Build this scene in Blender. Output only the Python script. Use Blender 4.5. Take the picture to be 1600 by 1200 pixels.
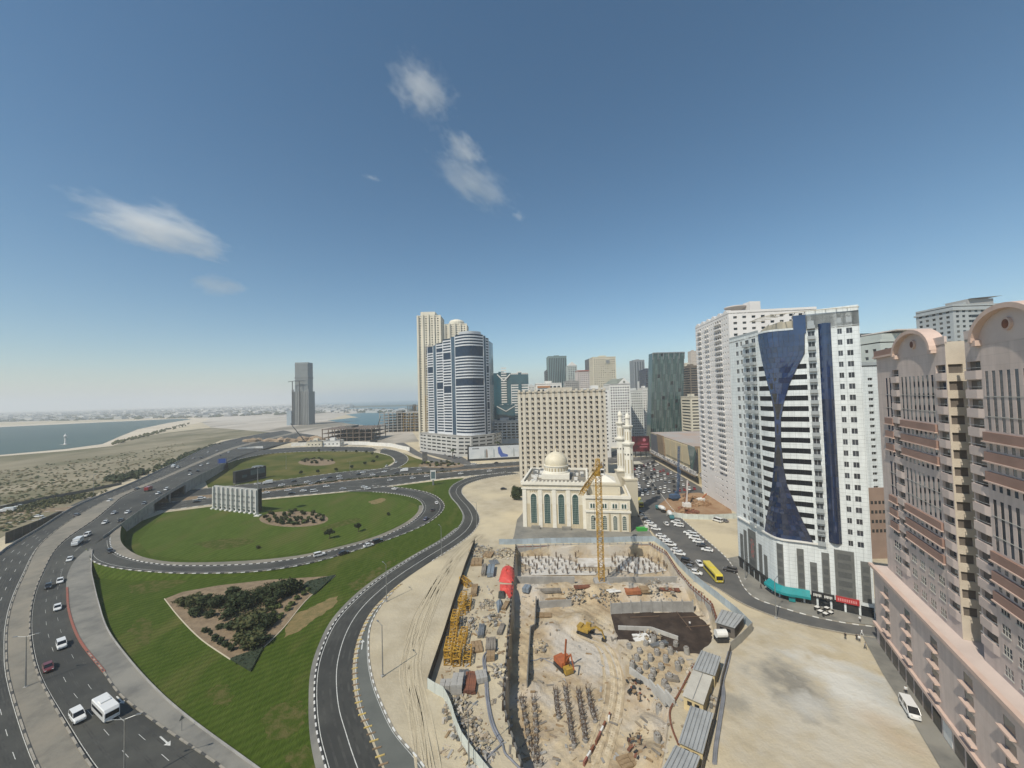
import bpy, bmesh, math, random
from mathutils import Vector, Matrix
from mathutils.geometry import tessellate_polygon
random.seed(7)
rad = math.radians
scene = bpy.context.scene
COL = scene.collection
for o in list(bpy.data.objects): bpy.data.objects.remove(o)

# ---------------------------------------------------------------- camera
FPX = 601.0; CZ = 66.0; PITCH = math.atan(19/601.0); ROLL = rad(1.5)
_f = Vector((0, math.cos(PITCH), math.sin(PITCH)))
_u0 = Vector((0, -math.sin(PITCH), math.cos(PITCH))); _r0 = Vector((1, 0, 0))
_u = _u0*math.cos(ROLL) + _r0*math.sin(ROLL)
_r = _r0*math.cos(ROLL) - _u0*math.sin(ROLL)
cam = bpy.data.cameras.new('camera'); camo = bpy.data.objects.new('camera', cam); COL.objects.link(camo)
cam.sensor_width = 36; cam.lens = FPX/1600*36; cam.clip_start = 0.5; cam.clip_end = 90000
camo.matrix_world = Matrix(((_r.x, _u.x, -_f.x, 0), (_r.y, _u.y, -_f.y, 0), (_r.z, _u.z, -_f.z, CZ), (0, 0, 0, 1)))
scene.camera = camo

# ---------------------------------------------------------------- sky and sun
SUNV = Vector((-6.4, -7.8, 12.1)).normalized()
world = bpy.data.worlds.new('World'); scene.world = world; world.use_nodes = True
wn = world.node_tree.nodes; wl = world.node_tree.links
sky = wn.new('ShaderNodeTexSky'); sky.sky_type = 'NISHITA'; sky.sun_disc = False
sky.sun_elevation = math.asin(SUNV.z); sky.sun_rotation = math.atan2(SUNV.x, SUNV.y)
sky.air_density = 1.0; sky.dust_density = 0.5; sky.ozone_density = 2.0; sky.altitude = 0
bg = wn['Background']; bg.inputs['Strength'].default_value = 0.092
gm = wn.new('ShaderNodeGamma'); gm.inputs['Gamma'].default_value = 1.1; hs = wn.new('ShaderNodeHueSaturation'); hs.inputs['Saturation'].default_value = 1.14; hs.inputs['Hue'].default_value = .488
wl.new(sky.outputs[0], gm.inputs[0]); wl.new(gm.outputs[0], hs.inputs['Color']); wl.new(hs.outputs[0], bg.inputs[0])
sl = bpy.data.lights.new('sun', 'SUN'); sl.energy = 4.3; sl.angle = rad(0.53); sl.color = (1.0, 0.925, 0.79)
so = bpy.data.objects.new('sun', sl); COL.objects.link(so)
so.rotation_euler = SUNV.to_track_quat('Z', 'Y').to_euler(); so.location = (0, 0, 300)
vs = scene.view_settings
vs.view_transform = 'Standard'; vs.look = 'None'; vs.gamma = 1; vs.use_curve_mapping = False; vs.exposure = 0.0
scene.cycles.max_bounces = 12; scene.cycles.diffuse_bounces = 3; scene.cycles.glossy_bounces = 3; scene.cycles.transmission_bounces = 2; scene.cycles.volume_bounces = 10
scene.cycles.use_denoising = True

# ---------------------------------------------------------------- helpers
def G(u, v, z=0.0):
    """the point at height z that the photograph shows at (u, v)"""
    d = _r*((u-800)/FPX) - _u*((v-600)/FPX) + _f
    t = (z-CZ)/d.z
    return Vector((d.x*t, d.y*t, z))
def PJ(p):
    q = Vector((p[0], p[1], p[2]-CZ)); k = q.dot(_f)
    return 800+FPX*q.dot(_r)/k, 600-FPX*q.dot(_u)/k
def HZ(p, v):
    """height above point p that shows at row v"""
    lo, hi = -60, 500
    for _ in range(40):
        m = (lo+hi)/2
        if PJ((p[0], p[1], m))[1] > v: lo = m
        else: hi = m
    return lo
def at_depth(u, y):
    """ground position at distance y that shows in column u near the horizon"""
    d = _r*((u-800)/FPX) - _u*(19/FPX) + _f
    return Vector((d.x/d.y*y, y, 0))

MATS = {}
def mat(name, c, c2=None, scale=0.3, rough=0.8, metal=0.0, bump=0.0, bscale=None, rnd=0.0, detail=5, c3=None, scale3=0.02, world_co=False, spec=0.5, stretch=None, lo=.4, hi=.62, lo3=.45, hi3=.6, coat=0):
    if name in MATS: return MATS[name]
    m = bpy.data.materials.new(name); m.use_nodes = True; MATS[name] = m
    n = m.node_tree.nodes; l = m.node_tree.links; b = n['Principled BSDF']
    b.inputs['Roughness'].default_value = rough; b.inputs['Metallic'].default_value = metal
    b.inputs['Specular IOR Level'].default_value = spec
    if coat: b.inputs['Coat Weight'].default_value = coat; b.inputs['Coat Roughness'].default_value = .08
    col = None
    rgb = lambda q: (q[0], q[1], q[2], 1)
    if c2 or bump:
        if world_co: co = n.new('ShaderNodeNewGeometry').outputs['Position']
        else: co = n.new('ShaderNodeTexCoord').outputs['Object']
        if stretch:
            mp = n.new('ShaderNodeMapping'); mp.inputs['Scale'].default_value = stretch[:3]
            if len(stretch) > 3: mp.inputs['Rotation'].default_value = (0, 0, stretch[3])
            l.new(co, mp.inputs[0]); co = mp.outputs[0]
    def noise(s, det):
        t = n.new('ShaderNodeTexNoise'); t.inputs['Scale'].default_value = s; t.inputs['Detail'].default_value = det
        t.inputs['Roughness'].default_value = .62
        l.new(co, t.inputs['Vector']); return t.outputs['Fac']
    def ramp(fac, a, bb):
        r = n.new('ShaderNodeMapRange'); r.inputs[1].default_value = a; r.inputs[2].default_value = bb
        l.new(fac, r.inputs[0]); return r.outputs[0]
    def mix(fac, A, B):
        x = n.new('ShaderNodeMix'); x.data_type = 'RGBA'; l.new(fac, x.inputs[0])
        for s, q in ((x.inputs[6], A), (x.inputs[7], B)):
            if isinstance(q, tuple): s.default_value = rgb(q)
            else: l.new(q, s)
        return x.outputs[2]
    if c2: col = mix(ramp(noise(scale, detail), lo, hi), tuple(c), tuple(c2))
    if c3: col = mix(ramp(noise(scale3, 4), lo3, hi3), col, tuple(c3))
    if rnd:
        oi = n.new('ShaderNodeObjectInfo'); h = n.new('ShaderNodeHueSaturation')
        mr = n.new('ShaderNodeMapRange'); mr.inputs[3].default_value = 1-rnd; mr.inputs[4].default_value = 1+rnd
        l.new(oi.outputs['Random'], mr.inputs[0]); l.new(mr.outputs[0], h.inputs['Value'])
        if col: l.new(col, h.inputs['Color'])
        else: h.inputs['Color'].default_value = rgb(c)
        col = h.outputs[0]
    if col: l.new(col, b.inputs['Base Color'])
    else: b.inputs['Base Color'].default_value = rgb(c)
    if bump:
        bp = n.new('ShaderNodeBump'); bp.inputs['Strength'].default_value = bump; bp.inputs['Distance'].default_value = .3
        l.new(noise(bscale or scale*4, 4), bp.inputs['Height']); l.new(bp.outputs[0], b.inputs['Normal'])
    return m

def tiled(name, c, joint, w, h, c2=None, rough=.5, off=0.5, mortar=.03, metal=0.0, streak=0.0):
    """wall cladding with fine joints, laid out on the wall's own metres (UV)"""
    if name in MATS: return MATS[name]
    m = bpy.data.materials.new(name); m.use_nodes = True; MATS[name] = m
    n = m.node_tree.nodes; l = m.node_tree.links; b = n['Principled BSDF']
    b.inputs['Roughness'].default_value = rough; b.inputs['Metallic'].default_value = metal
    uv = n.new('ShaderNodeUVMap'); t = n.new('ShaderNodeTexBrick'); t.offset = off; t.inputs['Scale'].default_value = 1
    t.inputs['Brick Width'].default_value = w; t.inputs['Row Height'].default_value = h; t.inputs['Mortar Size'].default_value = mortar
    t.inputs['Color1'].default_value = (*c, 1); t.inputs['Color2'].default_value = (*(c2 or c), 1); t.inputs['Mortar'].default_value = (*joint, 1)
    l.new(uv.outputs[0], t.inputs[0])
    ns = n.new('ShaderNodeTexNoise'); ns.inputs['Scale'].default_value = .35; ns.inputs['Detail'].default_value = 6
    mp = n.new('ShaderNodeMapping'); mp.inputs['Scale'].default_value = (2.5, .35, 1); l.new(uv.outputs[0], mp.inputs[0]); l.new(mp.outputs[0], ns.inputs['Vector'])
    mr = n.new('ShaderNodeMapRange'); mr.inputs[1].default_value = .35; mr.inputs[2].default_value = .7; mr.inputs[3].default_value = 1.0; mr.inputs[4].default_value = .82
    l.new(ns.outputs['Fac'], mr.inputs[0])
    x = n.new('ShaderNodeMix'); x.data_type = 'RGBA'; x.blend_type = 'MULTIPLY'; x.inputs[0].default_value = 1
    l.new(t.outputs['Color'], x.inputs[6]); l.new(mr.outputs[0], x.inputs[7]); l.new(x.outputs[2], b.inputs['Base Color'])
    return m

class MB:
    """collects faces for one mesh"""
    def __init__(s): s.v = []; s.f = []; s.m = []; s.uv = {}
    def face(s, pts, mi=0, uv=None):
        i = len(s.v); s.v.extend([tuple(p) for p in pts]); s.f.append(tuple(range(i, i+len(pts)))); s.m.append(mi)
        if uv: s.uv[len(s.f)-1] = uv
    def box(s, c, d, rz=0.0, mi=0, top=True, bottom=True):
        x, y, z = d[0]/2, d[1]/2, d[2]/2; cs, sn = math.cos(rz), math.sin(rz)
        P = [(c[0]+a*cs-b*sn, c[1]+a*sn+b*cs, c[2]+e) for e in (-z, z) for a, b in ((-x, -y), (x, -y), (x, y), (-x, y))]
        i = len(s.v); s.v.extend(P)
        F = [(0, 1, 5, 4), (1, 2, 6, 5), (2, 3, 7, 6), (3, 0, 4, 7)]
        if bottom: F.append((3, 2, 1, 0))
        if top: F.append((4, 5, 6, 7))
        for q in F: s.f.append(tuple(i+k for k in q)); s.m.append(mi)
    def b2(s, x0, x1, y0, y1, z0, z1, mi=0): s.box(((x0+x1)/2, (y0+y1)/2, (z0+z1)/2), (x1-x0, y1-y0, z1-z0), 0, mi)
    def tube(s, p0, p1, r0, r1=None, n=6, mi=0, cap=True):
        p0 = Vector(p0); p1 = Vector(p1); r1 = r0 if r1 is None else r1
        d = p1-p0
        if d.length < 1e-6: return
        d.normalize(); a = d.orthogonal().normalized(); b = d.cross(a); i = len(s.v)
        for p, r in ((p0, r0), (p1, r1)):
            for k in range(n):
                t = 2*math.pi*k/n; s.v.append(tuple(p+a*(r*math.cos(t))+b*(r*math.sin(t))))
        for k in range(n): s.f.append((i+k, i+(k+1) % n, i+n+(k+1) % n, i+n+k)); s.m.append(mi)
        if cap:
            s.f.append(tuple(i+n-1-k for k in range(n))); s.m.append(mi); s.f.append(tuple(i+n+k for k in range(n))); s.m.append(mi)
    def path(s, pts, r, n=6, mi=0):
        for a, b in zip(pts, pts[1:]): s.tube(a, b, r, r, n, mi)
    def beam(s, p0, p1, w, mi=0): s.tube(p0, p1, w*.7071, None, 4, mi)
    def lathe(s, prof, c=(0, 0, 0), n=20, mi=0):
        i = len(s.v)
        for r, z in prof:
            for k in range(n):
                t = 2*math.pi*k/n; s.v.append((c[0]+r*math.cos(t), c[1]+r*math.sin(t), c[2]+z))
        for j in range(len(prof)-1):
            for k in range(n):
                s.f.append((i+j*n+k, i+j*n+(k+1) % n, i+(j+1)*n+(k+1) % n, i+(j+1)*n+k)); s.m.append(mi)
        s.f.append(tuple(i+(len(prof)-1)*n+k for k in range(n))); s.m.append(mi)
    def prism(s, poly, z0, z1, mi=0, cap=True, mtop=None):
        n = len(poly)
        for k in range(n):
            a, b = poly[k], poly[(k+1) % n]
            s.face([(a[0], a[1], z0), (b[0], b[1], z0), (b[0], b[1], z1), (a[0], a[1], z1)], mi)
        if cap:
            for t in tessellate_polygon([[Vector((p[0], p[1], 0)) for p in poly]]):
                P = [(poly[i][0], poly[i][1], z1) for i in t]
                q = [Vector(p) for p in P]
                if (q[1]-q[0]).cross(q[2]-q[0]).z < 0: P.reverse()
                s.face(P, mi if mtop is None else mtop)
    def blob(s, c, r, mi=0, n=6, jit=.25, sq=1.0):
        i = len(s.v); rings = max(2, n//2)
        s.v.append((c[0], c[1], c[2]+r*sq))
        for j in range(1, rings):
            t = math.pi*j/rings
            for k in range(n):
                q = r*(1+random.uniform(-jit, jit)); p = 2*math.pi*(k+.5*(j % 2))/n
                s.v.append((c[0]+q*math.sin(t)*math.cos(p), c[1]+q*math.sin(t)*math.sin(p), c[2]+q*sq*math.cos(t)))
        s.v.append((c[0], c[1], c[2]-r*sq)); last = len(s.v)-1
        for k in range(n): s.f.append((i, i+1+k, i+1+(k+1) % n)); s.m.append(mi)
        for j in range(rings-2):
            for k in range(n): s.f.append((i+1+j*n+k, i+1+(j+1)*n+k, i+1+(j+1)*n+(k+1) % n, i+1+j*n+(k+1) % n)); s.m.append(mi)
        for k in range(n): s.f.append((last, last-n+(k+1) % n, last-n+k)); s.m.append(mi)
    def leaves(s, c, r, num, size, mi=0, sq=1.0, mats=1):
        for _ in range(num):
            d = Vector((random.gauss(0, 1), random.gauss(0, 1), random.gauss(0, 1))).normalized()
            q = r*random.uniform(.55, 1.05)
            p = Vector((c[0]+d.x*q, c[1]+d.y*q, c[2]+d.z*q*sq))
            a = Vector((random.gauss(0, 1), random.gauss(0, 1), random.gauss(0, .6))).normalized()
            b = a.cross(Vector((random.gauss(0, 1), random.gauss(0, 1), random.gauss(0, 1)))).normalized()
            z = size*random.uniform(.6, 1.3)
            s.face([p-a*z, p-b*z*.6, p+a*z, p+b*z*.6], mi+random.randrange(mats))
    def mesh(s, name, mats, smooth=False):
        me = bpy.data.meshes.new(name); me.from_pydata(s.v, [], s.f)
        for m in mats: me.materials.append(m)
        if len(mats) > 1: me.polygons.foreach_set('material_index', s.m)
        if s.uv:
            lay = me.uv_layers.new(name='UVMap')
            for fi, uv in s.uv.items():
                st = me.polygons[fi].loop_start
                for k, q in enumerate(uv): lay.data[st+k].uv = q
        if smooth: me.polygons.foreach_set('use_smooth', [True]*len(me.polygons))
        me.update(); return me
    def build(s, name, mats, parent=None, loc=None, rz=0.0, smooth=False, kind=None):
        if not isinstance(mats, (list, tuple)): mats = [mats]
        return link(name, s.mesh(name, mats, smooth), parent, loc, rz, kind)

def link(name, me, parent=None, loc=None, rz=0.0, kind=None):
    o = bpy.data.objects.new(name, me); COL.objects.link(o)
    if parent: o.parent = parent
    if loc is not None: o.location = loc
    if rz: o.rotation_euler = (0, 0, rz)
    if kind: o['kind'] = kind
    return o
def tag(o, label, cat, group=None):
    o['label'] = label; o['category'] = cat
    if group: o['group'] = group
    return o
def thing(name, label, cat, loc=(0, 0, 0), rz=0.0, group=None):
    o = bpy.data.objects.new(name, None); COL.objects.link(o); o.location = loc; o.rotation_euler = (0, 0, rz); o.empty_display_size = .5
    return tag(o, label, cat, group)
def dup(root, loc, rz=0.0, label=None, scale=None, mats=None):
    r = root.copy(); COL.objects.link(r); r.location = loc; r.rotation_euler = (0, 0, rz)
    if scale: r.scale = scale if isinstance(scale, (tuple, list)) else (scale,)*3
    if label: r['label'] = label
    for ch in root.children:
        c = ch.copy(); COL.objects.link(c); c.parent = r
        for g in ch.children:
            d = g.copy(); COL.objects.link(d); d.parent = c
    return r
ORD = ['first', 'second', 'third', 'fourth', 'fifth', 'sixth', 'seventh', 'eighth', 'ninth', 'tenth', 'eleventh', 'twelfth', 'thirteenth', 'fourteenth', 'fifteenth', 'sixteenth', 'seventeenth', 'eighteenth', 'nineteenth', 'twentieth']
def nth(i):
    if i < 20: return ORD[i]
    t = ['', '', 'twenty', 'thirty', 'forty', 'fifty', 'sixty', 'seventy', 'eighty', 'ninety'][(i+1)//10]
    k = (i+1) % 10
    return t+'-'+ORD[k-1] if k else t[:-1]+'ieth'

def crs(pts, n):
    """smooth curve through pts, n points evenly spaced"""
    P = [Vector(p) for p in pts]
    P = [P[0]*2-P[1]]+P+[P[-1]*2-P[-2]]; out = []
    for i in range(1, len(P)-2):
        a, b, c, d = P[i-1:i+3]
        t0 = 0; t1 = t0+max((b-a).length, 1e-4)**.5; t2 = t1+max((c-b).length, 1e-4)**.5; t3 = t2+max((d-c).length, 1e-4)**.5
        for k in range(24):
            t = t1+(t2-t1)*k/24
            A1 = a*((t1-t)/(t1-t0))+b*((t-t0)/(t1-t0)); A2 = b*((t2-t)/(t2-t1))+c*((t-t1)/(t2-t1)); A3 = c*((t3-t)/(t3-t2))+d*((t-t2)/(t3-t2))
            B1 = A1*((t2-t)/(t2-t0))+A2*((t-t0)/(t2-t0)); B2 = A2*((t3-t)/(t3-t1))+A3*((t-t1)/(t3-t1))
            out.append(B1*((t2-t)/(t2-t1))+B2*((t-t1)/(t2-t1)))
    out.append(P[-2]); return even(out, n)
def even(pts, n):
    L = [0]
    for a, b in zip(pts, pts[1:]): L.append(L[-1]+(Vector(b)-Vector(a)).length)
    res = []; j = 0
    for k in range(n):
        t = L[-1]*k/(n-1)
        while j < len(L)-2 and L[j+1] < t: j += 1
        q = (t-L[j])/max(L[j+1]-L[j], 1e-9); res.append(Vector(pts[j]).lerp(Vector(pts[j+1]), min(1, q)))
    return res
def pix(lst, dz=0.0): return [G(q[0], q[1], (q[2] if len(q) > 2 else 0)+dz) for q in lst]
def sheet(name, poly, z, m, parent=None, kind='structure'):
    mb = MB()
    for t in tessellate_polygon([[Vector((p[0], p[1], 0)) for p in poly]]):
        P = [Vector((poly[i][0], poly[i][1], z)) for i in t]
        if (P[1]-P[0]).cross(P[2]-P[0]).z < 0: P.reverse()
        mb.face(P)
    return mb.build(name, m, parent, kind=None if parent else kind)

class Road:
    def __init__(s, Lp, Rp, n=90, dz=0.02):
        s.L = crs(pix(Lp), n); s.R = crs(pix(Rp), n); s.n = n
        for p in s.L+s.R: p.z += dz
        mid = [(a+b)/2 for a, b in zip(s.L, s.R)]; s.len = sum((b-a).length for a, b in zip(mid, mid[1:]))
    def at(s, q, t):
        q = max(0, min(.99999, q))*(s.n-1); i = int(q); k = q-i
        return s.L[i].lerp(s.L[i+1], k).lerp(s.R[i].lerp(s.R[i+1], k), t)
    def nearest(s, p):
        best = min(((s.at(i/300, .5)-p).xy.length, i/300) for i in range(301)); q = best[1]
        a, b = s.at(q-.004, .5), s.at(q+.004, .5); return q, math.atan2(b.y-a.y, b.x-a.x)
    def surf(s, name, m, skirt=0.0, flare=0.0, parent=None, ms=None, base=-.3):
        mb = MB()
        for i in range(s.n-1):
            a, b, c, d = s.L[i], s.R[i], s.R[i+1], s.L[i+1]
            P = [a, b, c, d]
            if (b-a).cross(c-a).z < 0: P.reverse()
            mb.face(P)
            if skirt:
                for (p, q, o1, o2) in ((a, d, b, c), (b, c, a, d)):
                    f1 = (p-o1).xy.normalized()*max(p.z, 0)*flare; f2 = (q-o2).xy.normalized()*max(q.z, 0)*flare
                    mb.face([p, q, (q.x+f2.x, q.y+f2.y, base), (p.x+f1.x, p.y+f1.y, base)], 1)
        return mb.build(name, [m, ms or m], parent, kind=None if parent else 'structure')
    def strip(s, mb, t, w, q0=0.0, q1=1.0, dash=0.0, gap=0.0, dz=.006, mi=0):
        """painted line at fraction t across the road"""
        step = (dash if dash else 4.0); q = q0*s.len
        while q < q1*s.len:
            e = min(q+step, q1*s.len); sub = 2
            for k in range(sub):
                a, b = (q+(e-q)*k/sub)/s.len, (q+(e-q)*(k+1)/sub)/s.len
                p0, p1 = s.at(a, t), s.at(b, t)
                x = (s.at(a, 1)-s.at(a, 0)).normalized()*w/2; y = (s.at(b, 1)-s.at(b, 0)).normalized()*w/2
                up = Vector((0, 0, dz)); P = [p0-x+up, p0+x+up, p1+y+up, p1-y+up]
                if (P[1]-P[0]).cross(P[2]-P[0]).z < 0: P.reverse()
                mb.face(P, mi)
            q = e+gap
    def kerb(s, name, side, parent, mats, seg=2.0, w=.3, h=.16, q0=0.0, q1=1.0, off=0.0):
        """kerb stones in alternating paint"""
        mb = MB(); q = q0*s.len; k = 0; sg = -1 if side == 0 else 1
        while q < q1*s.len:
            e = min(q+seg, q1*s.len)
            a, b = s.at(q/s.len, side), s.at(e/s.len, side)
            d = b-a
            if d.length > .05:
                x = (s.at(q/s.len, 1)-s.at(q/s.len, 0)).normalized()*sg
                c = (a+b)/2+x*(w/2+off); c.z += h/2-.03
                mb.box(c, (d.xy.length-.03, w, h+.06), math.atan2(d.y, d.x), k % len(mats))
            q = e; k += 1
        return mb.build(name, mats, parent, kind='stuff')

def inside(p, poly):
    c = False; n = len(poly)
    for i in range(n):
        a, b = poly[i], poly[i-1]
        if (a[1] > p[1]) != (b[1] > p[1]) and p[0] < (b[0]-a[0])*(p[1]-a[1])/(b[1]-a[1])+a[0]: c = not c
    return c
def edge_dist(p, poly, closed=True):
    d = 1e9; P = Vector((p[0], p[1]))
    for i in range(0 if closed else 1, len(poly)):
        a = Vector((poly[i-1][0], poly[i-1][1])); b = Vector((poly[i][0], poly[i][1])); ab = b-a
        t = max(0, min(1, (P-a).dot(ab)/max(ab.length_squared, 1e-9))); d = min(d, (P-a-ab*t).length)
    return d
# ---------------------------------------------------------------- materials
SAND = mat('sand', (.455, .398, .29), (.372, .318, .222), .12, .95, bump=.5, bscale=1.3, c3=(.53, .455, .31), scale3=.018, world_co=True, detail=8)
SITE = mat('site_soil', (.47, .385, .255), (.33, .25, .155), .16, .95, bump=1.0, bscale=.9, c3=(.46, .42, .36), scale3=.05, world_co=True, detail=9)
LOT = mat('lot_soil', (.47, .43, .35), (.38, .37, .32), .09, .95, bump=.4, bscale=1.5, c3=(.44, .35, .22), scale3=.035, world_co=True, detail=9, lo3=.52, hi3=.68)
SCRUB = mat('scrub_soil', (.19, .165, .10), (.28, .24, .16), .02, .95, bump=.6, bscale=.3, c3=(.13, .12, .06), scale3=.012, world_co=True, detail=9, stretch=(1, .45, 1, .5))
FARSAND = mat('far_sand', (.50, .46, .40), (.36, .32, .26), .004, .95, c3=(.20, .18, .14), scale3=.0035, world_co=True, detail=9, stretch=(1, .4, 1, .6), lo3=.54, hi3=.62)
BEACH = mat('beach_sand', (.58, .51, .40), (.50, .43, .33), .01, .95, world_co=True)
GRASS = mat('grass', (.046, .074, .009), (.066, .094, .015), .55, .95, bump=.9, bscale=2.2, c3=(.115, .112, .034), scale3=.055, world_co=True, detail=10, stretch=(1, .33, 1, .9), lo3=.54, hi3=.74, spec=.08, lo=.40, hi=.66)
GRASS2 = mat('far_grass', (.075, .088, .016), (.055, .074, .012), .12, .95, bump=.5, bscale=1, c3=(.125, .115, .035), scale3=.03, world_co=True, detail=9, spec=.08)
ASPH = mat('asphalt', (.050, .051, .045), (.070, .070, .061), .10, .85, bump=.15, bscale=6, c3=(.036, .037, .034), scale3=.035, world_co=True, detail=8)
ASPH2 = mat('worn_asphalt', (.125, .132, .118), (.10, .106, .095), .12, .85, bump=.15, bscale=6, world_co=True, detail=8)
ASPH3 = mat('street_asphalt', (.095, .095, .092), (.075, .075, .073), .15, .85, c3=(.12, .115, .105), scale3=.06, world_co=True, detail=8)
PAVE = mat('paving', (.205, .19, .155), (.165, .152, .125), .35, .9, bump=.2, bscale=3, c3=(.24, .215, .17), scale3=.06, world_co=True, detail=8)
PAVE2 = mat('grey_paving', (.185, .18, .16), (.145, .142, .128), .3, .9, bump=.2, bscale=3, c3=(.235, .225, .195), scale3=.07, world_co=True, detail=8)
WHITEP = mat('road_paint', (.62, .62, .58), (.45, .45, .42), 1.2, .7)
YELP = mat('yellow_paint', (.55, .40, .12), (.40, .30, .11), 1.2, .7)
REDP = mat('red_paint', (.30, .10, .07), (.24, .11, .08), .5, .85, world_co=True)
BLACKP = mat('black_paint', (.05, .05, .05), (.08, .08, .075), 1.2, .8)
CONC = mat('concrete', (.36, .35, .325), (.27, .26, .24), .25, .9, bump=.2, bscale=2, detail=8)
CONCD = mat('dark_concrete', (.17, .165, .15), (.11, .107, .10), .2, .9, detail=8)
WATER = mat('lagoon_water', (.060, .10, .085), (.05, .085, .075), .004, .45, bump=.25, bscale=.25, world_co=True, spec=.25)
SEAW = mat('sea_water', (.04, .12, .15), (.06, .15, .17), .002, .4, bump=.25, bscale=.15, world_co=True)
STEEL = mat('galvanised_steel', (.32, .33, .33), (.25, .26, .26), .8, .45, metal=.6)
DKMETAL = mat('dark_metal', (.03, .032, .034), (.05, .05, .05), 1, .5, metal=.3)
WHITE = mat('white_paint', (.72, .71, .67), (.62, .61, .57), .3, .6)
RUST = mat('rusty_steel', (.22, .085, .045), (.13, .055, .035), .8, .85, detail=7)
YCR = mat('crane_yellow', (.52, .31, .04), (.36, .20, .03), .5, .5, detail=6)
GLASS = mat('window_glass', (.012, .016, .020), rough=.06, spec=.6)
DIRT = mat('mulch_soil', (.25, .185, .115), (.18, .13, .08), .5, .95, bump=.5, world_co=True, detail=7)

# ---------------------------------------------------------------- site terrain (part of the ground)
SX0, SX1, SY0, SY1 = -22.0, 92.0, 44.0, 186.0
PIT = [p.xy for p in pix([(806, 852), (1016, 850), (1040, 862), (1058, 890), (1078, 915), (1112, 943), (1120, 968), (1112, 1000), (1083, 1030), (1062, 1075), (1046, 1105), (1044, 1150), (1034, 1200), (1010, 1400), (870, 1400), (830, 1260), (815, 1195), (800, 1150), (787, 1105), (790, 1040), (797, 960), (801, 905)])]
DARKPIT = [p.xy for p in pix([(953, 934), (1010, 931), (1082, 931), (1108, 950), (1116, 975), (1104, 1000), (1060, 996), (1020, 982), (965, 979)])]
UPPIT = [p.xy for p in pix([(808, 853), (1014, 851), (1038, 864), (1054, 890), (1060, 902), (806, 902)])]
TERR = [p.xy for p in pix([(962, 981), (1016, 984), (1058, 999), (1100, 1003), (1083, 1028), (1060, 1075), (1050, 1097), (1020, 1075), (985, 1050), (975, 1020)])]
def sst(t): t = max(0, min(1, t)); return t*t*(3-2*t)
def hn(x, y):
    return (math.sin(x*.9+math.sin(y*.7)*1.3)*math.sin(y*.8+1.7*math.sin(x*.45))*.5+math.sin(x*2.3+y*1.9)*.22+math.sin(x*.27-y*.33)*.7)
MOUNDS = [(G(905, 975, -5), 7.5, 2.2), (G(862, 985, -5), 5, 1.4), (G(840, 935, -4), 4, 1.8), (G(930, 925, -3), 5, 1.6), (G(985, 920, -2), 6, 1.5), (G(1000, 1085, -4), 6, 1.6), (G(1020, 1130, -4), 5, 1.8), (G(830, 1075, -5), 4, 1.2), (G(985, 1030, -4), 4, 1.0), (G(1015, 1180, -4), 6, 2.0)]
def site_z(x, y):
    p = (x, y); z = 0.0
    if inside(p, PIT):
        e = sst(edge_dist(p, PIT)/.8)
        if inside(p, UPPIT): z = -4.6*e+hn(x, y)*.10
        elif inside(p, DARKPIT): z = -5.2*e
        elif inside(p, TERR): z = -3.0*e+hn(x, y)*.16
        else:
            z = -5.0*e+hn(x, y)*.30*e
            dt = edge_dist(p, TERR); du = edge_dist(p, UPPIT)
            if du < 9: z = -5.0*e+(3.0*(1-sst((du-2)/7)))*e+hn(x, y)*.35*e
            for c, r, h in MOUNDS:
                d = math.hypot(x-c.x, y-c.y)/r
                if d < 1: z += h*(1-sst(d))*e
    else:
        e = min(1, edge_dist(p, PIT)/2); z = hn(x*.7, y*.7)*.10*e
        bd = min(x-SX0, SX1-x, y-SY0, SY1-y); z = z*sst(bd/5)-.02*sst(bd/5)
    return z
mb = MB(); NX, NY = 158, 200
gv = [(SX0+(SX1-SX0)*i/NX, SY0+(SY1-SY0)*j/NY) for j in range(NY+1) for i in range(NX+1)]
mb.v = [(x, y, site_z(x, y)) for x, y in gv]
for j in range(NY):
    for i in range(NX):
        a = j*(NX+1)+i; mb.f.append((a, a+1, a+NX+2, a+NX+1))
        cx, cy = gv[a][0]+.3, gv[a][1]+.3
        mb.m.append(1 if inside((cx, cy), PIT) else 0)
B = 60000.0
for x0, x1, y0, y1 in ((-B, B, -B, SY0), (-B, B, SY1, B), (-B, SX0, SY0, SY1), (SX1, B, SY0, SY1)):
    mb.face([(x0, y0, 0), (x1, y0, 0), (x1, y1, 0), (x0, y1, 0)])
mb.build('ground', [SAND, SITE], kind='structure')
SZ = lambda p: site_z(p[0], p[1]) if SX0 < p[0] < SX1 and SY0 < p[1] < SY1 else 0.0
def GS(u, v):
    """point on the uneven site floor seen at (u, v)"""
    z = 0.0
    for _ in range(12):
        p = G(u, v, z); z = z*.4+SZ(p)*.6
    return G(u, v, SZ(G(u, v, z)))

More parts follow.
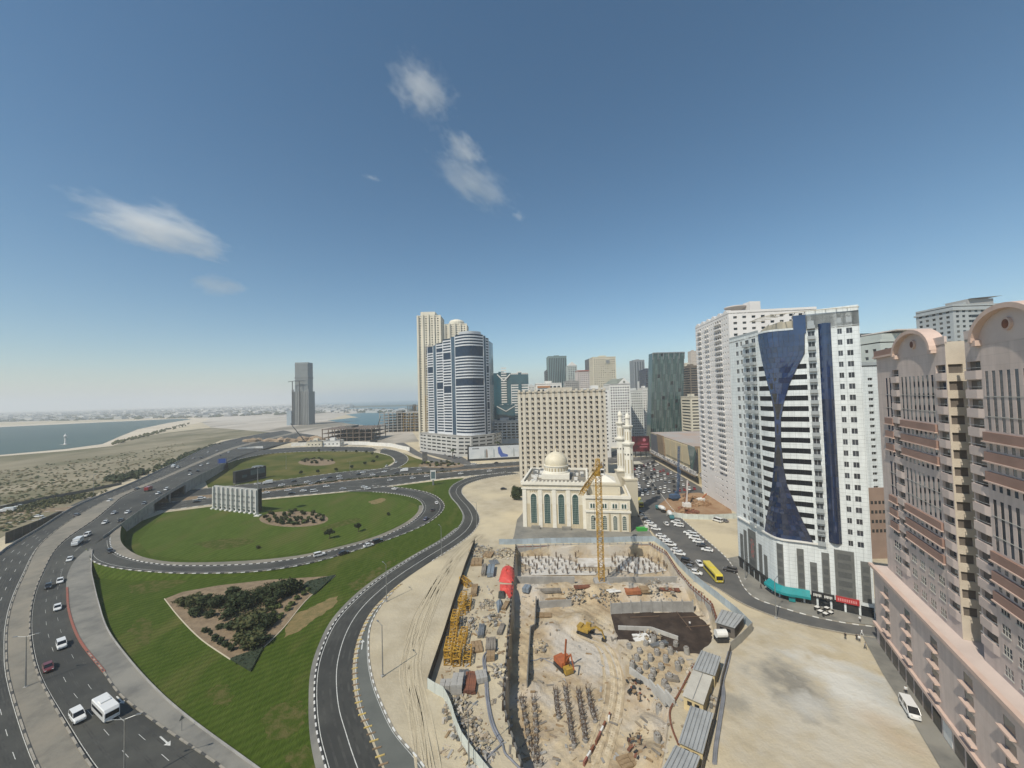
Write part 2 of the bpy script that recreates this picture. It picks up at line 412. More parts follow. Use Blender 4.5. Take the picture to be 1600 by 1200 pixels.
# ---------------------------------------------------------------- land sheets, water
P = lambda *q: [p.xy for p in pix(q)]
sheet('scrubland', P((-900, 830), (-300, 752), (0, 712), (100, 704), (176, 697), (215, 684), (262, 676), (330, 668), (440, 662), (430, 676), (345, 688), (262, 724), (195, 752), (110, 790), (-20, 850), (-300, 950), (-900, 1100)), .03, SCRUB)
sheet('far_terrain', P((-900, 700), (0, 660), (300, 652), (330, 668), (430, 676), (480, 690), (560, 697), (655, 690), (640, 668), (560, 664), (512, 657), (540, 648), (585, 643), (490, 640), (470, 632), (300, 636), (0, 645), (-900, 672)), .05, FARSAND)
sheet('beach', P((-900, 742), (-300, 724), (0, 713), (100, 705), (174, 697), (214, 683), (262, 672), (310, 661), (330, 654.5), (300, 652.5), (0, 665), (-500, 682), (-900, 700)), .10, BEACH)
sheet('lagoon', P((-900, 734), (-300, 720), (0, 711), (100, 702), (160, 694), (185, 683), (215, 671), (262, 661), (300, 655), (285, 654), (0, 667.5), (-500, 686), (-900, 704)), .14, WATER)
sheet('sea', P((512, 657), (545, 662), (600, 668), (640, 668), (700, 668), (760, 655), (1000, 637.5), (1000, 615.5), (560, 626.6), (476, 628.6), (486, 640), (560, 641.3), (585, 643), (540, 648), (560, 652)), .12, SEAW)
sheet('far_shore', P((470, 640), (560, 637), (700, 633), (700, 631), (560, 634), (470, 636)), .16, mat('far_green', (.05, .06, .03), (.09, .09, .06), .003, .95, world_co=True))
# pale vacant lot
LOTP = P((1150, 965), (1240, 985), (1345, 1003), (1380, 1060), (1425, 1130), (1475, 1215), (1600, 1500), (1180, 1500), (1100, 1230), (1125, 1110), (1140, 1020))
lotm = SAND
n_ = lotm.node_tree.nodes; l_ = lotm.node_tree.links
geo = n_.new('ShaderNodeNewGeometry'); b_ = n_['Principled BSDF']; src = b_.inputs['Base Color'].links[0].from_socket
for (c, rx, ry, colr, a) in ((G(1290, 1110), 26, 34, (.46, .425, .35), .9), (G(1240, 1068), 9.0, 11, (.13, .125, .11), .7), (G(1330, 1075), 9, 15, (.54, .53, .485), .95), (G(1265, 1100), 5, 4, (.52, .51, .47), .6), (G(1380, 1080), 5, 10, (.40, .40, .37), .7), (G(1400, 1150), 5, 9, (.40, .31, .20), .6), (G(1150, 1100), 3.5, 4, (.20, .19, .16), .6)):
    mp = n_.new('ShaderNodeMapping'); mp.vector_type = 'TEXTURE'; mp.inputs['Location'].default_value = (c.x, c.y, 0); mp.inputs['Scale'].default_value = (rx, ry, 1e3); l_.new(geo.outputs['Position'], mp.inputs[0])
    ln = n_.new('ShaderNodeVectorMath'); ln.operation = 'LENGTH'; l_.new(mp.outputs[0], ln.inputs[0])
    ns = n_.new('ShaderNodeTexNoise'); ns.inputs['Scale'].default_value = .22; ns.inputs['Detail'].default_value = 8; l_.new(geo.outputs['Position'], ns.inputs['Vector'])
    ad = n_.new('ShaderNodeMath'); ad.operation = 'MULTIPLY_ADD'; ad.inputs[1].default_value = 2.2; l_.new(ns.outputs['Fac'], ad.inputs[0]); l_.new(ln.outputs['Value'], ad.inputs[2])
    mr = n_.new('ShaderNodeMapRange'); mr.inputs[1].default_value = 1.35; mr.inputs[2].default_value = 2.1; mr.inputs[3].default_value = a; mr.inputs[4].default_value = 0; l_.new(ad.outputs[0], mr.inputs[0])
    mx = n_.new('ShaderNodeMix'); mx.data_type = 'RGBA'; mx.inputs[7].default_value = (*colr, 1); l_.new(mr.outputs[0], mx.inputs[0]); l_.new(src, mx.inputs[6]); src = mx.outputs[2]
l_.new(src, b_.inputs['Base Color'])

def mown(m, scale, rot, amt):
    n = m.node_tree.nodes; l = m.node_tree.links; b = n['Principled BSDF']; src = b.inputs['Base Color'].links[0].from_socket
    g = n.new('ShaderNodeNewGeometry'); mp = n.new('ShaderNodeMapping'); mp.inputs['Rotation'].default_value = (0, 0, rot); l.new(g.outputs['Position'], mp.inputs[0])
    w = n.new('ShaderNodeTexWave'); w.inputs['Scale'].default_value = scale; w.inputs['Distortion'].default_value = 5.0; w.inputs['Detail'].default_value = 3; w.inputs['Detail Scale'].default_value = .12; l.new(mp.outputs[0], w.inputs[0])
    mr = n.new('ShaderNodeMapRange'); mr.inputs[3].default_value = 1-amt; mr.inputs[4].default_value = 1+amt; l.new(w.outputs['Fac'], mr.inputs[0])
    x = n.new('ShaderNodeMix'); x.data_type = 'RGBA'; x.blend_type = 'MULTIPLY'; x.inputs[0].default_value = 1; x.clamp_result = False; l.new(src, x.inputs[6]); l.new(mr.outputs[0], x.inputs[7]); l.new(x.outputs[2], b.inputs['Base Color'])
mown(GRASS, .16, .9, .12); mown(GRASS2, .08, .3, .15)
# ---------------------------------------------------------------- lawns
lawn1 = sheet('lawn', P((180, 830), (255, 801), (412, 781), (550, 768), (700, 749), (725, 747), (712, 757), (708, 767), (716, 783), (726, 800), (724, 818), (700, 842), (650, 871), (600, 903), (562, 934), (527, 974), (505, 1018), (496, 1050), (494, 1100), (499, 1150), (512, 1205), (540, 1300), (420, 1300), (400, 1230), (300, 1160), (190, 1070), (140, 985), (115, 900)), .012, GRASS)
sheet('lawn', P((325, 762), (417, 755), (562, 737), (600, 732), (616, 721), (612, 713), (575, 704), (500, 702), (420, 706), (375, 712), (330, 728), (318, 745)), .012, GRASS2)
sheet('lawn', P((630, 708), (650, 716), (690, 727), (702, 730), (600, 738), (622, 731), (636, 720)), .012, GRASS2)
LOOPG = mat('loop_grass', (.074, .108, .018), (.056, .088, .012), .4, .95, bump=.8, bscale=2, c3=(.10, .105, .03), scale3=.05, world_co=True, detail=10, stretch=(1, .3, 1, .4), lo3=.5, hi3=.7, spec=.08); mown(LOOPG, .12, .4, .13)
sheet('lawn', P((215, 845), (255, 803), (412, 783), (550, 770), (622, 777), (650, 788), (655, 798), (636, 815), (585, 838), (500, 860), (395, 873), (300, 876), (235, 868)), .018, LOOPG)
# bare and mown patches with an outline of their own
def patch(name, pts, z, m):
    p = crs([G(*q) for q in pts+[pts[0]]], 50)[:-1]
    q = []
    for i, a in enumerate(p): q.append((a+Vector((random.uniform(-.5, .5), random.uniform(-.5, .5), 0))).xy)
    return sheet(name, q, z, m)
DRY = mat('dry_grass', (.23, .165, .07), (.15, .125, .045), .5, .95, bump=.6, world_co=True, detail=9, lo=.38, hi=.6)
patch('dry_grass', [(445, 996), (458, 962), (480, 952), (505, 940), (527, 931), (520, 948), (495, 966), (470, 985)], .03, DRY)
patch('dry_grass', [(575, 784), (598, 778), (602, 782), (585, 788)], .03, DRY)
patch('dry_grass', [(500, 826), (530, 815), (562, 809), (560, 815), (520, 826), (505, 831)], .03, mat('worn_grass', (.105, .098, .034), (.052, .076, .011), .45, .95, world_co=True, detail=10, bump=.6, spec=.08, lo=.40, hi=.56))

WG = MATS['worn_grass']
for pts in ([(405, 1130), (425, 1105), (460, 1095), (478, 1110), (465, 1145), (430, 1155)], [(320, 1085), (345, 1070), (365, 1085), (350, 1105)], [(200, 985), (222, 965), (240, 985), (225, 1010)], [(540, 915), (575, 895), (620, 872), (600, 892), (560, 922)], [(200, 915), (250, 905), (290, 908), (260, 920), (215, 928)], [(445, 1180), (480, 1165), (495, 1195), (470, 1215)], [(300, 850), (350, 842), (400, 846), (350, 858)]):
    patch('worn_grass', pts, .026, WG)

# ---------------------------------------------------------------- highway and ramps
HL_L = [(-40, 1330), (-60, 1200), (-75, 1110), (-78, 1040, .2), (-70, 990, .5), (-50, 930, 1.3), (0, 865, 3.3), (60, 828, 4.8), (120, 791, 6.2), (207, 755, 7.4), (267, 727, 7.2), (345, 692, 4), (400, 680, 1), (445, 672), (520, 661)]
HL_R = [(130, 1330), (60, 1200), (32, 1125), (12, 1050, .2), (10, 1010, .4), (11, 980, .6), (20, 940, 1.2), (37, 900, 2), (64, 850, 3.8), (112, 812, 5.4), (150, 790, 6.3), (180, 775, 6.9), (250, 747, 7.5), (312, 720, 6.4), (362, 700, 4), (415, 686, 1), (460, 675.5), (530, 662)]
HR_L = [(250, 1330), (142, 1200), (96, 1125), (57, 1050, .2), (46, 990, .5), (50, 940, 1.2), (64, 900, 2), (94, 850, 3.8), (147, 812, 5.4), (174, 790, 6.3), (193, 775, 6.9), (255, 749, 7.5), (316, 722, 6.4), (368, 701, 4), (424, 686, 1), (468, 676), (535, 663)]
HR_R = [(520, 1330), (345, 1200), (235, 1125), (185, 1085), (160, 1050, .2), (122, 1000, .5), (106, 955, 1), (104, 930, 1.3), (105, 900, 2), (118, 875, 3), (140, 855, 3.7), (165, 838, 4.5), (190, 820, 5.2), (262, 770, 7.3), (335, 732, 6.9), (380, 711, 4.2), (445, 693, 1), (500, 680), (560, 666)]
HL = Road(HL_L, HL_R, 150); HR = Road(HR_L, HR_R, 150)
def paint(road, name, items, m=WHITEP):
    mb = MB()
    for it in items: road.strip(mb, *it[:2], **it[2])
    return mb.build(name, m, road.o, kind='stuff')
HL.o = HL.surf('road', ASPH); HR.o = HR.surf('road', ASPH)
HL.o['label'] = 'left carriageway of the highway rising onto the bridge'; HR.o['label'] = 'right carriageway of the highway rising onto the bridge'
ln = [(t, .22, dict(dash=3, gap=7)) for t in (.27, .5, .74)]+[(.045, .22, {}), (.955, .22, {})]
paint(HL, 'lane_marking', ln); paint(HR, 'lane_marking', [(t, .22, dict(dash=3, gap=7, q0=.03)) for t in (.36, .66)]+[(.05, .22, {})]+[(.71, .25, dict(q0=.145, q1=.2))])
MED = Road([(q[0], q[1], (q[2] if len(q) > 2 else 0)) for q in HL_R], HR_L, 150, .17); MED.o = MED.surf('median', PAVE, skirt=1, base=-.2)
MED.kerb('kerb', 0, MED.o, [mat('kerb_stone', (.33, .30, .25), (.25, .23, .19), 1, .9), BLACKP, mat('kerb_stone', (0, 0, 0)), MATS['kerb_stone']], seg=1.6, q1=.6)
KST = MATS['kerb_stone']
MED.kerb('kerb', 1, MED.o, [KST, KST, BLACKP], seg=1.6, q1=.6)
WALK = Road([(q[0], q[1], q[2] if len(q) > 2 else 0) for q in HR_R[:11]], [(575, 1330), (405, 1205), (290, 1120), (243, 1078), (200, 1030, .2), (168, 985, .5), (153, 940, 1), (147, 915, 1.4), (143, 895, 2), (143, 878, 2.9), (144, 860, 3.7)], 70, .17)
WALK.o = WALK.surf('pavement', PAVE2, skirt=1, ms=CONCD, base=-.2)
WALK.kerb('kerb', 0, WALK.o, [KST, KST, BLACKP], seg=1.5, q1=.5, off=-.3)
WALK.kerb('kerb', 0, WALK.o, [REDP], seg=1.5, q0=.42, q1=.78, off=-.5, w=.5)
mb = MB(); WALK.strip(mb, .97, .25, dz=.1); mb2 = MB()
for i in range(120):                     # low edge wall along the lawn
    a, b = WALK.at(i/120, 1), WALK.at((i+1)/120, 1); d = b-a
    mb2.box(((a+b)/2+Vector((0, 0, .15))), (d.length+.02, .22, .5), math.atan2(d.y, d.x))
mb2.build('edge_wall', CONC, WALK.o)
# bridge sides: fascia, parapet, retaining walls with panels, piers
def side(road, t, q0, q1, zt, zb, name, m, parent, sgn, thick=.3, n=60, zfun=None):
    mb = MB()
    for i in range(n):
        a, b = road.at(q0+(q1-q0)*i/n, t), road.at(q0+(q1-q0)*(i+1)/n, t)
        x = (road.at(q0, 1)-road.at(q0, 0)).normalized()*sgn*thick
        za, zc = (zb, zb) if zb is not None else (-.3, -.3)
        lo1 = a.z+zb if zfun is None else -.3; lo2 = b.z+zb if zfun is None else -.3
        A = [(a.x, a.y, a.z+zt), (b.x, b.y, b.z+zt), (b.x, b.y, lo2), (a.x, a.y, lo1)]
        C = [(p[0]+x.x, p[1]+x.y, p[2]) for p in A]
        mb.face(A); mb.face(C[::-1]); mb.face([A[0], C[0], C[1], A[1]])
    return mb.build(name, m, parent)
br = thing('highway_bridge', 'grey concrete flyover carrying the highway over the road below', 'bridge', (0, 0, 0))
qof = lambda road, u, v, z: road.nearest(G(u, v, z))[0]
qa, qb, qc = HR.nearest(G(195, 818, 5.2))[0], HR.nearest(G(258, 772, 7.3))[0], HR.nearest(G(305, 747, 7.2))[0]
qd = HR.nearest(G(380, 711, 4.0))[0]
for road, t, sg in ((HR, 1, 1), (HL, 0, -1)):
    side(road, t, qa if road is HR else .12, qd if road is HR else .75, .95, -1.4, 'parapet', CONC, br, sg)
side(HR, 1, qa, qb, -1.4, None, 'retaining_wall', CONC, br, -1, .5, zfun=1, n=24)
side(HR, 1, qc, qd, -1.4, None, 'retaining_wall', CONC, br, -1, .5, zfun=1, n=24)
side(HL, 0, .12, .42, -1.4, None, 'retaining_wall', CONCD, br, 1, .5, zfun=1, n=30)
for i in range(8):                        # panel ribs on the abutment
    p = HR.at(qa+(qb-qa)*i/7, 1); x = (HR.at(qa, 1)-HR.at(qa, 0)).normalized()*.1
    m3 = MB(); m3.box((p.x+x.x, p.y+x.y, p.z/2-.8), (.35, .35, p.z-1.4)); m3.build('wall_rib', CONC, br)
for q in (qb, qc):
    a, b = HR.at(q, 1), HL.at(HL.nearest(HR.at(q, 0))[0], 0); d = b-a; m3 = MB()
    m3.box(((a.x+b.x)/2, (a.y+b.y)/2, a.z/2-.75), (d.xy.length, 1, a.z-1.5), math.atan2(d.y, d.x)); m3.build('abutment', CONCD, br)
for k in range(4):
    q = qb+(qc-qb)*.5; p = HR.at(q, .95-k*.3); m3 = MB(); m3.tube((p.x, p.y, -.1), (p.x, p.y, p.z-1.3), .7, n=12); m3.build('pier', CONC, br)
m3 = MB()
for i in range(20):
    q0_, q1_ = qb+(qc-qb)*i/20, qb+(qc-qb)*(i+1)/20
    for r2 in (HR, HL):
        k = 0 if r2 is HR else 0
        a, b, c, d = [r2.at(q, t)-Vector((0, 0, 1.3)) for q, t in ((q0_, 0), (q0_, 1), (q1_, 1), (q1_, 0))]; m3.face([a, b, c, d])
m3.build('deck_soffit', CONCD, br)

LOOP_O = [(135, 857, 3.8), (145, 876, 3.2), (165, 884, 3), (200, 890, 2.6), (262, 895, 2), (300, 896, 1.6), (400, 893, .8), (475, 882, .3), (550, 862), (637, 832), (672, 815), (692, 797), (692, 785), (672, 771), (640, 764), (600, 760), (540, 758)]
LOOP_I = [(172, 836, 4.65), (172, 850, 4.1), (180, 864, 3.5), (205, 874, 3), (235, 880, 2.6), (285, 884, 2), (400, 881, .8), (470, 872, .3), (505, 864, .15), (587, 843), (637, 820), (658, 802), (661, 790), (652, 780), (625, 773), (590, 769), (540, 768)]
LP = Road(LOOP_O, LOOP_I, 120, .03); LP.o = LP.surf('road', ASPH, skirt=1, flare=2.2, ms=GRASS); LP.o['label'] = 'near loop ramp curving round the oval lawn'
paint(LP, 'lane_marking', [(.16, .22, dict(q0=.03)), (.86, .2, dict(q0=.02))])
LP.kerb('kerb', 0, LP.o, [KST, WHITE, BLACKP], seg=1.4, q0=.05, q1=.93, w=.35)
LP.kerb('kerb', 1, LP.o, [WHITE, BLACKP], seg=1.4, q0=.02, q1=.93, w=.35)
LW = Road([(q[0], q[1], q[2] if len(q) > 2 else 0) for q in LOOP_I[:13]], [(190, 821, 5.1), (188, 833, 4.7), (190, 848, 4.1), (206, 863, 3.5), (232, 873, 3), (278, 879, 2.3), (395, 876, .9), (468, 868, .3), (503, 861, .2), (585, 839), (633, 817), (652, 801), (655, 790)], 80, .16)
LW.o = LW.surf('pavement', PAVE, skirt=1, flare=1.5, ms=GRASS)
TL = Road([(-300, 848), (-150, 826), (0, 806), (255, 786), (300, 781), (405, 770), (550, 751), (700, 738), (812, 729), (900, 721), (1000, 714), (1060, 710)], [(-300, 864), (-150, 840), (0, 818), (255, 798), (300, 792), (412, 779), (550, 766.5), (700, 747), (812, 737), (900, 729), (1000, 721), (1060, 717)], 120, .024)
TU = Road([(-300, 828), (-150, 808), (0, 790), (255, 768), (300, 765), (417, 753), (562, 735), (700, 728), (812, 721), (1000, 706), (1060, 702)], [(-300, 842), (-150, 820), (0, 801), (255, 780), (300, 776), (400, 765), (550, 748), (700, 735.5), (812, 727), (1000, 711), (1060, 707)], 120, .024)
TL.o = TL.surf('road', ASPH); TU.o = TU.surf('road', ASPH); TL.o['label'] = 'near carriageway of the road passing under the bridge'; TU.o['label'] = 'far carriageway of the road passing under the bridge'
for r in (TL, TU): paint(r, 'lane_marking', [(t, .22, dict(dash=3, gap=7)) for t in (.3, .62)]+[(.06, .22, {}), (.94, .22, {})])
TL.kerb('kerb', 1, TL.o, [WHITE, KST], seg=3, w=.4); TL.kerb('kerb', 0, TL.o, [WHITE, KST], seg=3, w=.4); TU.kerb('kerb', 0, TU.o, [WHITE, KST], seg=3, w=.4)
TM = Road([(0, 801), (255, 780), (300, 776), (400, 765), (550, 748), (700, 735.5), (812, 727)], [(0, 806), (255, 786), (300, 781), (405, 770), (550, 751), (700, 738), (812, 729)], 60, .15); TM.o = TM.surf('median', DIRT, skirt=1)
L2_O = [(352, 718, 5.9), (372, 710, 4), (407, 704, 2.5), (450, 700, 1.5), (500, 698, .8), (575, 699), (612, 703), (633, 711), (637, 719), (630, 726), (615, 733), (590, 738), (556, 742)]
L2_I = [(356, 724, 5.8), (380, 716, 3.5), (420, 709, 2), (455, 706.5, 1.5), (500, 705, .8), (575, 706), (603, 710), (615, 716), (617, 721), (610, 728), (592, 733), (562, 737), (550, 739)]
L2 = Road(L2_O, L2_I, 90, .03); L2.o = L2.surf('road', ASPH, skirt=1, flare=2, ms=GRASS2); L2.o['label'] = 'far loop ramp curving round the far lawn'
L2.kerb('kerb', 0, L2.o, [WHITE, KST], seg=3, q0=.1, w=.5); L2.kerb('kerb', 1, L2.o, [WHITE, KST], seg=3, q0=.1, w=.5)
SR = Road([(600, 670), (607, 677), (640, 697), (665, 711), (700, 720), (745, 724)], [(592, 672), (598, 681), (628, 699), (650, 712), (690, 725), (745, 729)], 50, .026); SR.o = SR.surf('road', ASPH3); SR.o['label'] = 'side road running down from the sea past the banded tower'
SL_L = [(545, 1330), (510, 1200), (497, 1150), (492, 1100), (494, 1050), (503, 1015), (525, 970), (562, 930), (600, 900), (650, 868), (690, 845), (715, 826), (724, 808), (716, 790), (705, 777), (702, 766), (712, 755), (735, 746), (790, 737)]
SL_R = [(660, 1330), (597, 1200), (575, 1145), (560, 1112), (551, 1060), (552, 1030), (560, 995), (580, 955), (612, 922), (640, 900), (682, 872), (720, 847), (740, 830), (749, 812), (741, 793), (728, 779), (721, 768), (728, 758), (757, 748), (812, 740)]
SLP = Road(SL_L, SL_R, 130, .03); SLP.o = SLP.surf('road', ASPH); SLP.o['label'] = 'slip road curving past the sandy plot'
SLN = Road([(664, 1330), (601, 1200), (579, 1145), (564, 1112), (555, 1060), (556, 1030), (564, 995), (584, 955), (611, 927)], [(730, 1330), (660, 1197), (617, 1145), (597, 1105), (582, 1065), (575, 1020), (579, 975), (597, 943), (614, 925)], 60, .034); SLN.o = SLN.surf('road', ASPH2); SLN.o['label'] = 'pale side lane beside the slip road'
paint(SLP, 'lane_marking', [(.56, .2, dict(q0=0, q1=.9)), (.05, .16, {})])
paint(SLN, 'lane_marking', [(.05, .18, dict(q0=.28, q1=.97)), (.93, .12, {})])
SLP.kerb('kerb', 0, SLP.o, [WHITE, BLACKP], seg=1.1, w=.28); SLN.kerb('kerb', 1, SLN.o, [WHITE, KST], seg=1.3, w=.28); SLP.kerb('kerb', 1, SLP.o, [WHITE, KST], seg=1.3, q0=.36, w=.28)
SWK = Road([(527, 1330), (493, 1200), (484, 1150), (482, 1100), (485, 1050), (496, 1012), (519, 967), (557, 927), (597, 897), (648, 866), (688, 843), (712, 825)], SL_L[:12], 70, .06); SWK.o = SWK.surf('pavement', PAVE2, skirt=1)
# hatched island of painted kerb between slip road and side lane
mb = MB()
for i in range(46):
    q = .02+.30*i/46; a = SLP.at(q, 1); b = SLN.at(SLN.nearest(a)[0], 0); c = a.lerp(b, .5)
    mb.box((c.x+.25, c.y, .1), (.9+.9*(1-i/46), .28, .16), .35, i % 2)
mb.build('rumble_blocks', [YELP, mat('rumble_brown', (.25, .17, .10), (.18, .13, .08), 1, .9)], SLN.o, kind='stuff')
# painted arrows
def arrow(road, u, v, z, parent, L=4.5, flip=1):
    p = G(u, v, z); q, a = road.nearest(p); p.z = road.at(q, .5).z+.012; d = Vector((math.cos(a), math.sin(a), 0))*flip; n = Vector((-d.y, d.x, 0)); m = MB()
    m.face([p-d*L/2-n*.13, p-d*L/2+n*.13, p+d*L*.2+n*.13, p+d*L*.2-n*.13]); m.face([p+d*L*.2-n*.55, p+d*L*.2+n*.55, p+d*L/2]); m.build('painted_arrow', WHITEP, parent)
arrow(HR, 258, 1158, 0, HR.o, flip=-1); arrow(HR, 188, 1094, 0, HR.o, flip=-1); arrow(SLN, 566, 1007, 0, SLN.o)

# wheel-darkened paths along the lanes and tyre tracks over the sand
WEAR = mat('tyre_darkened_asphalt', (.034, .034, .031), (.062, .062, .055), .25, .8, world_co=True, detail=9, lo=.42, hi=.6)
for rd, ts, q0, q1 in ((HR, (.2, .5, .8), 0, .8), (HL, (.15, .38, .62, .86), 0, .8), (LP, (.35, .68), .03, .98), (SLP, (.3, .78), 0, .95), (TL, (.18, .46, .78), .2, 1), (TU, (.18, .46, .78), .2, 1), (L2, (.35, .68), .05, .95)):
    mb = MB()
    for t in ts:
        for o_ in (-.85, .85): w_ = (rd.at(.3, 1)-rd.at(.3, 0)).length; rd.strip(mb, t+o_/w_, .55, q0=q0, q1=q1, dz=.003)
    mb.build('wheel_path', WEAR, rd.o, kind='stuff')
TRK1 = mat('track_sand', (.425, .362, .248), (.465, .40, .278), .5, .95, world_co=True, detail=8, bump=.6, bscale=3); TRK2 = mat('pale_track_sand', (.505, .438, .31), (.465, .40, .278), .4, .95, world_co=True, detail=8, bump=.6, bscale=3)
class Path(Road):
    def __init__(s, pts, w, dz):
        p = crs([G(*q, 0) for q in pts], 60); s.n = 60; s.L = []; s.R = []
        for i in range(60):
            d = (p[min(59, i+1)]-p[max(0, i-1)]).normalized(); n = Vector((-d.y, d.x, 0))*w/2; s.L.append(p[i]+n+Vector((0, 0, dz))); s.R.append(p[i]-n+Vector((0, 0, dz)))
        s.len = sum((b-a).length for a, b in zip(p, p[1:]))
mb = MB(); mb2 = MB(); random.seed(21)
for k in range(11):
    o_ = random.uniform(-14, 14); j = lambda a: random.uniform(-a, a)
    pt_ = [(675+o_*1.6+j(5), 1230), (655+o_+j(6), 1130+j(8)), (642+o_*.9+j(6), 1040+j(8)), (660+o_*.8+j(5), 965), (690+o_*.7+j(4), 905), (722+o_*.5+j(3), 862), (752+o_*.5, 835)]
    pa_ = Path(pt_[random.randrange(3):], 1.7, .06)
    for t in (0, 1): pa_.strip(mb if k % 3 else mb2, t, .32, dz=.004*(k % 5))
for k in range(0):
    o_ = random.uniform(-20, 20); j = lambda a: random.uniform(-a, a)
    pa_ = Path([(1150+j(20), 985+j(6)), (1200+o_, 1030+j(8)), (1255+o_+j(10), 1090+j(10)), (1330+o_+j(20), 1170+j(10)), (1400+o_, 1260)], 1.8, .06)
    for t in (0, 1): pa_.strip(mb2 if k % 2 else mb, t, .32, dz=.004*(k % 5))
g_ = bpy.data.objects['ground']; mb.build('tyre_track', TRK1, g_, kind='stuff'); mb2.build('tyre_track', TRK2, g_, kind='stuff'); random.seed(8)

# ---------------------------------------------------------------- streets on the right
ST = Road([(968, 715), (975, 738), (985, 765), (1000, 800), (1018, 830), (1046, 860), (1070, 886), (1092, 905), (1120, 919), (1160, 943), (1200, 960), (1240, 973), (1300, 986), (1360, 996), (1440, 1002)], [(1000, 715), (1012, 742), (1032, 772), (1054, 800), (1082, 826), (1110, 850), (1134, 872), (1150, 895), (1163, 920), (1180, 936), (1210, 947), (1260, 962), (1300, 971), (1360, 980), (1440, 985)], 110, .13)
ST.o = ST.surf('road', ASPH3); ST.o['label'] = 'street running from the mosque to the pink building'
sheet('car_park', P((950, 742), (985, 722), (1018, 717), (1096, 762), (1100, 772), (1060, 790), (1030, 778), (1000, 800), (985, 800)), .11, ASPH3)
sheet('road', P((950, 726), (1015, 702), (1070, 690), (1070, 683), (1000, 690), (940, 712)), .09, ASPH3)['label'] = 'cross street between the minarets and the red billboard'
sheet('car_park', P((655, 706), (668, 697), (690, 694), (735, 722), (735, 727), (700, 719)), .1, ASPH3)
mb = MB()
for i in range(26):                        # bay lines
    for side_, t0, t1 in ((0, .015, .21), (1, .80, .985)):
        q = .34+.28*i/26; a, b = ST.at(q, t0), ST.at(q+.006, t1); d = (b-a); n = Vector((-d.y, d.x, 0)).normalized()*.07; up = Vector((0, 0, .006))
        mb.face([a-n+up, b-n+up, b+n+up, a+n+up])
mb.build('parking_bay_marking', WHITEP, ST.o, kind='stuff')
ST.kerb('kerb', 1, ST.o, [WHITE, KST], seg=1.5, q0=.3, w=.3); ST.kerb('kerb', 0, ST.o, [KST], seg=1.5, q0=.6, w=.3)
sheet('pavement', P((1135, 873), (1150, 895), (1164, 921), (1182, 936), (1212, 947), (1262, 961), (1302, 970), (1385, 981), (1385, 940), (1215, 900), (1160, 868)), .17, PAVE2)
sheet('pavement', [G(1345, 990).xy, G(1380, 1055).xy, G(1425, 1125).xy, G(1472, 1205).xy, (55, 35), (75, 35), G(1560, 1200).xy, G(1400, 1000).xy], .16, PAVE2)
sheet('mosque_forecourt', P((803, 838), (808, 812), (818, 800), (1000, 800), (1012, 826), (1024, 843), (800, 846)), .13, PAVE2)
# ---------------------------------------------------------------- facades
GL = [GLASS, mat('curtained_glass', (.10, .10, .095), rough=.12), mat('blue_glass', (.02, .035, .05), rough=.05, spec=.8)]
FRAME = mat('window_frame', (.42, .43, .43), rough=.5)
class Wall:
    """an outer wall along a 2D path (outside on the right hand), with openings cut through it"""
    def __init__(s, pts):
        s.p = [Vector((a[0], a[1])) for a in pts]; s.c = [0.0]
        for a, b in zip(s.p, s.p[1:]): s.c.append(s.c[-1]+(b-a).length)
        s.len = s.c[-1]
    def at(s, u, off=0.0):
        k = 0
        while k < len(s.c)-2 and s.c[k+1] < u-1e-6: k += 1
        d = (s.p[k+1]-s.p[k]).normalized(); q = s.p[k]+d*(u-s.c[k])
        return q+Vector((d.y, -d.x))*off
    def ang(s, u):
        k = 0
        while k < len(s.c)-2 and s.c[k+1] < u-1e-6: k += 1
        d = s.p[k+1]-s.p[k]; return math.atan2(d.y, d.x)
    def P(s, u, z, off=0.0): q = s.at(u, off); return (q.x, q.y, z)
    def cut(s, mb, us, zs, openf, depth=.3, mi=0, mr=0):
        us = sorted(set([round(x, 4) for x in us]+[round(c, 4) for c in s.c if us and min(us) < c < max(us)]))
        zs = sorted(set(round(z, 4) for z in zs)); O = {}
        for i in range(len(us)-1):
            for j in range(len(zs)-1): O[i, j] = bool(openf((us[i]+us[i+1])/2, (zs[j]+zs[j+1])/2))
        for i in range(len(us)-1):
            a, b = us[i], us[i+1]; j = 0
            e = 1e-4
            while j < len(zs)-1:
                if not O[i, j]:
                    k = j
                    while k+1 < len(zs)-1 and not O[i, k+1]: k += 1
                    z0, z1 = zs[j], zs[k+1]
                    mb.face([s.P(a+e, z0), s.P(b, z0), s.P(b, z1), s.P(a+e, z1)], mi, [(a, z0), (b, z0), (b, z1), (a, z1)])
                    j = k+1; continue
                z0, z1 = zs[j], zs[j+1]; D = -(depth((a+b)/2) if callable(depth) else depth)
                if not O.get((i, j-1)): mb.face([s.P(a+e, z0), s.P(b, z0), s.P(b, z0, D), s.P(a+e, z0, D)], mr, [(a, z0)]*4)
                if not O.get((i, j+1)): mb.face([s.P(a+e, z1, D), s.P(b, z1, D), s.P(b, z1), s.P(a+e, z1)], mr, [(a, z0)]*4)
                if not O.get((i-1, j)): mb.face([s.P(a+e, z0, D), s.P(a+e, z1, D), s.P(a+e, z1), s.P(a+e, z0)], mr, [(a, z0)]*4)
                if not O.get((i+1, j)): mb.face([s.P(b, z0), s.P(b, z1), s.P(b, z1, D), s.P(b, z0, D)], mr, [(a, z0)]*4)
                j += 1
        runs = []
        for j in range(len(zs)-1):
            i = 0
            while i < len(us)-1:
                if O[i, j]:
                    k = i
                    while k+1 < len(us)-1 and O[k+1, j]: k += 1
                    runs.append((us[i:k+2], zs[j], zs[j+1])); i = k+1
                else: i += 1
        return runs
PANES = {}
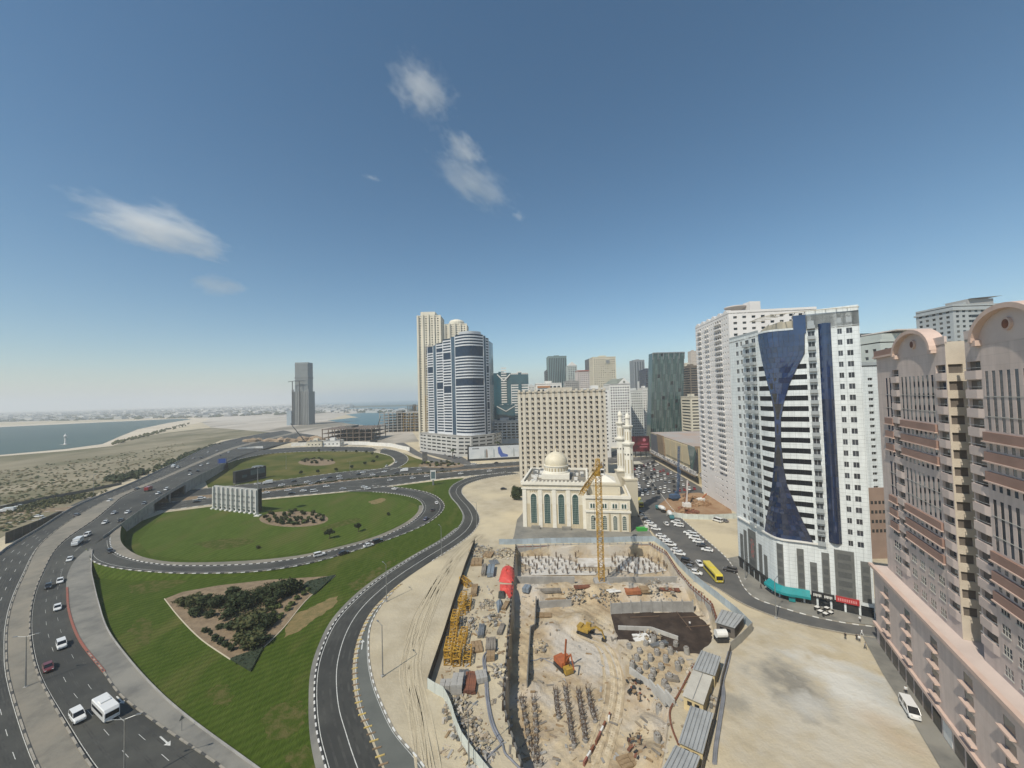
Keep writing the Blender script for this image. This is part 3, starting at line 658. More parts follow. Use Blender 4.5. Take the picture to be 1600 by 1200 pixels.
def pane_mesh(w, h, mats, nx=1, nz=0):
    key = (round(w, 2), round(h, 2), tuple(m.name for m in mats), nx, nz)
    if key not in PANES:
        m = MB(); m.face([(-w/2, 0, 0), (w/2, 0, 0), (w/2, 0, h), (-w/2, 0, h)])
        t = min(.09, w*.06)
        for k in range(nx): x = -w/2+w*(k+1)/(nx+1); m.b2(x-t/2, x+t/2, -.06, -.004, 0, h, 1)
        for k in range(nz): z = h*(k+1)/(nz+1); m.b2(-w/2, w/2, -.05, -.006, z-t/2, z+t/2, 1)
        PANES[key] = m.mesh('window', mats)
    return PANES[key]
def panes(parent, wall, runs, depth, name='window', mats=None, indiv=False, nx=1, nz=0, joined=None, base=None):
    """fill cut openings with glass: separate windows, or one joined mesh for windows too small to tell apart"""
    mats = mats or [GLASS, FRAME]; mb = base or MB()
    jm = joined or GL
    for us, z0, z1 in runs:
        if indiv and len(us) == 2:
            u = (us[0]+us[1])/2; q = wall.at(u, -depth+.01)
            link(name, pane_mesh(us[1]-us[0], z1-z0, mats, nx, nz), parent, (q.x, q.y, z0), wall.ang(u))
        elif indiv:
            m = MB()
            for a, b in zip(us, us[1:]): m.face([wall.P(a+1e-4, z0, -depth+.01), wall.P(b, z0, -depth+.01), wall.P(b, z1, -depth+.01), wall.P(a+1e-4, z1, -depth+.01)])
            m.build(name, mats, parent)
        else:
            k = random.choices(range(len(jm)), [6, 2, 2][:len(jm)])[0]
            for a, b in zip(us, us[1:]): mb.face([wall.P(a+1e-4, z0, -depth+.01), wall.P(b, z0, -depth+.01), wall.P(b, z1, -depth+.01), wall.P(a+1e-4, z1, -depth+.01)], k)
    if not indiv and mb.f and base is None: mb.build('windows', jm, parent, kind='stuff')
def grid(u0, u1, z0, z1, nc, nf, ww, wh, sill=.3):
    us = [u0, u1]; zs = [z0, z1]; cw = (u1-u0)/nc; fh = (z1-z0)/nf
    for k in range(nc): us += [u0+cw*(k+.5-ww/2), u0+cw*(k+.5+ww/2)]
    for k in range(nf): zs += [z0+fh*(k+sill), z0+fh*(k+sill+wh)]
    def op(u, z):
        a = ((u-u0)/cw) % 1; b = ((z-z0)/fh) % 1
        return u0 < u < u1 and z0 < z < z1 and abs(a-.5) < ww/2 and sill < b < sill+wh
    return us, zs, op
def bldg(name, label, loc, rz, poly, H, wm, specs, roofm=None, indiv=False, cat='building', mats=None, joined=None, depth=.35, par=1.2, group=None, nx=1, nz=0, extra=None):
    """specs: {segment: (z0, z1, ncols, nfloors, win width, win height, sill, side margin)}"""
    t = thing(name, label, cat, loc, rz, group); mb = MB(); jb = MB(); n = len(poly)
    for k in range(n):
        w = Wall([poly[k], poly[(k+1) % n]])
        if k in specs:
            z0, z1, nc, nf, ww, wh, sill, mg = specs[k]
            us, zs, op = grid(mg, w.len-mg, z0, z1, nc, nf, ww, wh, sill)
            runs = w.cut(mb, us+[0, w.len], zs+[0, H], op, depth)
            panes(t, w, runs, depth, indiv=indiv, mats=mats, nx=nx, nz=nz, joined=joined, base=None if indiv else jb)
        else: w.cut(mb, [0, w.len], [0, H], lambda u, z: False)
    mb.build('wall', wm, t)
    if jb.f: jb.build('windows', joined or GL, t, kind='stuff')
    roof(t, poly, H, roofm or CONC, wm, par)
    return t
def roof(t, poly, H, rm, wm, par=1.2, gear=True):
    m = MB(); m.prism(poly, H-.5, H-par*.0-.02); o = m.build('roof', rm, t)
    c = sum((Vector((p[0], p[1])) for p in poly), Vector((0, 0)))/len(poly); m = MB(); n = len(poly)
    for k in range(n):
        a, b = Vector((poly[k][0], poly[k][1])), Vector((poly[(k+1) % n][0], poly[(k+1) % n][1])); d = (b-a).normalized(); i = Vector((-d.y, d.x))*.35
        A = [a, b, b+i-d*.35, a+i+d*.35]
        m.prism([(q.x, q.y) for q in A], H-.03, H+par)
    m.build('parapet', wm, t)
    if gear:
        xs = [p[0] for p in poly]; ys = [p[1] for p in poly]; w, d = max(xs)-min(xs), max(ys)-min(ys)
        m = MB(); m.box((c.x, c.y, H+2), (w*.28, d*.4, 4)); m.build('lift_house', wm, t)
        m = MB()
        for _ in range(7):
            x, y = c.x+random.uniform(-.34, .34)*w, c.y+random.uniform(-.33, .33)*d
            m.box((x, y, H+.8), (random.uniform(1.5, 3.2), random.uniform(1.2, 2.4), 1.6))
        m.build('roof_units', STEEL, t, kind='stuff')
def pxb(name, label, u0, u1, vtop, y, D, wm, spec, side=None, rz=0.0, **kw):
    """a building whose front stands at distance y between columns u0 and u1"""
    a, b = at_depth(u0, y), at_depth(u1, y); W = b.x-a.x; H = HZ((a.x+b.x)/2*Vector((1, 0, 0))+Vector((0, y, 0)), vtop)
    poly = [(0, 0), (W, 0), (W, D), (0, D)]
    s = {}
    f = lambda q, L: (q.get('z0', 6), H-q.get('top', 2), max(1, round(L/q['cw'])) if q.get('cw') else 1, max(1, round((H-8)/q['fh'])), q['ww'], q['wh'], q.get('sill', .3), q.get('mg', 1.0))
    if spec: s[0] = f(spec, W); s[1] = f(side or spec, D); s[3] = f(side or spec, D); s[2] = f(spec, W)
    return bldg(name, label, (a.x, y, 0), rz, poly, H, wm, s, **kw), W, H
BGRP = None
cl = lambda n, c: mat(n, c, tuple(x*.88 for x in c), .05, .75, detail=6)
# ---- skyline beyond the hotel
pxb('tower_block', 'teal glass high-rise with a dark shaded side, tallest left of the clock tower', 858, 887, 557, 900, 45, cl('teal_wall', (.16, .23, .23)), dict(cw=4.5, fh=90, ww=.6, wh=.96, sill=.02), joined=[GL[2]])
pxb('tower_block', 'slim dark block clinging to the left of the teal high-rise', 853, 858.5, 580, 915, 30, cl('slate_wall', (.10, .12, .13)), dict(cw=4, fh=4, ww=.6, wh=.5))
t, W, H = pxb('tower_block', 'pale green tower with a white gabled roof edge, right of the teal high-rise', 888, 903, 572, 800, 25, cl('pale_green_wall', (.42, .47, .45)), dict(cw=5, fh=3.8, ww=.6, wh=.5))
m = MB(); m.face([(0, -.3, H+1), (W, -.3, H+1), (W*.5, -.3, H+9)]); m.face([(W, 24, H+1), (0, 24, H+1), (W*.5, 24, H+9)]); m.face([(0, -.3, H+1), (W*.5, -.3, H+9), (W*.5, 24, H+9), (0, 24, H+1)]); m.face([(W*.5, -.3, H+9), (W, -.3, H+1), (W, 24, H+1), (W*.5, 24, H+9)]); m.build('gable', WHITE, t)
pxb('apartment_block', 'low grey block peeping over the hotel roof below the pale green tower', 884, 906, 596, 700, 25, cl('grey_wall', (.33, .33, .32)), dict(cw=3.6, fh=3.6, ww=.55, wh=.45))
t, W, H = pxb('apartment_block', 'white block with a reddish roof line left of the cream clock tower', 903, 926, 581, 760, 26, cl('pinkish_wall', (.58, .53, .50)), dict(cw=4.2, fh=3.8, ww=.5, wh=.45))
m = MB(); m.box((W/2, 12, H+2.2), (W*.94, 26, 2.4)); m.build('roof_band', mat('brick_red', (.33, .13, .10)), t)
pxb('tower_block', 'slim dark tower just behind the left edge of the cream clock tower', 919, 931, 562, 1000, 30, cl('charcoal_wall', (.09, .10, .115)), dict(cw=4, fh=4, ww=.7, wh=.6))
t, W, H = pxb('tower_block', 'cream high-rise with a round clock-like disc at its top', 928, 964, 558.5, 620, 30, cl('cream_wall', (.62, .57, .45)), dict(cw=3.6, fh=3.5, ww=.55, wh=.48))
m = MB(); m.tube((W*.64, -.9, H-7), (W*.64, .2, H-7), 3.4, n=20); m.build('round_disc', mat('disc_grey', (.18, .2, .21)), t)
m = MB(); m.tube((W*.64, -.6, H-7), (W*.64, .3, H-7), 4.2, n=20); m.build('disc_ring', cl('cream_wall', (0, 0, 0)), t)
t, W, H = pxb('tower_block', 'white tower with a triangular pediment and sloping grey green roof', 952.5, 985, 601, 470, 32, cl('white_wall', (.74, .73, .69)), dict(cw=3.3, fh=3.3, ww=.55, wh=.5))
RG = mat('roof_green_grey', (.24, .26, .22), (.18, .2, .17), .2, .7)
m = MB(); m.face([(W*.42, -.4, H+1), (W+.4, -.4, H+1), (W*.71, -.4, H+8)]); m.face([(W*.42, -.4, H+1), (W*.71, -.4, H+8), (W*.71, 31, H+8), (W*.42, 31, H+1)], 1); m.face([(W*.71, -.4, H+8), (W+.4, -.4, H+1), (W+.4, 31, H+1), (W*.71, 31, H+8)], 1)
m.face([(0, -.4, H+1), (W*.42, -.4, H+1), (W*.55, 15, H+8), (W*.3, 15, H+8)], 1); m.face([(0, -.4, H+1), (W*.3, 15, H+8), (0, 31, H+1)], 1); m.build('pediment', [cl('white_wall', (0, 0, 0)), RG], t)
m = MB(); m.tube((W*.71, -.8, H+3.3), (W*.71, -.3, H+3.3), 1.3, n=12); m.build('oculus', RG, t)
pxb('apartment_block', 'pale block of narrow bays right of the pedimented tower', 985, 1005, 611, 520, 30, cl('pale_wall', (.66, .68, .65)), dict(cw=3, fh=3.3, ww=.5, wh=.5))
pxb('tower_block', 'grey high-rise standing alone in the gap left of the faceted glass building', 992, 1009, 563, 1100, 40, cl('blue_grey_wall', (.21, .23, .25)), dict(cw=7, fh=120, ww=.55, wh=.97, sill=.02), joined=[GL[2]])
pxb('apartment_block', 'narrow white block tucked against the left foot of the faceted glass building', 1004, 1015, 607, 560, 22, cl('white_wall', (0, 0, 0)), dict(cw=4, fh=3.5, ww=.45, wh=.5))
pxb('tower_block', 'dark blue block half hidden behind the faceted glass building', 1009, 1022, 578, 760, 35, cl('navy_wall', (.055, .07, .10)), dict(cw=5, fh=4, ww=.7, wh=.6))
pxb('tower_block', 'black slab right behind the faceted glass building', 1064, 1079, 577, 640, 40, cl('black_wall', (.045, .048, .052)), dict(cw=5, fh=3.8, ww=.8, wh=.5))
pxb('tower_block', 'cream and grey tower top above the black slab', 1073, 1086, 569, 800, 30, cl('cream_wall', (0, 0, 0)), dict(cw=4, fh=3.6, ww=.5, wh=.5))
pxb('tower_block', 'dark tower with pale balcony stripes left of the white apartment slab', 1080, 1096, 572, 560, 30, cl('brown_dark_wall', (.16, .13, .10)), dict(cw=0, fh=3.5, ww=.98, wh=.6), joined=[GL[0]])
pxb('tower_block', 'thin cream tower rising behind the left edge of the white apartment slab', 1083, 1092, 549, 950, 20, cl('beige_pink_wall', (.50, .44, .38)), dict(cw=3, fh=3.6, ww=.4, wh=.4))
pxb('apartment_block', 'short cream block with stacked balconies beside the mall roof', 1079, 1096, 621, 430, 25, cl('cream_wall', (0, 0, 0)), dict(cw=0, fh=3.4, ww=.9, wh=.45))
t, W, H = pxb('unfinished_block', 'half built block with an orange storey rising behind the hotel roof', 838, 878, 600, 480, 25, cl('white_wall', (0, 0, 0)), dict(cw=5, fh=4, ww=.7, wh=.55))
m = MB(); m.box((W*.3, 8, H-3.4), (W*.5, 18, 2.4)); m.build('orange_storey', mat('orange_clad', (.40, .20, .10)), t)
pxb('apartment_block', 'white flat roofed block just showing over the hotel right half', 911, 952, 608, 400, 20, cl('white_wall', (0, 0, 0)), dict(cw=5, fh=4, ww=.5, wh=.4))
for k, (u0, u1, v, y, c) in enumerate(((1015, 1040, 668, 700, (.5, .5, .48)), (985, 1000, 672, 620, (.55, .54, .5)), (1064, 1090, 652, 560, (.4, .39, .36)), (1088, 1100, 662, 520, (.56, .53, .46)), (950, 975, 662, 560, (.5, .48, .43)), (770, 815, 655, 700, (.46, .46, .45)))):
    pxb('low_block', ['pale low block left of the glass building foot', 'small white block right of the minarets', 'grey flat block right of the glass building foot', 'cream low block beside the white slab', 'beige low block behind the minarets', 'grey low block behind the palms left of the hotel'][k], u0, u1, v, y, 30, cl('low_wall_'+'abcdef'[k], c), dict(cw=5, fh=4, ww=.6, wh=.4))
for k, (u0, u1, v, y, c, lab) in enumerate(((826, 836, 603, 900, (.60, .60, .57), 'slim pale tower left of the half built block'), (876, 884, 588, 1150, (.40, .42, .43), 'slim grey tower between the half built block and the teal high-rise'), (966, 974, 603, 900, (.66, .64, .58), 'slim cream tower just right of the clock tower'), (1001, 1007, 596, 1000, (.60, .61, .60), 'slim white tower right of the lone grey high-rise'), (942, 951, 597, 760, (.62, .60, .54), 'pale block at the foot of the clock tower'), (1087, 1096, 590, 700, (.56, .53, .47), 'slim beige tower beside the white apartment slab'))):
    pxb('tower_block', lab, u0, u1, v, y, 22, cl('slim_wall_'+'abcdef'[k], c), dict(cw=4, fh=3.7, ww=.5, wh=.5))
# ---- teal pair left of the hotel
TEAL = mat('teal_glass', (.03, .10, .13), (.022, .075, .10), .1, .1, spec=.8)
t, W, H = pxb('office_tower', 'dark teal glass tower with a pale V shaped crest, right of the banded tower', 768, 799, 584, 620, 35, TEAL, None)
wb = cl('white_wall', (0, 0, 0))
m = MB()
for k in range(26): m.box((W*.64, -.5, 14+k*3.9), (W*.27, 1.2, 1.9))
m.build('balcony_stack', wb, t, kind='stuff')
m = MB()
for s in (-1, 1): m.beam((W*.64, -.8, H-12), (W*.64+s*W*.33, -.8, H-1), 1.5)
m.build('crest', wb, t)
t, W, H = pxb('office_tower', 'white banded tower with a teal glass top, beside the V crested tower', 799, 826, 584, 590, 35, wb, dict(cw=0, fh=3.9, ww=.99, wh=.5, mg=.6), joined=[TEAL])
m = MB(); m.b2(-.3, W+.3, -.4, 35, H-16, H-1); m.build('glass_crown', TEAL, t); m = MB(); m.b2(W*.42, W*.60, -.9, 1, 5, H+2); m.build('glass_spine', TEAL, t)
t, W, H = pxb('glass_annexe', 'short teal glass block with white V mullions in front of the V crested tower', 776, 804, 634, 560, 20, TEAL, None)
m = MB()
for s in (-1, 1): m.beam((W*.5, -.4, H-8), (W*.5+s*W*.5, -.4, H-.5), 1.0)
for k in range(7): m.box((W*.5, -.4, 4+k*4), (W*.2, .8, 1.6))
m.build('mullion', wb, t)
t, W, H = pxb('parking_block', 'low white block with open decks between the banded tower and the hotel', 762, 812, 658, 540, 25, wb, dict(cw=6, fh=4.2, ww=.75, wh=.5, sill=.25))

# ---- banded tower
WALU = tiled('white_aluminium', (.66, .68, .70), (.50, .52, .54), 6, 1.2, rough=.35, mortar=.05)
BGL = mat('banded_glass', (.012, .028, .055), (.02, .04, .075), .3, .25, spec=.35)
bo = G(714, 712); bt = thing('banded_tower', 'tall curved tower banded in white panels and dark glass', 'tower', (bo.x, bo.y, 0))
HB = HZ(bo, 523); arc = lambda x0, x1, y0, bul, n=14: [(x0+(x1-x0)*k/n, y0-bul*math.sin(math.pi*k/n)) for k in range(n+1)]
glassrows = (12, 13, 21, 31, 32, 33)
def banded(path, H, nf, label, rows, mb, jb, z0=24):
    w = Wall(path); fh = (H-z0)/nf; zs = [0, H]; us = [0, w.len, .8, w.len-.8]
    for k in range(nf): zs += [z0+fh*(k+.44), z0+fh*(k+1)]+([z0+fh*k] if k in rows else [])
    def op(u, z):
        if z < z0 or not .8 < u < w.len-.8: return False
        k = int((z-z0)/fh); b = (z-z0)/fh-k; return b > .44 or k in rows
    runs = w.cut(mb, us, zs, op, .5); panes(bt, w, runs, .5, joined=[BGL], base=jb)
mb = MB(); jb = MB(); gb = MB()
segs = [([(-41, 42), (-32, 36)], HB-8, (24, 25, 32, 33)), ([(-28, 32), (-18, 25)], HB-5, (17, 18, 31)), ([(-18, 25), (-17, 20), (-6, 12)], HB-2, (15, 16, 27, 28)), (arc(-1, 33, 6, 11), HB, (17, 18, 27, 28, 29))]
for p, h, rws in segs: banded(p, h, 34, '', rws, mb, jb)
for p, h in (([(-32, 36), (-28, 32)], HB-7), ([(-6, 12), (-1, 6)], HB-1), ([(33, 6), (35, 8.5)], HB-1), ([(38.5, 14), (40.5, 26), (42, 38)], HB-6)):
    w = Wall(p); w.cut(gb, [0, w.len], [20, h], lambda u, z: False)
banded([(35, 8.5), (38.5, 14)], HB-3, 34, '', (9, 10, 22, 23), mb, jb)
mb.build('wall', WALU, bt); jb.build('window_bands', [BGL], bt, kind='stuff'); gb.build('glass_strip', mat('steel_blue_glass', (.05, .09, .13), (.04, .07, .11), .1, .15), bt)
foot = [(-41, 42), (-32, 36), (-28, 32), (-18, 25), (-17, 20), (-6, 12)]+arc(-1, 33, 6, 11)+[(35, 8.5), (38.5, 14), (40.5, 26), (42, 38), (20, 60), (-20, 64)]
m = MB(); m.prism([(q[0]*.985, q[1]+.6) for q in foot], 0, HB-9); m.build('core', BGL, bt)
m = MB(); m.prism(arc(3, 29, 14, 8)+[(29, 24), (3, 24)], HB-10, HB+5); m.build('crown', WALU, bt)
pp = [(-54, 50), (-42, 34), (2, -9), (18, -12), (42, 6), (50, 36), (-20, 75)]
m = MB(); jb = MB()
for k in range(5):
    w = Wall([pp[k], pp[k+1]]); us, zs, op = grid(1, w.len-1, 2, 22, max(2, int(w.len/9)), 5, .8, .42, .35); r = w.cut(m, us+[0, w.len], zs+[0, 23], op, .5); panes(bt, w, r, .5, base=jb)
m.build('podium', cl('podium_grey', (.50, .49, .46)), bt); jb.build('podium_windows', GL, bt, kind='stuff'); m = MB(); m.prism(pp, 22, 22.9); m.build('podium_roof', CONC, bt)

# ---- cream twin towers behind the banded tower
CREAM = cl('cream_tower_wall', (.70, .65, .53))
for (u0, u1, v, y, lab, steps) in ((655, 690, 494, G(670, 697).y, 'tallest cream tower with stepped sides left of the banded tower', True), (697, 731, 507, G(670, 697).y+90, 'second cream tower with a round top showing above the banded tower', False)):
    t, W, H = pxb('residential_tower', lab, u0, u1, v, y, 34, CREAM, dict(cw=4.4, fh=3.6, ww=.5, wh=.5, z0=20), dict(cw=0, fh=3.6, ww=.75, wh=.5, z0=20))
    m = MB()
    for q in (.0, .22, .47, .72, 1.0): m.b2(W*q-1.2, W*q+1.2, -1.6, -.02, 0, H+3-4*abs(q-.5))
    m.build('corner_pier', CREAM, t)
    m = MB()
    if not steps: m.lathe([(W*.36, 0), (W*.36, 5), (W*.3, 8), (W*.12, 10)], (W*.5, 16, H+1))
    else: m.b2(W*.1, W*.75, 4, 28, H+1, H+7)
    m.build('crown', CREAM, t)
    if steps:      # unfinished lower block with scaffold in front
        m = MB(); f = MB()
        for k in range(36):
            f.b2(W*.45, W*1.25, -22, -3, 8+k*3.6, 8.5+k*3.6)
        for i in range(6):
            for j in (-22, -4): m.b2(W*.45+W*.8*i/5-.5, W*.45+W*.8*i/5+.5, j, j+1, 0, 138)
        f.build('floor_slab', CONC, t, kind='stuff'); m.build('column', CONC, t, kind='stuff')
        s = MB()
        for i in range(8):
            s.tube((W*.45+W*.8*i/7, -24, 0), (W*.45+W*.8*i/7, -24, 70), .25, n=4)
        for k in range(18): s.tube((W*.45, -24, 4*k), (W*1.25, -24, 4*k), .22, n=4)
        s.build('scaffold', YCR, t)
# ---- unfinished decks by the sea
def decks(label, u0, u1, vtop, y, D, nf, colm, yel=True, tower=None):
    a, b = at_depth(u0, y), at_depth(u1, y); W = b.x-a.x; H = HZ((a.x+W/2, y), vtop); t = thing('unfinished_building', label, 'building', (a.x, y, 0)); fh = H/nf
    for k in range(nf): m = MB(); m.b2(0, W, 0, D, fh*(k+1)-.8, fh*(k+1)); m.build('floor_slab', colm, t)
    nc = max(4, int(W/9)); c = MB()
    for i in range(nc+1):
        for j in range(3): c.box((.6+(W-1.2)*i/nc, .8+(D-1.6)*j/2, H/2-.3), (1.1, 1.1, H+2.2))
    c.build('columns', colm, t, kind='stuff'); m = MB(); m.b2(W*.35, W*.5, D*.3, D*.7, 0, H+3); m.build('stair_core', CONCD, t)
    if yel:
        s = MB()
        for i in range(4): s.tube((W*(.6+.13*i), -.8, 0), (W*(.6+.13*i), -.8, H), .3, n=4)
        for k in range(6): s.tube((W*.6, -.8, H*(k+1)/6.2), (W, -.8, H*(k+1)/6.2), .25, n=4)
        s.build('scaffold', YCR, t)
    return t
decks('grey open decked car park under construction beside the sea', 592, 655, 645, G(620, 675).y, 60, 7, CONC)
decks('brown concrete frame of a building behind the white hoarding', 502, 580, 670, G(540, 690).y, 70, 3, mat('brown_concrete', (.17, .13, .10), (.11, .085, .07), .1, .9), False)
decks('small dark frame standing above the open decked car park', 636, 656, 634, G(640, 672).y+90, 30, 4, CONCD)
# ---- lone unfinished tower far left
y = G(470, 664).y; a, b = at_depth(457, y), at_depth(482, y); W = b.x-a.x; t = thing('unfinished_tower', 'lone grey tower under construction on the pale coast', 'tower', (a.x, y, 0)); H1 = HZ((a.x, y), 612); H2 = HZ((a.x, y), 566.5)
GT = cl('grey_frame', (.16, .175, .175)); GT2 = cl('grey_net', (.21, .235, .24))
m = MB(); m.b2(0, W, 0, 34, 0, H1); m.build('lower_shaft', GT, t); m = MB(); m.b2(W*.13, W*.93, 3, 31, H1, H2); m.build('upper_shaft', GT2, t)
m = MB()
for k in range(30): m.b2(-.8, W+.8, -1.2, 34.6, 4+k*(H1-4)/30, 5.6+k*(H1-4)/30)
m.build('floor_edge', cl('light_slab', (.25, .26, .255)), t, kind='stuff'); m = MB()
for i in range(11): x = W*i/10; m.b2(x-1.0, x+1.0, -2.2, -1.3, 0, H1+random.uniform(-3, 8))
m.build('column', cl('light_slab', (0, 0, 0)), t, kind='stuff'); m = MB()
for k in range(20): m.b2(W*.12, W*.94, 2.6, 31.6, H1+6+k*(H2-H1-8)/20, H1+7.0+k*(H2-H1-8)/20)
m.b2(W*.12, W*.95, 2.4, 31.8, H1+(H2-H1)*.44, H1+(H2-H1)*.5); m.build('upper_floor_edge', GT, t, kind='stuff')
m = MB(); m.b2(-W*.3, -.5, -6, 30, 0, 40); m.build('podium', cl('blue_grey_net', (.30, .36, .40)), t)
for x in (W*.06, W*.5): m = MB(); m.tube((x, -5, 0), (x, -5, H1+30), 1.2, n=4); m.beam((x-12, -5, H1+28), (x+22, -5, H1+32), 1.3); m.build('crane_mast', DKMETAL, t)
# ---------------------------------------------------------------- hotel block
HOT = mat('hotel_stone', (.55, .495, .40), (.475, .42, .335), .08, .85, detail=8); HOTL = mat('hotel_pier', (.61, .565, .475), (.54, .495, .41), .1, .85, detail=8)
hp = G(813, 755); D = 24.0; W = at_depth(946, hp.y).x-hp.x; H = HZ(hp, 615)
HGL = [mat('hotel_glass', (.016, .016, .017), rough=.15, rnd=.6), mat('ac_white', (.55, .53, .48), rough=.7)]
h = thing('apartment_hotel', 'wide beige block with a regular grid of small dark windows behind the mosque', 'building', (hp.x, hp.y, 0))
PANES_H = MB(); PANES_H.face([(-.95, 0, 0), (.95, 0, 0), (.95, 0, 2.3), (-.95, 0, 2.3)]); PANES_H.b2(-.85, -.05, -.3, -.01, .05, .75, 1); PANES_H.b2(-.03, .03, -.06, -.01, 0, 2.3, 1); PH = PANES_H.mesh('window', HGL)
mb = MB(); poly = [(0, 0), (W, 0), (W, D), (0, D)]
for k in range(4):
    w = Wall([poly[k], poly[(k+1) % 4]])
    if k == 0:
        us = [0, W]; zs = [0, H]; cw = W/15; fh = (H-5)/17
        for i in range(15): us += [cw*(i+.5)-.95, cw*(i+.5)+.95]
        for j in range(17): zs += [3+fh*j, 5.3+fh*j]
        op = lambda u, z: abs((u/cw) % 1-.5) < .95/cw and (z-3) % fh < 2.3 and 3 < z < 3+fh*16.6
        for us_, z0, z1 in w.cut(mb, us, zs, op, .35):
            q = w.at((us_[0]+us_[1])/2, -.3); link('window', PH, h, (q.x, q.y, z0))
    elif k == 3: us, zs, op = grid(2, D-2, 3, H-2, 4, 17, .4, .55, .2); panes(h, w, w.cut(mb, us+[0, D], zs+[0, H], op, .4), .4)
    else: w.cut(mb, [0, w.len], [0, H], lambda u, z: False)
mb.build('wall', HOT, h)
pm = MB(); pm.b2(-.95, .95, -.3, -.003, 0, H+.6); pme = pm.mesh('pier', [HOTL])
for i in range(16): link('pier', pme, h, (max(.9, min(W-.9, cw*i)), 0, 0))
roof(h, poly, H, CONC, HOT, 1.4)
cm = MB(); cm.b2(-.9, .9, -1.1, .6, 0, 2.0); cme = cm.mesh('merlon', [HOTL])
for i in range(16): link('merlon', cme, h, (max(.9, min(W-.9, cw*i)), 0, H+.62))

# ---------------------------------------------------------------- mosque
MST = tiled('mosque_stone', (.70, .65, .52), (.60, .545, .42), 1.8, .7, (.67, .61, .48), .8, mortar=.03); MSW = mat('mosque_white', (.74, .71, .62), (.68, .645, .555), .3, .8)
MSD = tiled('mosque_ochre', (.55, .47, .32), (.46, .385, .255), 1.6, .6, (.58, .495, .345), .85, mortar=.03); MGL = mat('green_lattice_glass', (.03, .07, .065), (.05, .10, .09), .8, .2)
mL, mR = G(818, 823), G(985, 829); mo = thing('mosque', 'cream stone mosque with a dome and tall arched windows', 'mosque', (mL.x, mL.y, 0), math.atan2(mR.y-mL.y, mR.x-mL.x)); mo.scale = ((mR-mL).length/53.5,)*3
def arch(w, h, n=10, ogee=.25):
    r = w/2; pts = [(-r, 0)]
    for k in range(n+1):
        a = math.pi*(1-k/n); pts.append((r*math.cos(a), h-r*(1+ogee)+r*(1+ogee)*math.sin(a)))
    pts.append((r, 0)); return pts
def arch_window(parent, x, y, z, w, h, glass, trim, nz=14, nx=3, name='arched_window'):
    P = arch(w, h); Q = [(p[0]*1.18, p[1]*1.03) for p in P]; m = MB(); n = len(P)
    for k in range(n-1): m.face([(x+Q[k][0], y-.18, z+Q[k][1]), (x+P[k][0], y-.18, z+P[k][1]), (x+P[k+1][0], y-.18, z+P[k+1][1]), (x+Q[k+1][0], y-.18, z+Q[k+1][1])][::-1]); m.face([(x+P[k][0], y-.18, z+P[k][1]), (x+P[k+1][0], y-.18, z+P[k+1][1]), (x+P[k+1][0], y-.02, z+P[k+1][1]), (x+P[k][0], y-.02, z+P[k][1])]); m.face([(x+Q[k][0], y-.18, z+Q[k][1]), (x+Q[k+1][0], y-.18, z+Q[k+1][1]), (x+Q[k+1][0], y, z+Q[k+1][1]), (x+Q[k][0], y, z+Q[k][1])])
    g = MB(); g.face([(x+p[0], y-.03, z+p[1]) for p in P][::-1]); o = g.build(name, glass, parent); m.build('surround', trim, o)
    b = MB()
    for k in range(nz): q = h*.86*(k+1)/nz; b.b2(x-w/2, x+w/2, y-.09, y-.05, z+q-.05, z+q+.05)
    for k in range(nx): q = -w/2+w*(k+1)/(nx+1); b.b2(x+q-.05, x+q+.05, y-.1, y-.045, z, z+h*.9)
    b.build('lattice', trim if nz < 8 else mat('lattice_green', (.25, .30, .27), rough=.6), o, kind='stuff'); return o
MW, MD, MH = 33.0, 38.0, 22.5
m = MB(); Wall([(0, 0), (MW, 0)]).cut(m, [0, MW], [12, MH], lambda u, z: False); Wall([(0, MD), (0, 0)]).cut(m, [0, MD], [0, MH], lambda u, z: False); Wall([(MW, 0), (MW, MD), (0, MD)]).cut(m, [0, MW+MD], [0, MH], lambda u, z: False); m.build('wall', MST, mo)
m = MB(); Wall([(0, 0), (MW, 0)]).cut(m, [0, MW], [0, 12], lambda u, z: False); m.build('lower_wall', MSD, mo)
for i in range(5):
    x = [.9, 9.1, 16.3, 23.5, 31.6][i]; m = MB(); m.b2(x-1.0, x+1.0, -.35, -.003, 0, 20.3); m.build('pilaster', MSW, mo)
for i in range(4): arch_window(mo, [5.7, 12.7, 19.9, 27.0][i], 0, 2.2, 3.0, 15, MGL, MSW)
for i in range(4):
    for k in range(4): x = [5.7, 12.7, 19.9, 27.0][i]-1.5+k; m = MB(); m.b2(x-.32, x+.32, -.1, -.004, 18.0, 18.8); m.build('blind_arch', MSD, mo)
m = MB(); m.b2(-.6, MW+.6, -.6, -.36, 19.6, 20.4); m.b2(-.7, MW+.7, -.8, .4, MH-.6, MH+.9); m.b2(-.7, .4, .4, MD+.5, MH-.6, MH+.9); m.b2(MW-.4, MW+.7, .4, MD+.5, MH-.6, MH+.9); m.b2(.4, MW-.4, MD-.5, MD+.6, MH-.6, MH+.9); m.build('cornice', MSW, mo)
m = MB(); m.prism([(0.4, .4), (MW-.4, .4), (MW-.4, MD-.5), (.4, MD-.5)], MH-1, MH-.2); m.build('roof', PAVE, mo)
for i in range(17):
    m = MB(); m.b2(.6+2*i-.45, .6+2*i+.45, -.7, -.3, MH+.9, MH+1.7); m.build('merlon', MSW, mo)
dx, dy = 16.5, 17.5
m = MB(); m.b2(dx-7.5, dx+7.5, dy-7.5, dy+7.5, MH-.1, MH+2.6); m.build('dome_plinth', MSW, mo)
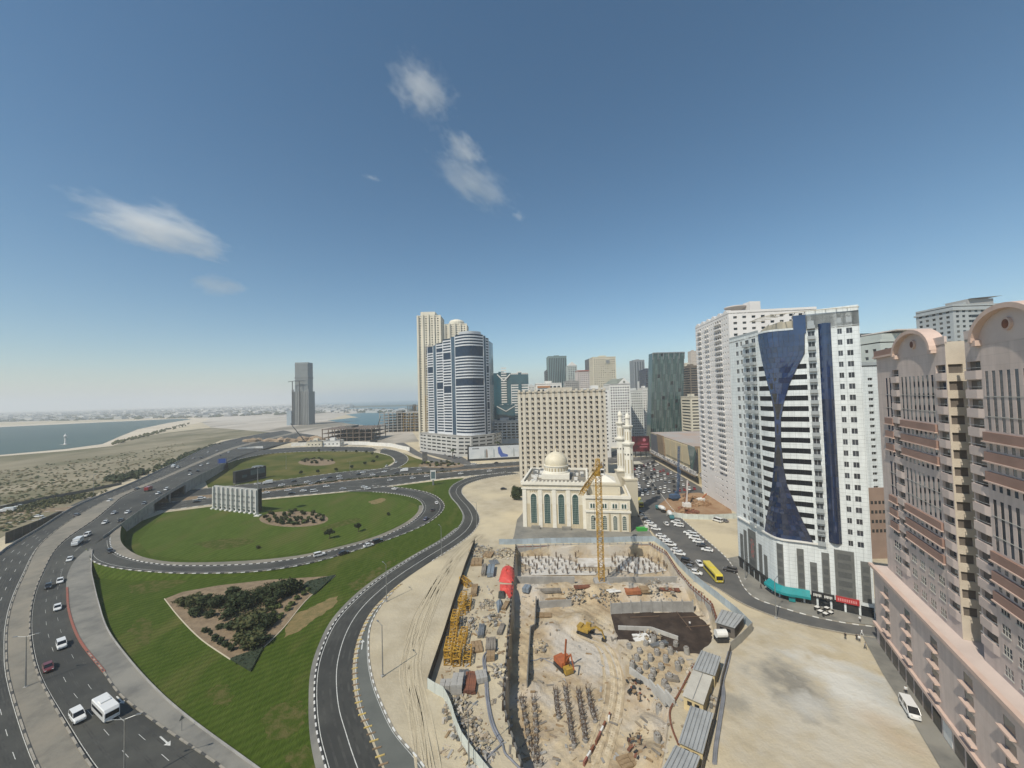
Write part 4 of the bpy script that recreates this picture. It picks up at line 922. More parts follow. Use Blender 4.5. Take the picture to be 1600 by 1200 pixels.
m = MB(); m.lathe([(6.9, 2.6), (6.9, 3.3), (6.5, 3.5), (6.5, 6.0), (6.9, 6.3), (6.9, 6.7)], (dx, dy, MH), 32); dr = m.build('dome_drum', MSW, mo)
for k in range(24):
    a = 2*math.pi*k/24; m = MB(); m.box((dx+6.52*math.cos(a), dy+6.52*math.sin(a), MH+4.7), (.12, .9, 1.7), a); m.build('drum_window', MSD, dr)
m = MB(); m.lathe([(6.2*math.cos(t)*(1+.10*math.sin(2*t)), 6.7+7.2*math.sin(t)) for t in [math.pi/2*k/14 for k in range(14)]]+[(.25, 14.1), (.1, 15.8)], (dx, dy, MH), 32); dm = m.build('dome', mat('dome_stone', (.66, .60, .46), (.60, .54, .405), .4, .6), mo, smooth=True)
m = MB(); m.lathe([(.05, 15.6), (.4, 16.0), (.05, 16.4), (.25, 16.8), (.04, 17.1), (.03, 18.6)], (dx, dy, MH), 8); m.build('finial', mat('brass', (.5, .38, .15), rough=.35, metal=.8), dm)
for i in range(22):
    m = MB(); x, y = random.uniform(1.5, 8), random.uniform(3, 34); m.box((x if i < 14 else random.uniform(24, 31), y, MH+.6), (1.9, 1.3, 1.5)); m.build('roof_unit', WHITE if i % 3 else STEEL, mo)
# lower wing on the right
AX0, AX1, AD, AH = 32.2, 53.5, 22.0, 16.6
m = MB(); w = Wall([(AX0, 10), (AX0, -2.5), (AX1, -2.5), (AX1, AD)]); w.cut(m, [0, w.len], [0, AH], lambda u, z: False); m.prism([(AX0+.2, -2.3), (AX1-.2, -2.3), (AX1-.2, AD), (AX0+.2, AD)], AH-.8, AH-.1); m.build('wing_wall', MST, mo)
m = MB(); m.b2(AX0-.5, AX1+.5, -3.1, -2.2, AH-.5, AH+.9); m.b2(AX1-.4, AX1+.5, -2.2, AD, AH-.5, AH+.9); m.b2(AX0-.4, AX1+.4, -3.0, -2.5, 9.3, 10.3); m.build('wing_cornice', MSW, mo)
for i in range(4):
    x = [35.5, 41.2, 46.2, 50.6][i]; arch_window(mo, x, -2.5, .9, 1.8, 6.8, MGL, MSW, 6, 2)
    m = MB(); m.b2(x-1.7, x+1.7, -2.75, -2.503, 11.0, 14.2); fr = m.build('window_panel', MSW, mo)
    for s in (-.62, .62):
        g = MB(); g.face([(x+s+p[0], -2.77, 11.4+p[1]) for p in arch(.9, 2.2)][::-1]); g.build('upper_window', MGL, fr)
    m = MB(); m.b2(x+2.0, x+2.9, -2.7, -2.503, 0, 9.2) if i < 3 else m.b2(AX1-.9, AX1, -2.7, -2.503, 0, 9.2); m.build('pilaster', MSD, mo)
# upper wing block with pitched glass lantern behind the crane
m = MB(); m.b2(33.2, 49.5, 3, 30, AH, MH-1.2); m.b2(32.9, 49.8, 2.6, 30, MH-1.2, MH-.3); m.build('upper_wing', MST, mo)
m = MB(); p = [(34, 6), (48, 6), (48, 20), (34, 20)]; ap = (41, 13, MH+3.2)
for k in range(4): a, b = p[k], p[(k+1) % 4]; m.face([(a[0], a[1], MH-.3), (b[0], b[1], MH-.3), ap])
m.build('pyramid_roof', MSW, mo)
m = MB(); m.b2(4.5, 9, -3.2, -1.6, .12, 1.5); m.build('stone_bench', PAVE2, mo); m = MB(); m.b2(20, 24.5, -3.2, -1.6, .12, 1.5); m.build('stone_bench', PAVE2, mo)
# minarets
def minaret(label, x, y, H):
    t = thing('minaret', label, 'minaret', (x, y, 0)); m = MB(); m.b2(-3.3, 3.3, -3.3, 3.3, 0, H*.34); m.b2(-3.6, 3.6, -3.6, 3.6, H*.34, H*.34+.8); m.build('base', MST, t)
    m = MB(); m.lathe([(3.0, H*.35), (2.5, H*.38), (2.45, H*.66), (2.9, H*.67), (3.5, H*.685), (3.5, H*.7), (2.2, H*.702)], n=8); m.build('lower_shaft', MSW, t)
    m = MB(); m.lathe([(1.95, H*.70), (1.9, H*.83), (2.4, H*.84), (2.9, H*.855), (2.9, H*.865), (1.5, H*.867)], n=8); m.build('upper_shaft', MSW, t)
    m = MB(); m.lathe([(1.25, H*.865), (1.2, H*.93), (1.6, H*.935), (1.55, H*.945), (1.1, H*.965), (.3, H*.985), (.08, H), (.05, H+2)], n=10); m.build('lantern', MSW, t)
    for k in range(8):
        a = math.pi/8+2*math.pi*k/8; m = MB(); m.box((2.31*math.cos(a), 2.31*math.sin(a), H*.47), (.14, .62, H*.13), a); m.build('shaft_niche', MSD, t)
        m = MB(); m.box((2.3*math.cos(a), 2.3*math.sin(a), H*.585), (.14, .8, .8), a); m.build('shaft_opening', DKMETAL, t)
        m = MB(); m.box((1.81*math.cos(a), 1.81*math.sin(a), H*.765), (.14, .5, H*.08), a); m.build('shaft_niche', MSD, t)
    return t
my = mL.y+15; pa = at_depth(979, my); pb_ = at_depth(967.5, my+22); minaret('nearer and broader of the two cream minarets, on the right', pa.x, my, HZ(pa, 643)); minaret('farther cream minaret, on the left and partly behind the other', pb_.x, my+22, HZ(pb_, 640))

# ---------------------------------------------------------------- faceted glass office
CG = mat('green_facet_glass', (.045, .085, .08), (.03, .06, .06), .06, .08, spec=.8); CG2 = mat('pale_facet_glass', (.09, .14, .13), (.07, .11, .105), .08, .1, spec=.8)
y = 470.0; b0, b1 = at_depth(1013, y), at_depth(1063, y); t0, t1 = at_depth(1022.5, y), at_depth(1072, y); Hc = HZ((b0.x, y), 552)
cg = thing('glass_office', 'dark green faceted glass office leaning outwards with diagonal ribs', 'office', (b0.x, y, 0)); W0 = b1.x-b0.x; s0, s1 = t0.x-b0.x, t1.x-b0.x
def cf(a, z, off=0.0): k = z/Hc; x0 = s0*k; x1 = W0+(s1-W0)*k; return (x0+(x1-x0)*a, off, z)
jb = MB(); NF, NC = 26, 12
for j in range(NF):
    for i in range(NC):
        z0, z1 = Hc*j/NF+.25, Hc*(j+1)/NF-.05; a, b = i/NC+.003, (i+1)/NC-.003
        jb.face([cf(a, z0, -.1), cf(b, z0, -.1), cf(b, z1, -.1), cf(a, z1, -.1)], 2 if random.random() < .04 else (0 if (i+2*j//5) % 3 else 1))
jb.build('glass_panels', [CG, CG2, GLASS], cg, kind='stuff')
m = MB(); B_ = [(0, 0, 0), (W0, 0, 0), (W0, 14, 0), (0, 14, 0)]; T_ = [(s0, 0, Hc), (s1, 0, Hc), (s1, 14, Hc), (s0, 14, Hc)]
for k in range(4): m.face([B_[k], B_[(k+1) % 4], T_[(k+1) % 4], T_[k]])
m.face(T_); m.build('body', CG, cg)
for k in range(5):
    for sg in (0, 1):
        m = MB(); x = .1+k*.2; m.beam(cf(x+(.1 if sg else -.08), 4, -.4), cf(min(.99, x+(-.08 if sg else .1)), Hc-6, -.4), .24); m.build('diagonal_rib', STEEL, cg)
m = MB(); m.beam(cf(0, Hc, -.3), cf(1, Hc, -.3), 1.2); m.build('roof_edge', STEEL, cg)
for k in range(7): m = MB(); m.beam(cf(k/6, Hc-8, -.3), cf(k/6, Hc, -.3), .8); m.build('crown_post', STEEL, cg)

# ---------------------------------------------------------------- shopping mall
ma, mn = G(1018, 715).xy, G(1093, 757).xy; ml = thing('shopping_mall', 'beige panelled shopping centre with sloping glass fins and a car park in front', 'mall', (0, 0, 0))
wl_ = Wall([ma, mn, mn+Vector((90, 6)), ma+Vector((90, 0))]); Hm = HZ(mn, 700)
MB1 = mat('mall_beige', (.50, .42, .27), (.44, .37, .24), .05, .8); MB2 = mat('mall_brown', (.22, .16, .10), (.18, .13, .085), .1, .8)
m = MB(); wl_.cut(m, [0, wl_.len], [0, Hm], lambda u, z: False); m.build('wall', MB1, ml)
m = MB(); m.prism([ma, mn, mn+Vector((90, 6)), ma+Vector((90, 0))], Hm-.5, Hm-.1); m.build('roof', mat('mall_roof', (.40, .30, .24), (.36, .34, .32), .03, .85), ml)
L_ = (mn-ma).length
def mpanel(name, u0, u1, z0, z1, m_, off=.4, lean=0.0):
    m = MB(); A = [wl_.P(u0, z0, off), wl_.P(u1, z0, off), wl_.P(u1+lean, z1, off), wl_.P(u0+lean, z1, off)]; C = [wl_.P(u0, z0, .02), wl_.P(u1, z0, .02), wl_.P(u1+lean, z1, .02), wl_.P(u0+lean, z1, .02)]
    m.face(A); [m.face([A[k], C[k], C[(k+1) % 4], A[(k+1) % 4]]) for k in range(4)]; return m.build(name, m_, ml)
mpanel('dark_panel', 2, 28, 0, Hm-1, MATS['charcoal_wall'], .5); mpanel('brown_fin', 28, 46, 9, Hm+.5, MB2, 1.2, -4); mpanel('glass_fin', 106, 121, 8, Hm, CG2, 1.0, -5); mpanel('brown_fin', 121, 126, 6, Hm+1, MB2, 1.6, -5)
mpanel('dark_entrance', L_-15, L_-.5, 8, Hm-1, MATS['black_wall'], .5)
for k in range(4): mpanel('panel', 48+14*k, 60.5+14*k, 11, Hm-1, MB1, .9)
mpanel('poster', 130, 139, 10, Hm-3, MATS['mall_beige'], .8); mpanel('poster_figure', 132.5, 135.5, 11, Hm-7, mat('poster_ink', (.12, .16, .10), (.40, .34, .22), .4, .7, lo=.48, hi=.52), .86, 1.5)
for k in range(9): mpanel('shop_sign', 3+16.5*k, 17+16.5*k, 5.6, 8.4, mat('sign_white', (.6, .58, .55), (.12, .12, .13), .45, .6, detail=8, lo=.5, hi=.53), 1.5)
mpanel('shop_front', 2, L_-1, .2, 4.6, GLASS, .6); m = MB(); m.path([wl_.P(1, 5.2, 2.2), wl_.P(L_-1, 5.2, 2.2)], .45, 4); m.build('canopy', MB2, ml)
p = G(1047, 757); m = MB(); m.b2(-9, 9, -6, 6, 3.2, 3.6); t = thing('tensile_shade', 'pale shade canopy over the cars before the mall', 'canopy', (p.x-6, p.y+70, .1)); m.build('shade_sheet', mat('shade_cloth', (.5, .47, .38)), t)
for sx in (-8, 0, 8):
    for sy in (-5, 5): m = MB(); m.tube((sx, sy, 0), (sx, sy, 3.2), .12, n=6); m.build('post', STEEL, t)
# red billboard behind the minarets
a, b = at_depth(984, 400), at_depth(1012, 400)
t = thing('billboard', 'dark red billboard standing behind the right minaret', 'billboard', (a.x, 400, 0)); Wd = b.x-a.x; zt = HZ((a.x, 400), 682); zb = HZ((a.x, 400), 706)
m = MB(); m.b2(0, Wd, 0, .8, zb, zt); m.build('panel', mat('billboard_red', (.17, .02, .03), (.05, .01, .015), .12, .5, lo=.42, hi=.55), t); m = MB(); m.lathe([(1.7, 0), (1.5, .1)], (0, 0, 0), 14)
e = m.build('emblem', mat('emblem_pink', (.5, .16, .2)), t, (Wd*.72, -.05, zb+(zt-zb)*.75)); e.rotation_euler = (rad(90), 0, 0)
for k in range(2): m = MB(); m.b2(Wd*.55-2*k, Wd*.93-k, -.06, -.01, zb+(zt-zb)*(.45-.17*k), zb+(zt-zb)*(.50-.17*k)); m.build('text_line', mat('emblem_pink', (0, 0, 0)), t)
for k in range(3): m = MB(); m.tube((Wd*(.2+.3*k), .4, 0), (Wd*(.2+.3*k), .4, zb), .5, n=6); m.build('post', DKMETAL, t)

# ---------------------------------------------------------------- white apartment slab
SW = mat('slab_white', (.70, .68, .66), (.63, .61, .59), .06, .75, detail=8)
A, Bn = G(1097, 768).xy, G(1152, 803).xy; sl_ = thing('apartment_slab', 'tall white apartment slab with rows of small dark windows and a disc on its roof', 'building', (0, 0, 0)); Hs = HZ(A, 513)
poly = [A, Bn, Bn+Vector((44, -5)), A+Vector((44, -4))]; w = Wall(poly[:2]); L = w.len; mb = MB(); jb = MB(); bays = [1.2, 3.2, 6.6, 9.6, 13.6, 17.0, 20.4, 24.2, 27.4, 30.6, 34.2, 38.0, 41.4, 45.0, 48.4, 51.8, 55.4]
wide = {2: 1.5, 3: 1.4, 6: 1.0, 7: 1.0, 11: 1.6, 12: 1.7, 13: 1.5}; us = [0, L]; zs = [0, Hs]; zb0 = HZ(A, 722); nf = 28; fh = (Hs-1-zb0)/nf; bays = [b*L/58.5 for b in bays]
sp = [(b-wide.get(i, .7)/1.0*.75, b+wide.get(i, .7)*.75, i in wide) for i, b in enumerate(bays)]
for a, b, _ in sp: us += [a, b]
for j in range(nf): zs += [zb0+fh*j+.9, zb0+fh*j+2.3]
zs += [4+3.4*k for k in range(5)]+[4.9+3.4*k for k in range(5)]
def op(u, z):
    if z > zb0: return z < zb0+fh*nf and .9 < (z-zb0) % fh < 2.3 and any(a < u < b for a, b, _ in sp)
    return 4 < z < 20 and (z-4) % 3.4 < .9 and any(a < u < b for a, b, _ in sp) and int(u/11) % 2 == 0 or (4 < z < 20 and (z-4) % 3.4 < .9 and 30 < u < 54 and (u/2) % 1 < .8 and any(a < u < b for a, b, _ in sp))
runs = w.cut(mb, us, zs, op, .7); panes(sl_, w, runs, .7, joined=[GLASS, GL[1]], base=jb)
w2 = Wall(poly[1:3]); us2, zs2, op2 = grid(1, w2.len-1, zb0, Hs-1, 9, 28, .42, .42); runs = w2.cut(mb, us2+[0, w2.len], zs2+[0, Hs], op2, .5); panes(sl_, w2, runs, .5, joined=[GLASS, GL[1]], base=jb)
w3 = Wall([poly[2], poly[3], poly[0]]); w3.cut(mb, [0, w3.len], [0, Hs], lambda u, z: False)
mb.build('wall', SW, sl_); jb.build('windows', [GLASS, GL[1]], sl_, kind='stuff')
for a, b, wd in sp:
    if wd:
        m = MB()
        for j in range(nf): q = zb0+fh*j; x = (a+b)/2; c = w.at(x, .45); m.box((c.x, c.y, q+.42), (b-a+.3, .9, .85), w.ang(x))
        m.build('balcony', SW, sl_, kind='stuff')
roof(sl_, poly, Hs, CONC, SW, 1.2); m = MB(); c = Bn.lerp(A, .25)+Vector((10, 0)); m.lathe([(2, 0), (2, 3), (5, 4.6), (6, 5.2), (6, 5.7), (5.7, 5.8)], (c.x, c.y, Hs), 28); m.build('roof_disc', MATS['pinkish_wall'], sl_)
m = MB(); m.b2(c.x+3, c.x+9, c.y-8, c.y-2, Hs, Hs+7); m.build('roof_fin', SW, sl_)
for k in range(6):
    q = w.at(L*(k+.5)/6, 0); m = MB(); m.tube((q.x-.3, q.y, Hs-.8), (q.x+.9, q.y, Hs+1.6), L/12*.98, n=18); 
    m2 = MB(); P_ = [(w.at(L*(k+i/10)/6, .1), Hs-.2+2.4*math.sin(math.pi*i/10)) for i in range(11)]
    for (p0, z0), (p1, z1) in zip(P_, P_[1:]): m2.face([(p0.x, p0.y, Hs-.2), (p1.x, p1.y, Hs-.2), (p1.x, p1.y, z1), (p0.x, p0.y, z0)]); m2.face([(p0.x, p0.y, z0), (p1.x, p1.y, z1), (p1.x+3, p1.y, z1), (p0.x+3, p0.y, z0)])
    m2.build('scalloped_parapet', SW, sl_)

# ---------------------------------------------------------------- curved white and blue tower
CW = tiled('white_cladding', (.66, .70, .70), (.34, .37, .38), 1.6, 1.13, (.70, .74, .74), .3, off=0, mortar=.028)
BLUE = mat('blue_curtain_glass', (.014, .030, .085), (.018, .042, .12), .25, .05, spec=1.0, bump=.02, bscale=.35); BLUED = mat('smoky_glass', (.013, .022, .05), (.018, .03, .066), .3, .07, spec=.8, bump=.02, bscale=.35); BLUE2 = mat('pale_blue_glass', (.018, .037, .095), rough=.06, spec=1.0); BLUE3 = mat('deep_blue_glass', (.012, .024, .065), rough=.05, spec=1.0); LOUV = mat('grey_louvre', (.135, .14, .135), (.11, .115, .11), .6, .5)
A, B0, C0, D0 = G(1155, 885).xy, G(1209, 928).xy, G(1268, 945).xy, G(1368, 968).xy
cur = [B0]
for k in range(1, 13):
    t = k/13; P1 = B0+(B0-A).normalized()*5.2; P2 = C0-(D0-C0).normalized()*5.2
    cur.append(B0*(1-t)**3+P1*3*t*(1-t)**2+P2*3*t*t*(1-t)+C0*t**3)
path = [A]+cur+[C0, D0]; ct = Wall(path); E0 = D0+Vector((20, 22)); F0 = A+Vector((18, 14)); tw = thing('curved_tower', 'white clad tower with a curved blue glass hourglass on its corner', 'tower', (0, 0, 0))
def u_at(px, z):
    lo, hi = 0, ct.len
    for _ in range(40):
        m_ = (lo+hi)/2; q = ct.at(m_)
        if PJ((q.x, q.y, z))[0] < px: lo = m_
        else: hi = m_
    return lo
def uz_at(px, v):
    z = 50.0
    for _ in range(30): u = u_at(px, z); z = HZ(ct.at(u), v)
    return u, z
ZP = HZ(C0, 848); NFL = 20; ZT1 = HZ(A, 532); FH = (ZT1-ZP-.8)/NFL; ZT2 = HZ(D0, 481)
uB = u_at(1186, CZ); uE = u_at(1264, CZ); uBal = (u_at(1266.5, CZ), u_at(1277, CZ)); uBay = (u_at(1283, CZ), u_at(1303, CZ)); uW1 = (u_at(1313, CZ), u_at(1320, CZ)); uW2 = (u_at(1327, CZ), u_at(1336.5, CZ))
uL = [(u_at(1152.3, CZ), u_at(1156.5, CZ)), (u_at(1159.5, CZ), u_at(1162.5, CZ))]; uLB = [(u_at(1167, CZ), u_at(1173, CZ)), (u_at(1177, CZ), u_at(1183.5, CZ))]
HGL_ = [uz_at(*q) for q in ((1186, 533), (1191, 560), (1198, 590), (1206, 620), (1210, 645), (1212, 690), (1210, 730), (1207, 760), (1202, 790), (1197, 820), (1195, 836))]
HGR_ = [uz_at(*q) for q in ((1257, 515), (1257, 552), (1245, 575), (1233, 600), (1224, 630), (1220, 655), (1220, 690), (1224, 730), (1230, 760), (1241, 785), (1252, 810), (1270, 846))]
def lerpz(tab, z):
    tab = sorted(tab, key=lambda q: q[1])
    if z <= tab[0][1]: return tab[0][0]
    for (ua, za), (ub, zb_) in zip(tab, tab[1:]):
        if z <= zb_: return ua+(ub-ua)*(z-za)/max(zb_-za, 1e-6)
    return tab[-1][0]
mb = MB(); usA = [0, uE]; zsA = [0, ZP, ZT1]
for a, b in uL+uLB+[(uB, uE-.3)]: usA += [a, b]
for j in range(NFL): zsA += [ZP+FH*j+.95, ZP+FH*j+2.5]
fl = lambda z: .95 < (z-ZP) % FH < 2.5 and ZP < z < ZP+FH*NFL
def opA(u, z):
    if not fl(z): return False
    if any(a < u < b for a, b in uL+uLB): return True
    return uB < u < uE-.3 and z < ZP+FH*17.2
r1 = ct.cut(mb, usA, zsA, opA, .2)
usB = [uE, ct.len, *uBal, *uBay, *uW1, *uW2]; zsB = [ZP, 0, ZT2]
for j in range(22): zsB += [ZP+FH*j+.95, ZP+FH*j+2.5]
zsB += [ZP+FH+1.2, ZT2-4]
fl2 = lambda z: .95 < (z-ZP) % FH < 2.5 and ZP < z < ZP+FH*21.3
def opB(u, z):
    if any(a < u < b for a, b in (uBal, uW1, uW2)): return fl2(z)
    return uBay[0] < u < uBay[1] and ZP+FH+1.2 < z < ZT2-4
r2 = ct.cut(mb, usB, zsB, opB, .2)
bal = []
for r in r1:
    u = (r[0][0]+r[0][-1])/2
    if any(a < u < b for a, b in uLB): bal.append(r)
    elif len(r[0]) > 2:
        panes(tw, ct, [r], .2, 'band_window', [mat('band_glass', (.012, .014, .018), rough=.45, spec=.2)], indiv=True)
    else: panes(tw, ct, [r], .2, mats=[mat('dark_slate_glass', (.035, .04, .05), rough=.1, rnd=.5), FRAME], indiv=True, nx=1)
bayr = MB()
for r in r2:
    u = (r[0][0]+r[0][-1])/2
    if uBal[0] < u < uBal[1]: bal.append(r)
    elif uBay[0] < u < uBay[1]: continue
    elif u > uW2[0]: panes(tw, ct, [r], .2, mats=[mat('dark_slate_glass', (0, 0, 0)), FRAME], indiv=True, nx=1)
    else: bal.append(r)
for r in bal:
    panes(tw, ct, [r], .2, mats=[mat('dark_slate_glass', (0, 0, 0)), FRAME], indiv=True)
    if r[0][0] > uE-1 and r[0][0] > uBal[1]: continue
    u0, u1 = r[0][0]-.15, r[0][-1]+.15; m = MB()   # balcony tray
    P0 = [ct.P(u0, r[1]-.9, .02), ct.P(u1, r[1]-.9, .02), ct.P(u1, r[1]-.9, 1.0), ct.P(u0, r[1]-.9, 1.0)]
    m.prism([(q[0], q[1]) for q in P0], r[1]-1.0, r[1]+.05); m.build('balcony', CW, tw)
# blue bay bulging out
nb = 8
for j in range(20):
    z0, z1 = ZP+FH*(j+.4), ZP+FH*(j+1.4)-.06; m = MB()
    for k in range(nb):
        a, b = [uBay[0]+(uBay[1]-uBay[0])*q/nb for q in (k+.02, k+.98)]; oa, ob = [.1+1.1*math.sin(math.pi*(q-uBay[0])/(uBay[1]-uBay[0])) for q in (a, b)]
        m.face([ct.P(a, z0, oa), ct.P(b, z0, ob), ct.P(b, z1, ob), ct.P(a, z1, oa)], random.choice((0, 0, 0, 1, 2)))
    m.build('bay_glazing', [BLUE if j > 12 else BLUED, BLUE3, BLUE2], tw)
m = MB()
for k in range(nb):
    a, b = [uBay[0]+(uBay[1]-uBay[0])*q/nb for q in (k, k+1)]; oa, ob = [.02+1.1*math.sin(math.pi*(q-uBay[0])/(uBay[1]-uBay[0])) for q in (a, b)]
    m.face([ct.P(a, ZP+FH*.35, oa), ct.P(b, ZP+FH*.35, ob), ct.P(b, ZT2-3.6, ob), ct.P(a, ZT2-3.6, oa)])
    m.face([ct.P(a, ZP+FH*.35, 0), ct.P(b, ZP+FH*.35, 0), ct.P(b, ZP+FH*.35, ob), ct.P(a, ZP+FH*.35, oa)])
m.build('bay_frame', DKMETAL, tw)
# hourglass curtain wall, storey by storey
zlo, zhi = ZP+.3, ZT1-.6
for j in range(NFL+1):
    m = MB()
    for h_ in range(2):
        z0 = max(zlo, ZP+FH*(j+h_/2)); z1 = min(zhi, ZP+FH*(j+(h_+1)/2)-.05)
        if z1 <= z0: continue
        a0, b0_ = lerpz(HGL_, z0), lerpz(HGR_, z0); a1, b1_ = lerpz(HGL_, z1), lerpz(HGR_, z1); n = max(1, int((b0_-a0)/1.3))
        for k in range(n):
            e = .025/n
            qs = [a0+(b0_-a0)*(k/n+e), a0+(b0_-a0)*((k+1)/n-e), a1+(b1_-a1)*((k+1)/n-e), a1+(b1_-a1)*(k/n+e)]
            j4 = [.3+random.uniform(-.010, .010) for _ in range(3)]; j4.append(j4[0]-j4[1]+j4[2]); m.face([ct.P(qs[0], z0, j4[0]), ct.P(qs[1], z0, j4[1]), ct.P(qs[2], z1, j4[2]), ct.P(qs[3], z1, j4[3])], random.choice((0, 0, 0, 1, 2)))
    if m.f: m.build('curtain_glazing', [BLUE if ZP+FH*j > 50 else BLUED, BLUE3, BLUE2], tw)
m = MB()
for j in range(60):
    z0, z1 = zlo+(zhi-zlo)*j/60, zlo+(zhi-zlo)*(j+1)/60; a0, b0_ = lerpz(HGL_, z0)-.08, lerpz(HGR_, z0)+.08; a1, b1_ = lerpz(HGL_, z1)-.08, lerpz(HGR_, z1)+.08; n = 12
    for k in range(n): m.face([ct.P(a0+(b0_-a0)*k/n, z0, .22), ct.P(a0+(b0_-a0)*(k+1)/n, z0, .22), ct.P(a1+(b1_-a1)*(k+1)/n, z1, .22), ct.P(a1+(b1_-a1)*k/n, z1, .22)])
m.build('curtain_frame', DKMETAL, tw)
w3 = Wall([D0, E0, F0, A]); w3.cut(mb, [0, w3.len], [0, ZT1], lambda u, z: False); mb.build('wall', CW, tw)
full = [A]+cur+[C0, D0, E0, F0]; m = MB(); m.prism(full, ZT1-1.2, ZT1-.8); m.build('roof', CONC, tw)
m = MB(); q0 = ct.at(uE); m.prism([q0, D0, E0, q0+(E0-D0)], ZT1-.7, ZT2-.6); m.build('stair_block', CW, tw)
ux = u_at(1258, 85); q1 = ct.at(ux); dq = (E0-D0).normalized()
m = MB(); pw = [at_depth(1193, B0.y+7).xy, at_depth(1207, B0.y+3).xy, at_depth(1228, C0.y+4.5).xy, at_depth(1252, C0.y+2).xy]
for a, b in zip(pw, pw[1:]): m.face([(a.x, a.y, ZT1-.8), (b.x, b.y, ZT1-.8), (b.x, b.y, ZT2-1.0), (a.x, a.y, ZT2-1.5-1.2*(b is pw[1]))])
m.build('penthouse_wall', mat('bare_render', (.42, .39, .31), (.36, .33, .26), .2, .9), tw)
m = MB(); m.prism([ct.at(uE-3.2, .3), ct.at(uE, .3), ct.at(uE, -2), ct.at(uE-3.2, -2)], ZT1-2, ZT2-.2); m.build('glass_fin', BLUE, tw)
m = MB()
for k in range(13): u = uB-2+(ct.len+2-uB)*k/12; a = ct.at(max(0, u), -4-3*math.sin(math.pi*k/12)); b = ct.at(max(0, u), .9); m.beam((a.x, a.y, ZT2+.3+.8*math.sin(math.pi*k/12)), (b.x, b.y, ZT2+.2+.5*math.sin(math.pi*k/12)), .16)
cp = [ct.at(max(0, uB-2+(ct.len+2-uB)*k/12), .9) for k in range(13)]; m.path([(p.x, p.y, ZT2+.2+.5*math.sin(math.pi*k/12)) for k, p in enumerate(cp)], .12, 4); m.build('roof_trellis', MATS['bare_render'], tw)
m = MB(); cq = [ct.at(uB*k/8) for k in range(9)]
for a, b in zip(cq, cq[1:]): d = b-a; m.box(((a.x+b.x)/2+.3, (a.y+b.y)/2, ZT1+.3), (d.length, .5, 1.2), math.atan2(d.y, d.x))
m.build('parapet', CW, tw)
# podium: louvre panels, ledge, shops and signs
def cpanel(name, u0, u1, z0, z1, m_, off=.1, parent=None, n=4):
    m = MB()
    for k in range(n):
        a, b = u0+(u1-u0)*k/n, u0+(u1-u0)*(k+1)/n; m.face([ct.P(a, z0, off), ct.P(b, z0, off), ct.P(b, z1, off), ct.P(a, z1, off)])
        m.face([ct.P(a, z1, off), ct.P(b, z1, off), ct.P(b, z1, .01), ct.P(a, z1, .01)]); m.face([ct.P(a, z0, .01), ct.P(b, z0, .01), ct.P(b, z0, off), ct.P(a, z0, off)])
    m.face([ct.P(u0, z0, .01), ct.P(u0, z0, off), ct.P(u0, z1, off), ct.P(u0, z1, .01)]); m.face([ct.P(u1, z0, off), ct.P(u1, z0, .01), ct.P(u1, z1, .01), ct.P(u1, z1, off)])
    return m.build(name, m_, parent or tw)
for (x0, x1, za, zb_) in ((1157, 1161.5, 4, 13), (1163, 1167.5, 4, 15.2), (1170, 1182, 4, 16.6), (1186, 1191, 4, 13.5), (1194, 1199, 4, 11), (1215, 1225, 4.2, 17.2), (1246, 1257, 4.2, 16.5), (1266, 1277, 4.2, 13), (1285, 1297, 4.2, 16.5), (1305, 1336.5, 4.2, 18), (1346, 1361, 4.2, 15.8)):
    o = cpanel('louvre_panel', u_at(x0, 10), u_at(x1, 10), za, zb_, LOUV, .12)
    if x1-x0 > 9:
        ua, ub = u_at(x0, 10), u_at(x1, 10)
        for k in range(int((zb_-za)/2.6)): cpanel('louvre_grille', ua+(ub-ua)*.16, ub-(ub-ua)*.16, za+.7+2.6*k, za+2.4+2.6*k, mat('louvre_dark', (.095, .10, .10), (.075, .08, .08), 1.5, .5), .18, o, 2)
cpanel('banner', u_at(1174.5, 9), u_at(1179, 9), 7, 13.6, mat('faded_red_print', (.30, .11, .10), (.16, .14, .13), .9, .6, lo=.46, hi=.52), .2)
cpanel('podium_ledge', 1.2, uE+1, ZP-.1, ZP+.35, WHITE, .7, n=20)
for k in range(14):
    u0 = ct.len*k/14; cpanel('shop_front', u0+.25, ct.len*(k+1)/14-.25, .25, 3.1, GLASS if k % 3 else DKMETAL, .06, n=3)
cpanel('shop_fascia', .3, u_at(1201, 2), 3.2, 4.0, DKMETAL, .35, n=8)
def lettering(txt, u0, u1, z0, h, m_, off, parent):
    cu = bpy.data.curves.new('lettering', 'FONT'); cu.body = txt; cu.size = h; cu.align_x = 'CENTER'; cu.extrude = .03
    ob = bpy.data.objects.new('lettering', cu); um = (u0+u1)/2; q = ct.at(um, off); COL.objects.link(ob)
    dg = bpy.context.evaluated_depsgraph_get(); me = bpy.data.meshes.new_from_object(ob.evaluated_get(dg)); bpy.data.objects.remove(ob); me.materials.clear(); me.materials.append(m_)
    o = link('lettering', me, parent, (q.x, q.y, z0)); o.rotation_euler = (rad(90), 0, ct.ang(um)); return o
TEALP = mat('teal_sign', (.01, .24, .25), (.012, .20, .21), .5, .5)
aw = MB(); ua, ub = u_at(1203, 2), u_at(1266, 2)
for k in range(14):
    a, b = ua+(ub-ua)*k/14, ua+(ub-ua)*(k+1)/14; aw.face([ct.P(a, 2.9, 1.9), ct.P(b, 2.9, 1.9), ct.P(b, 4.3, .1), ct.P(a, 4.3, .1)]); aw.face([ct.P(a, 2.2, 1.9), ct.P(b, 2.2, 1.9), ct.P(b, 2.9, 1.9), ct.P(a, 2.9, 1.9)])
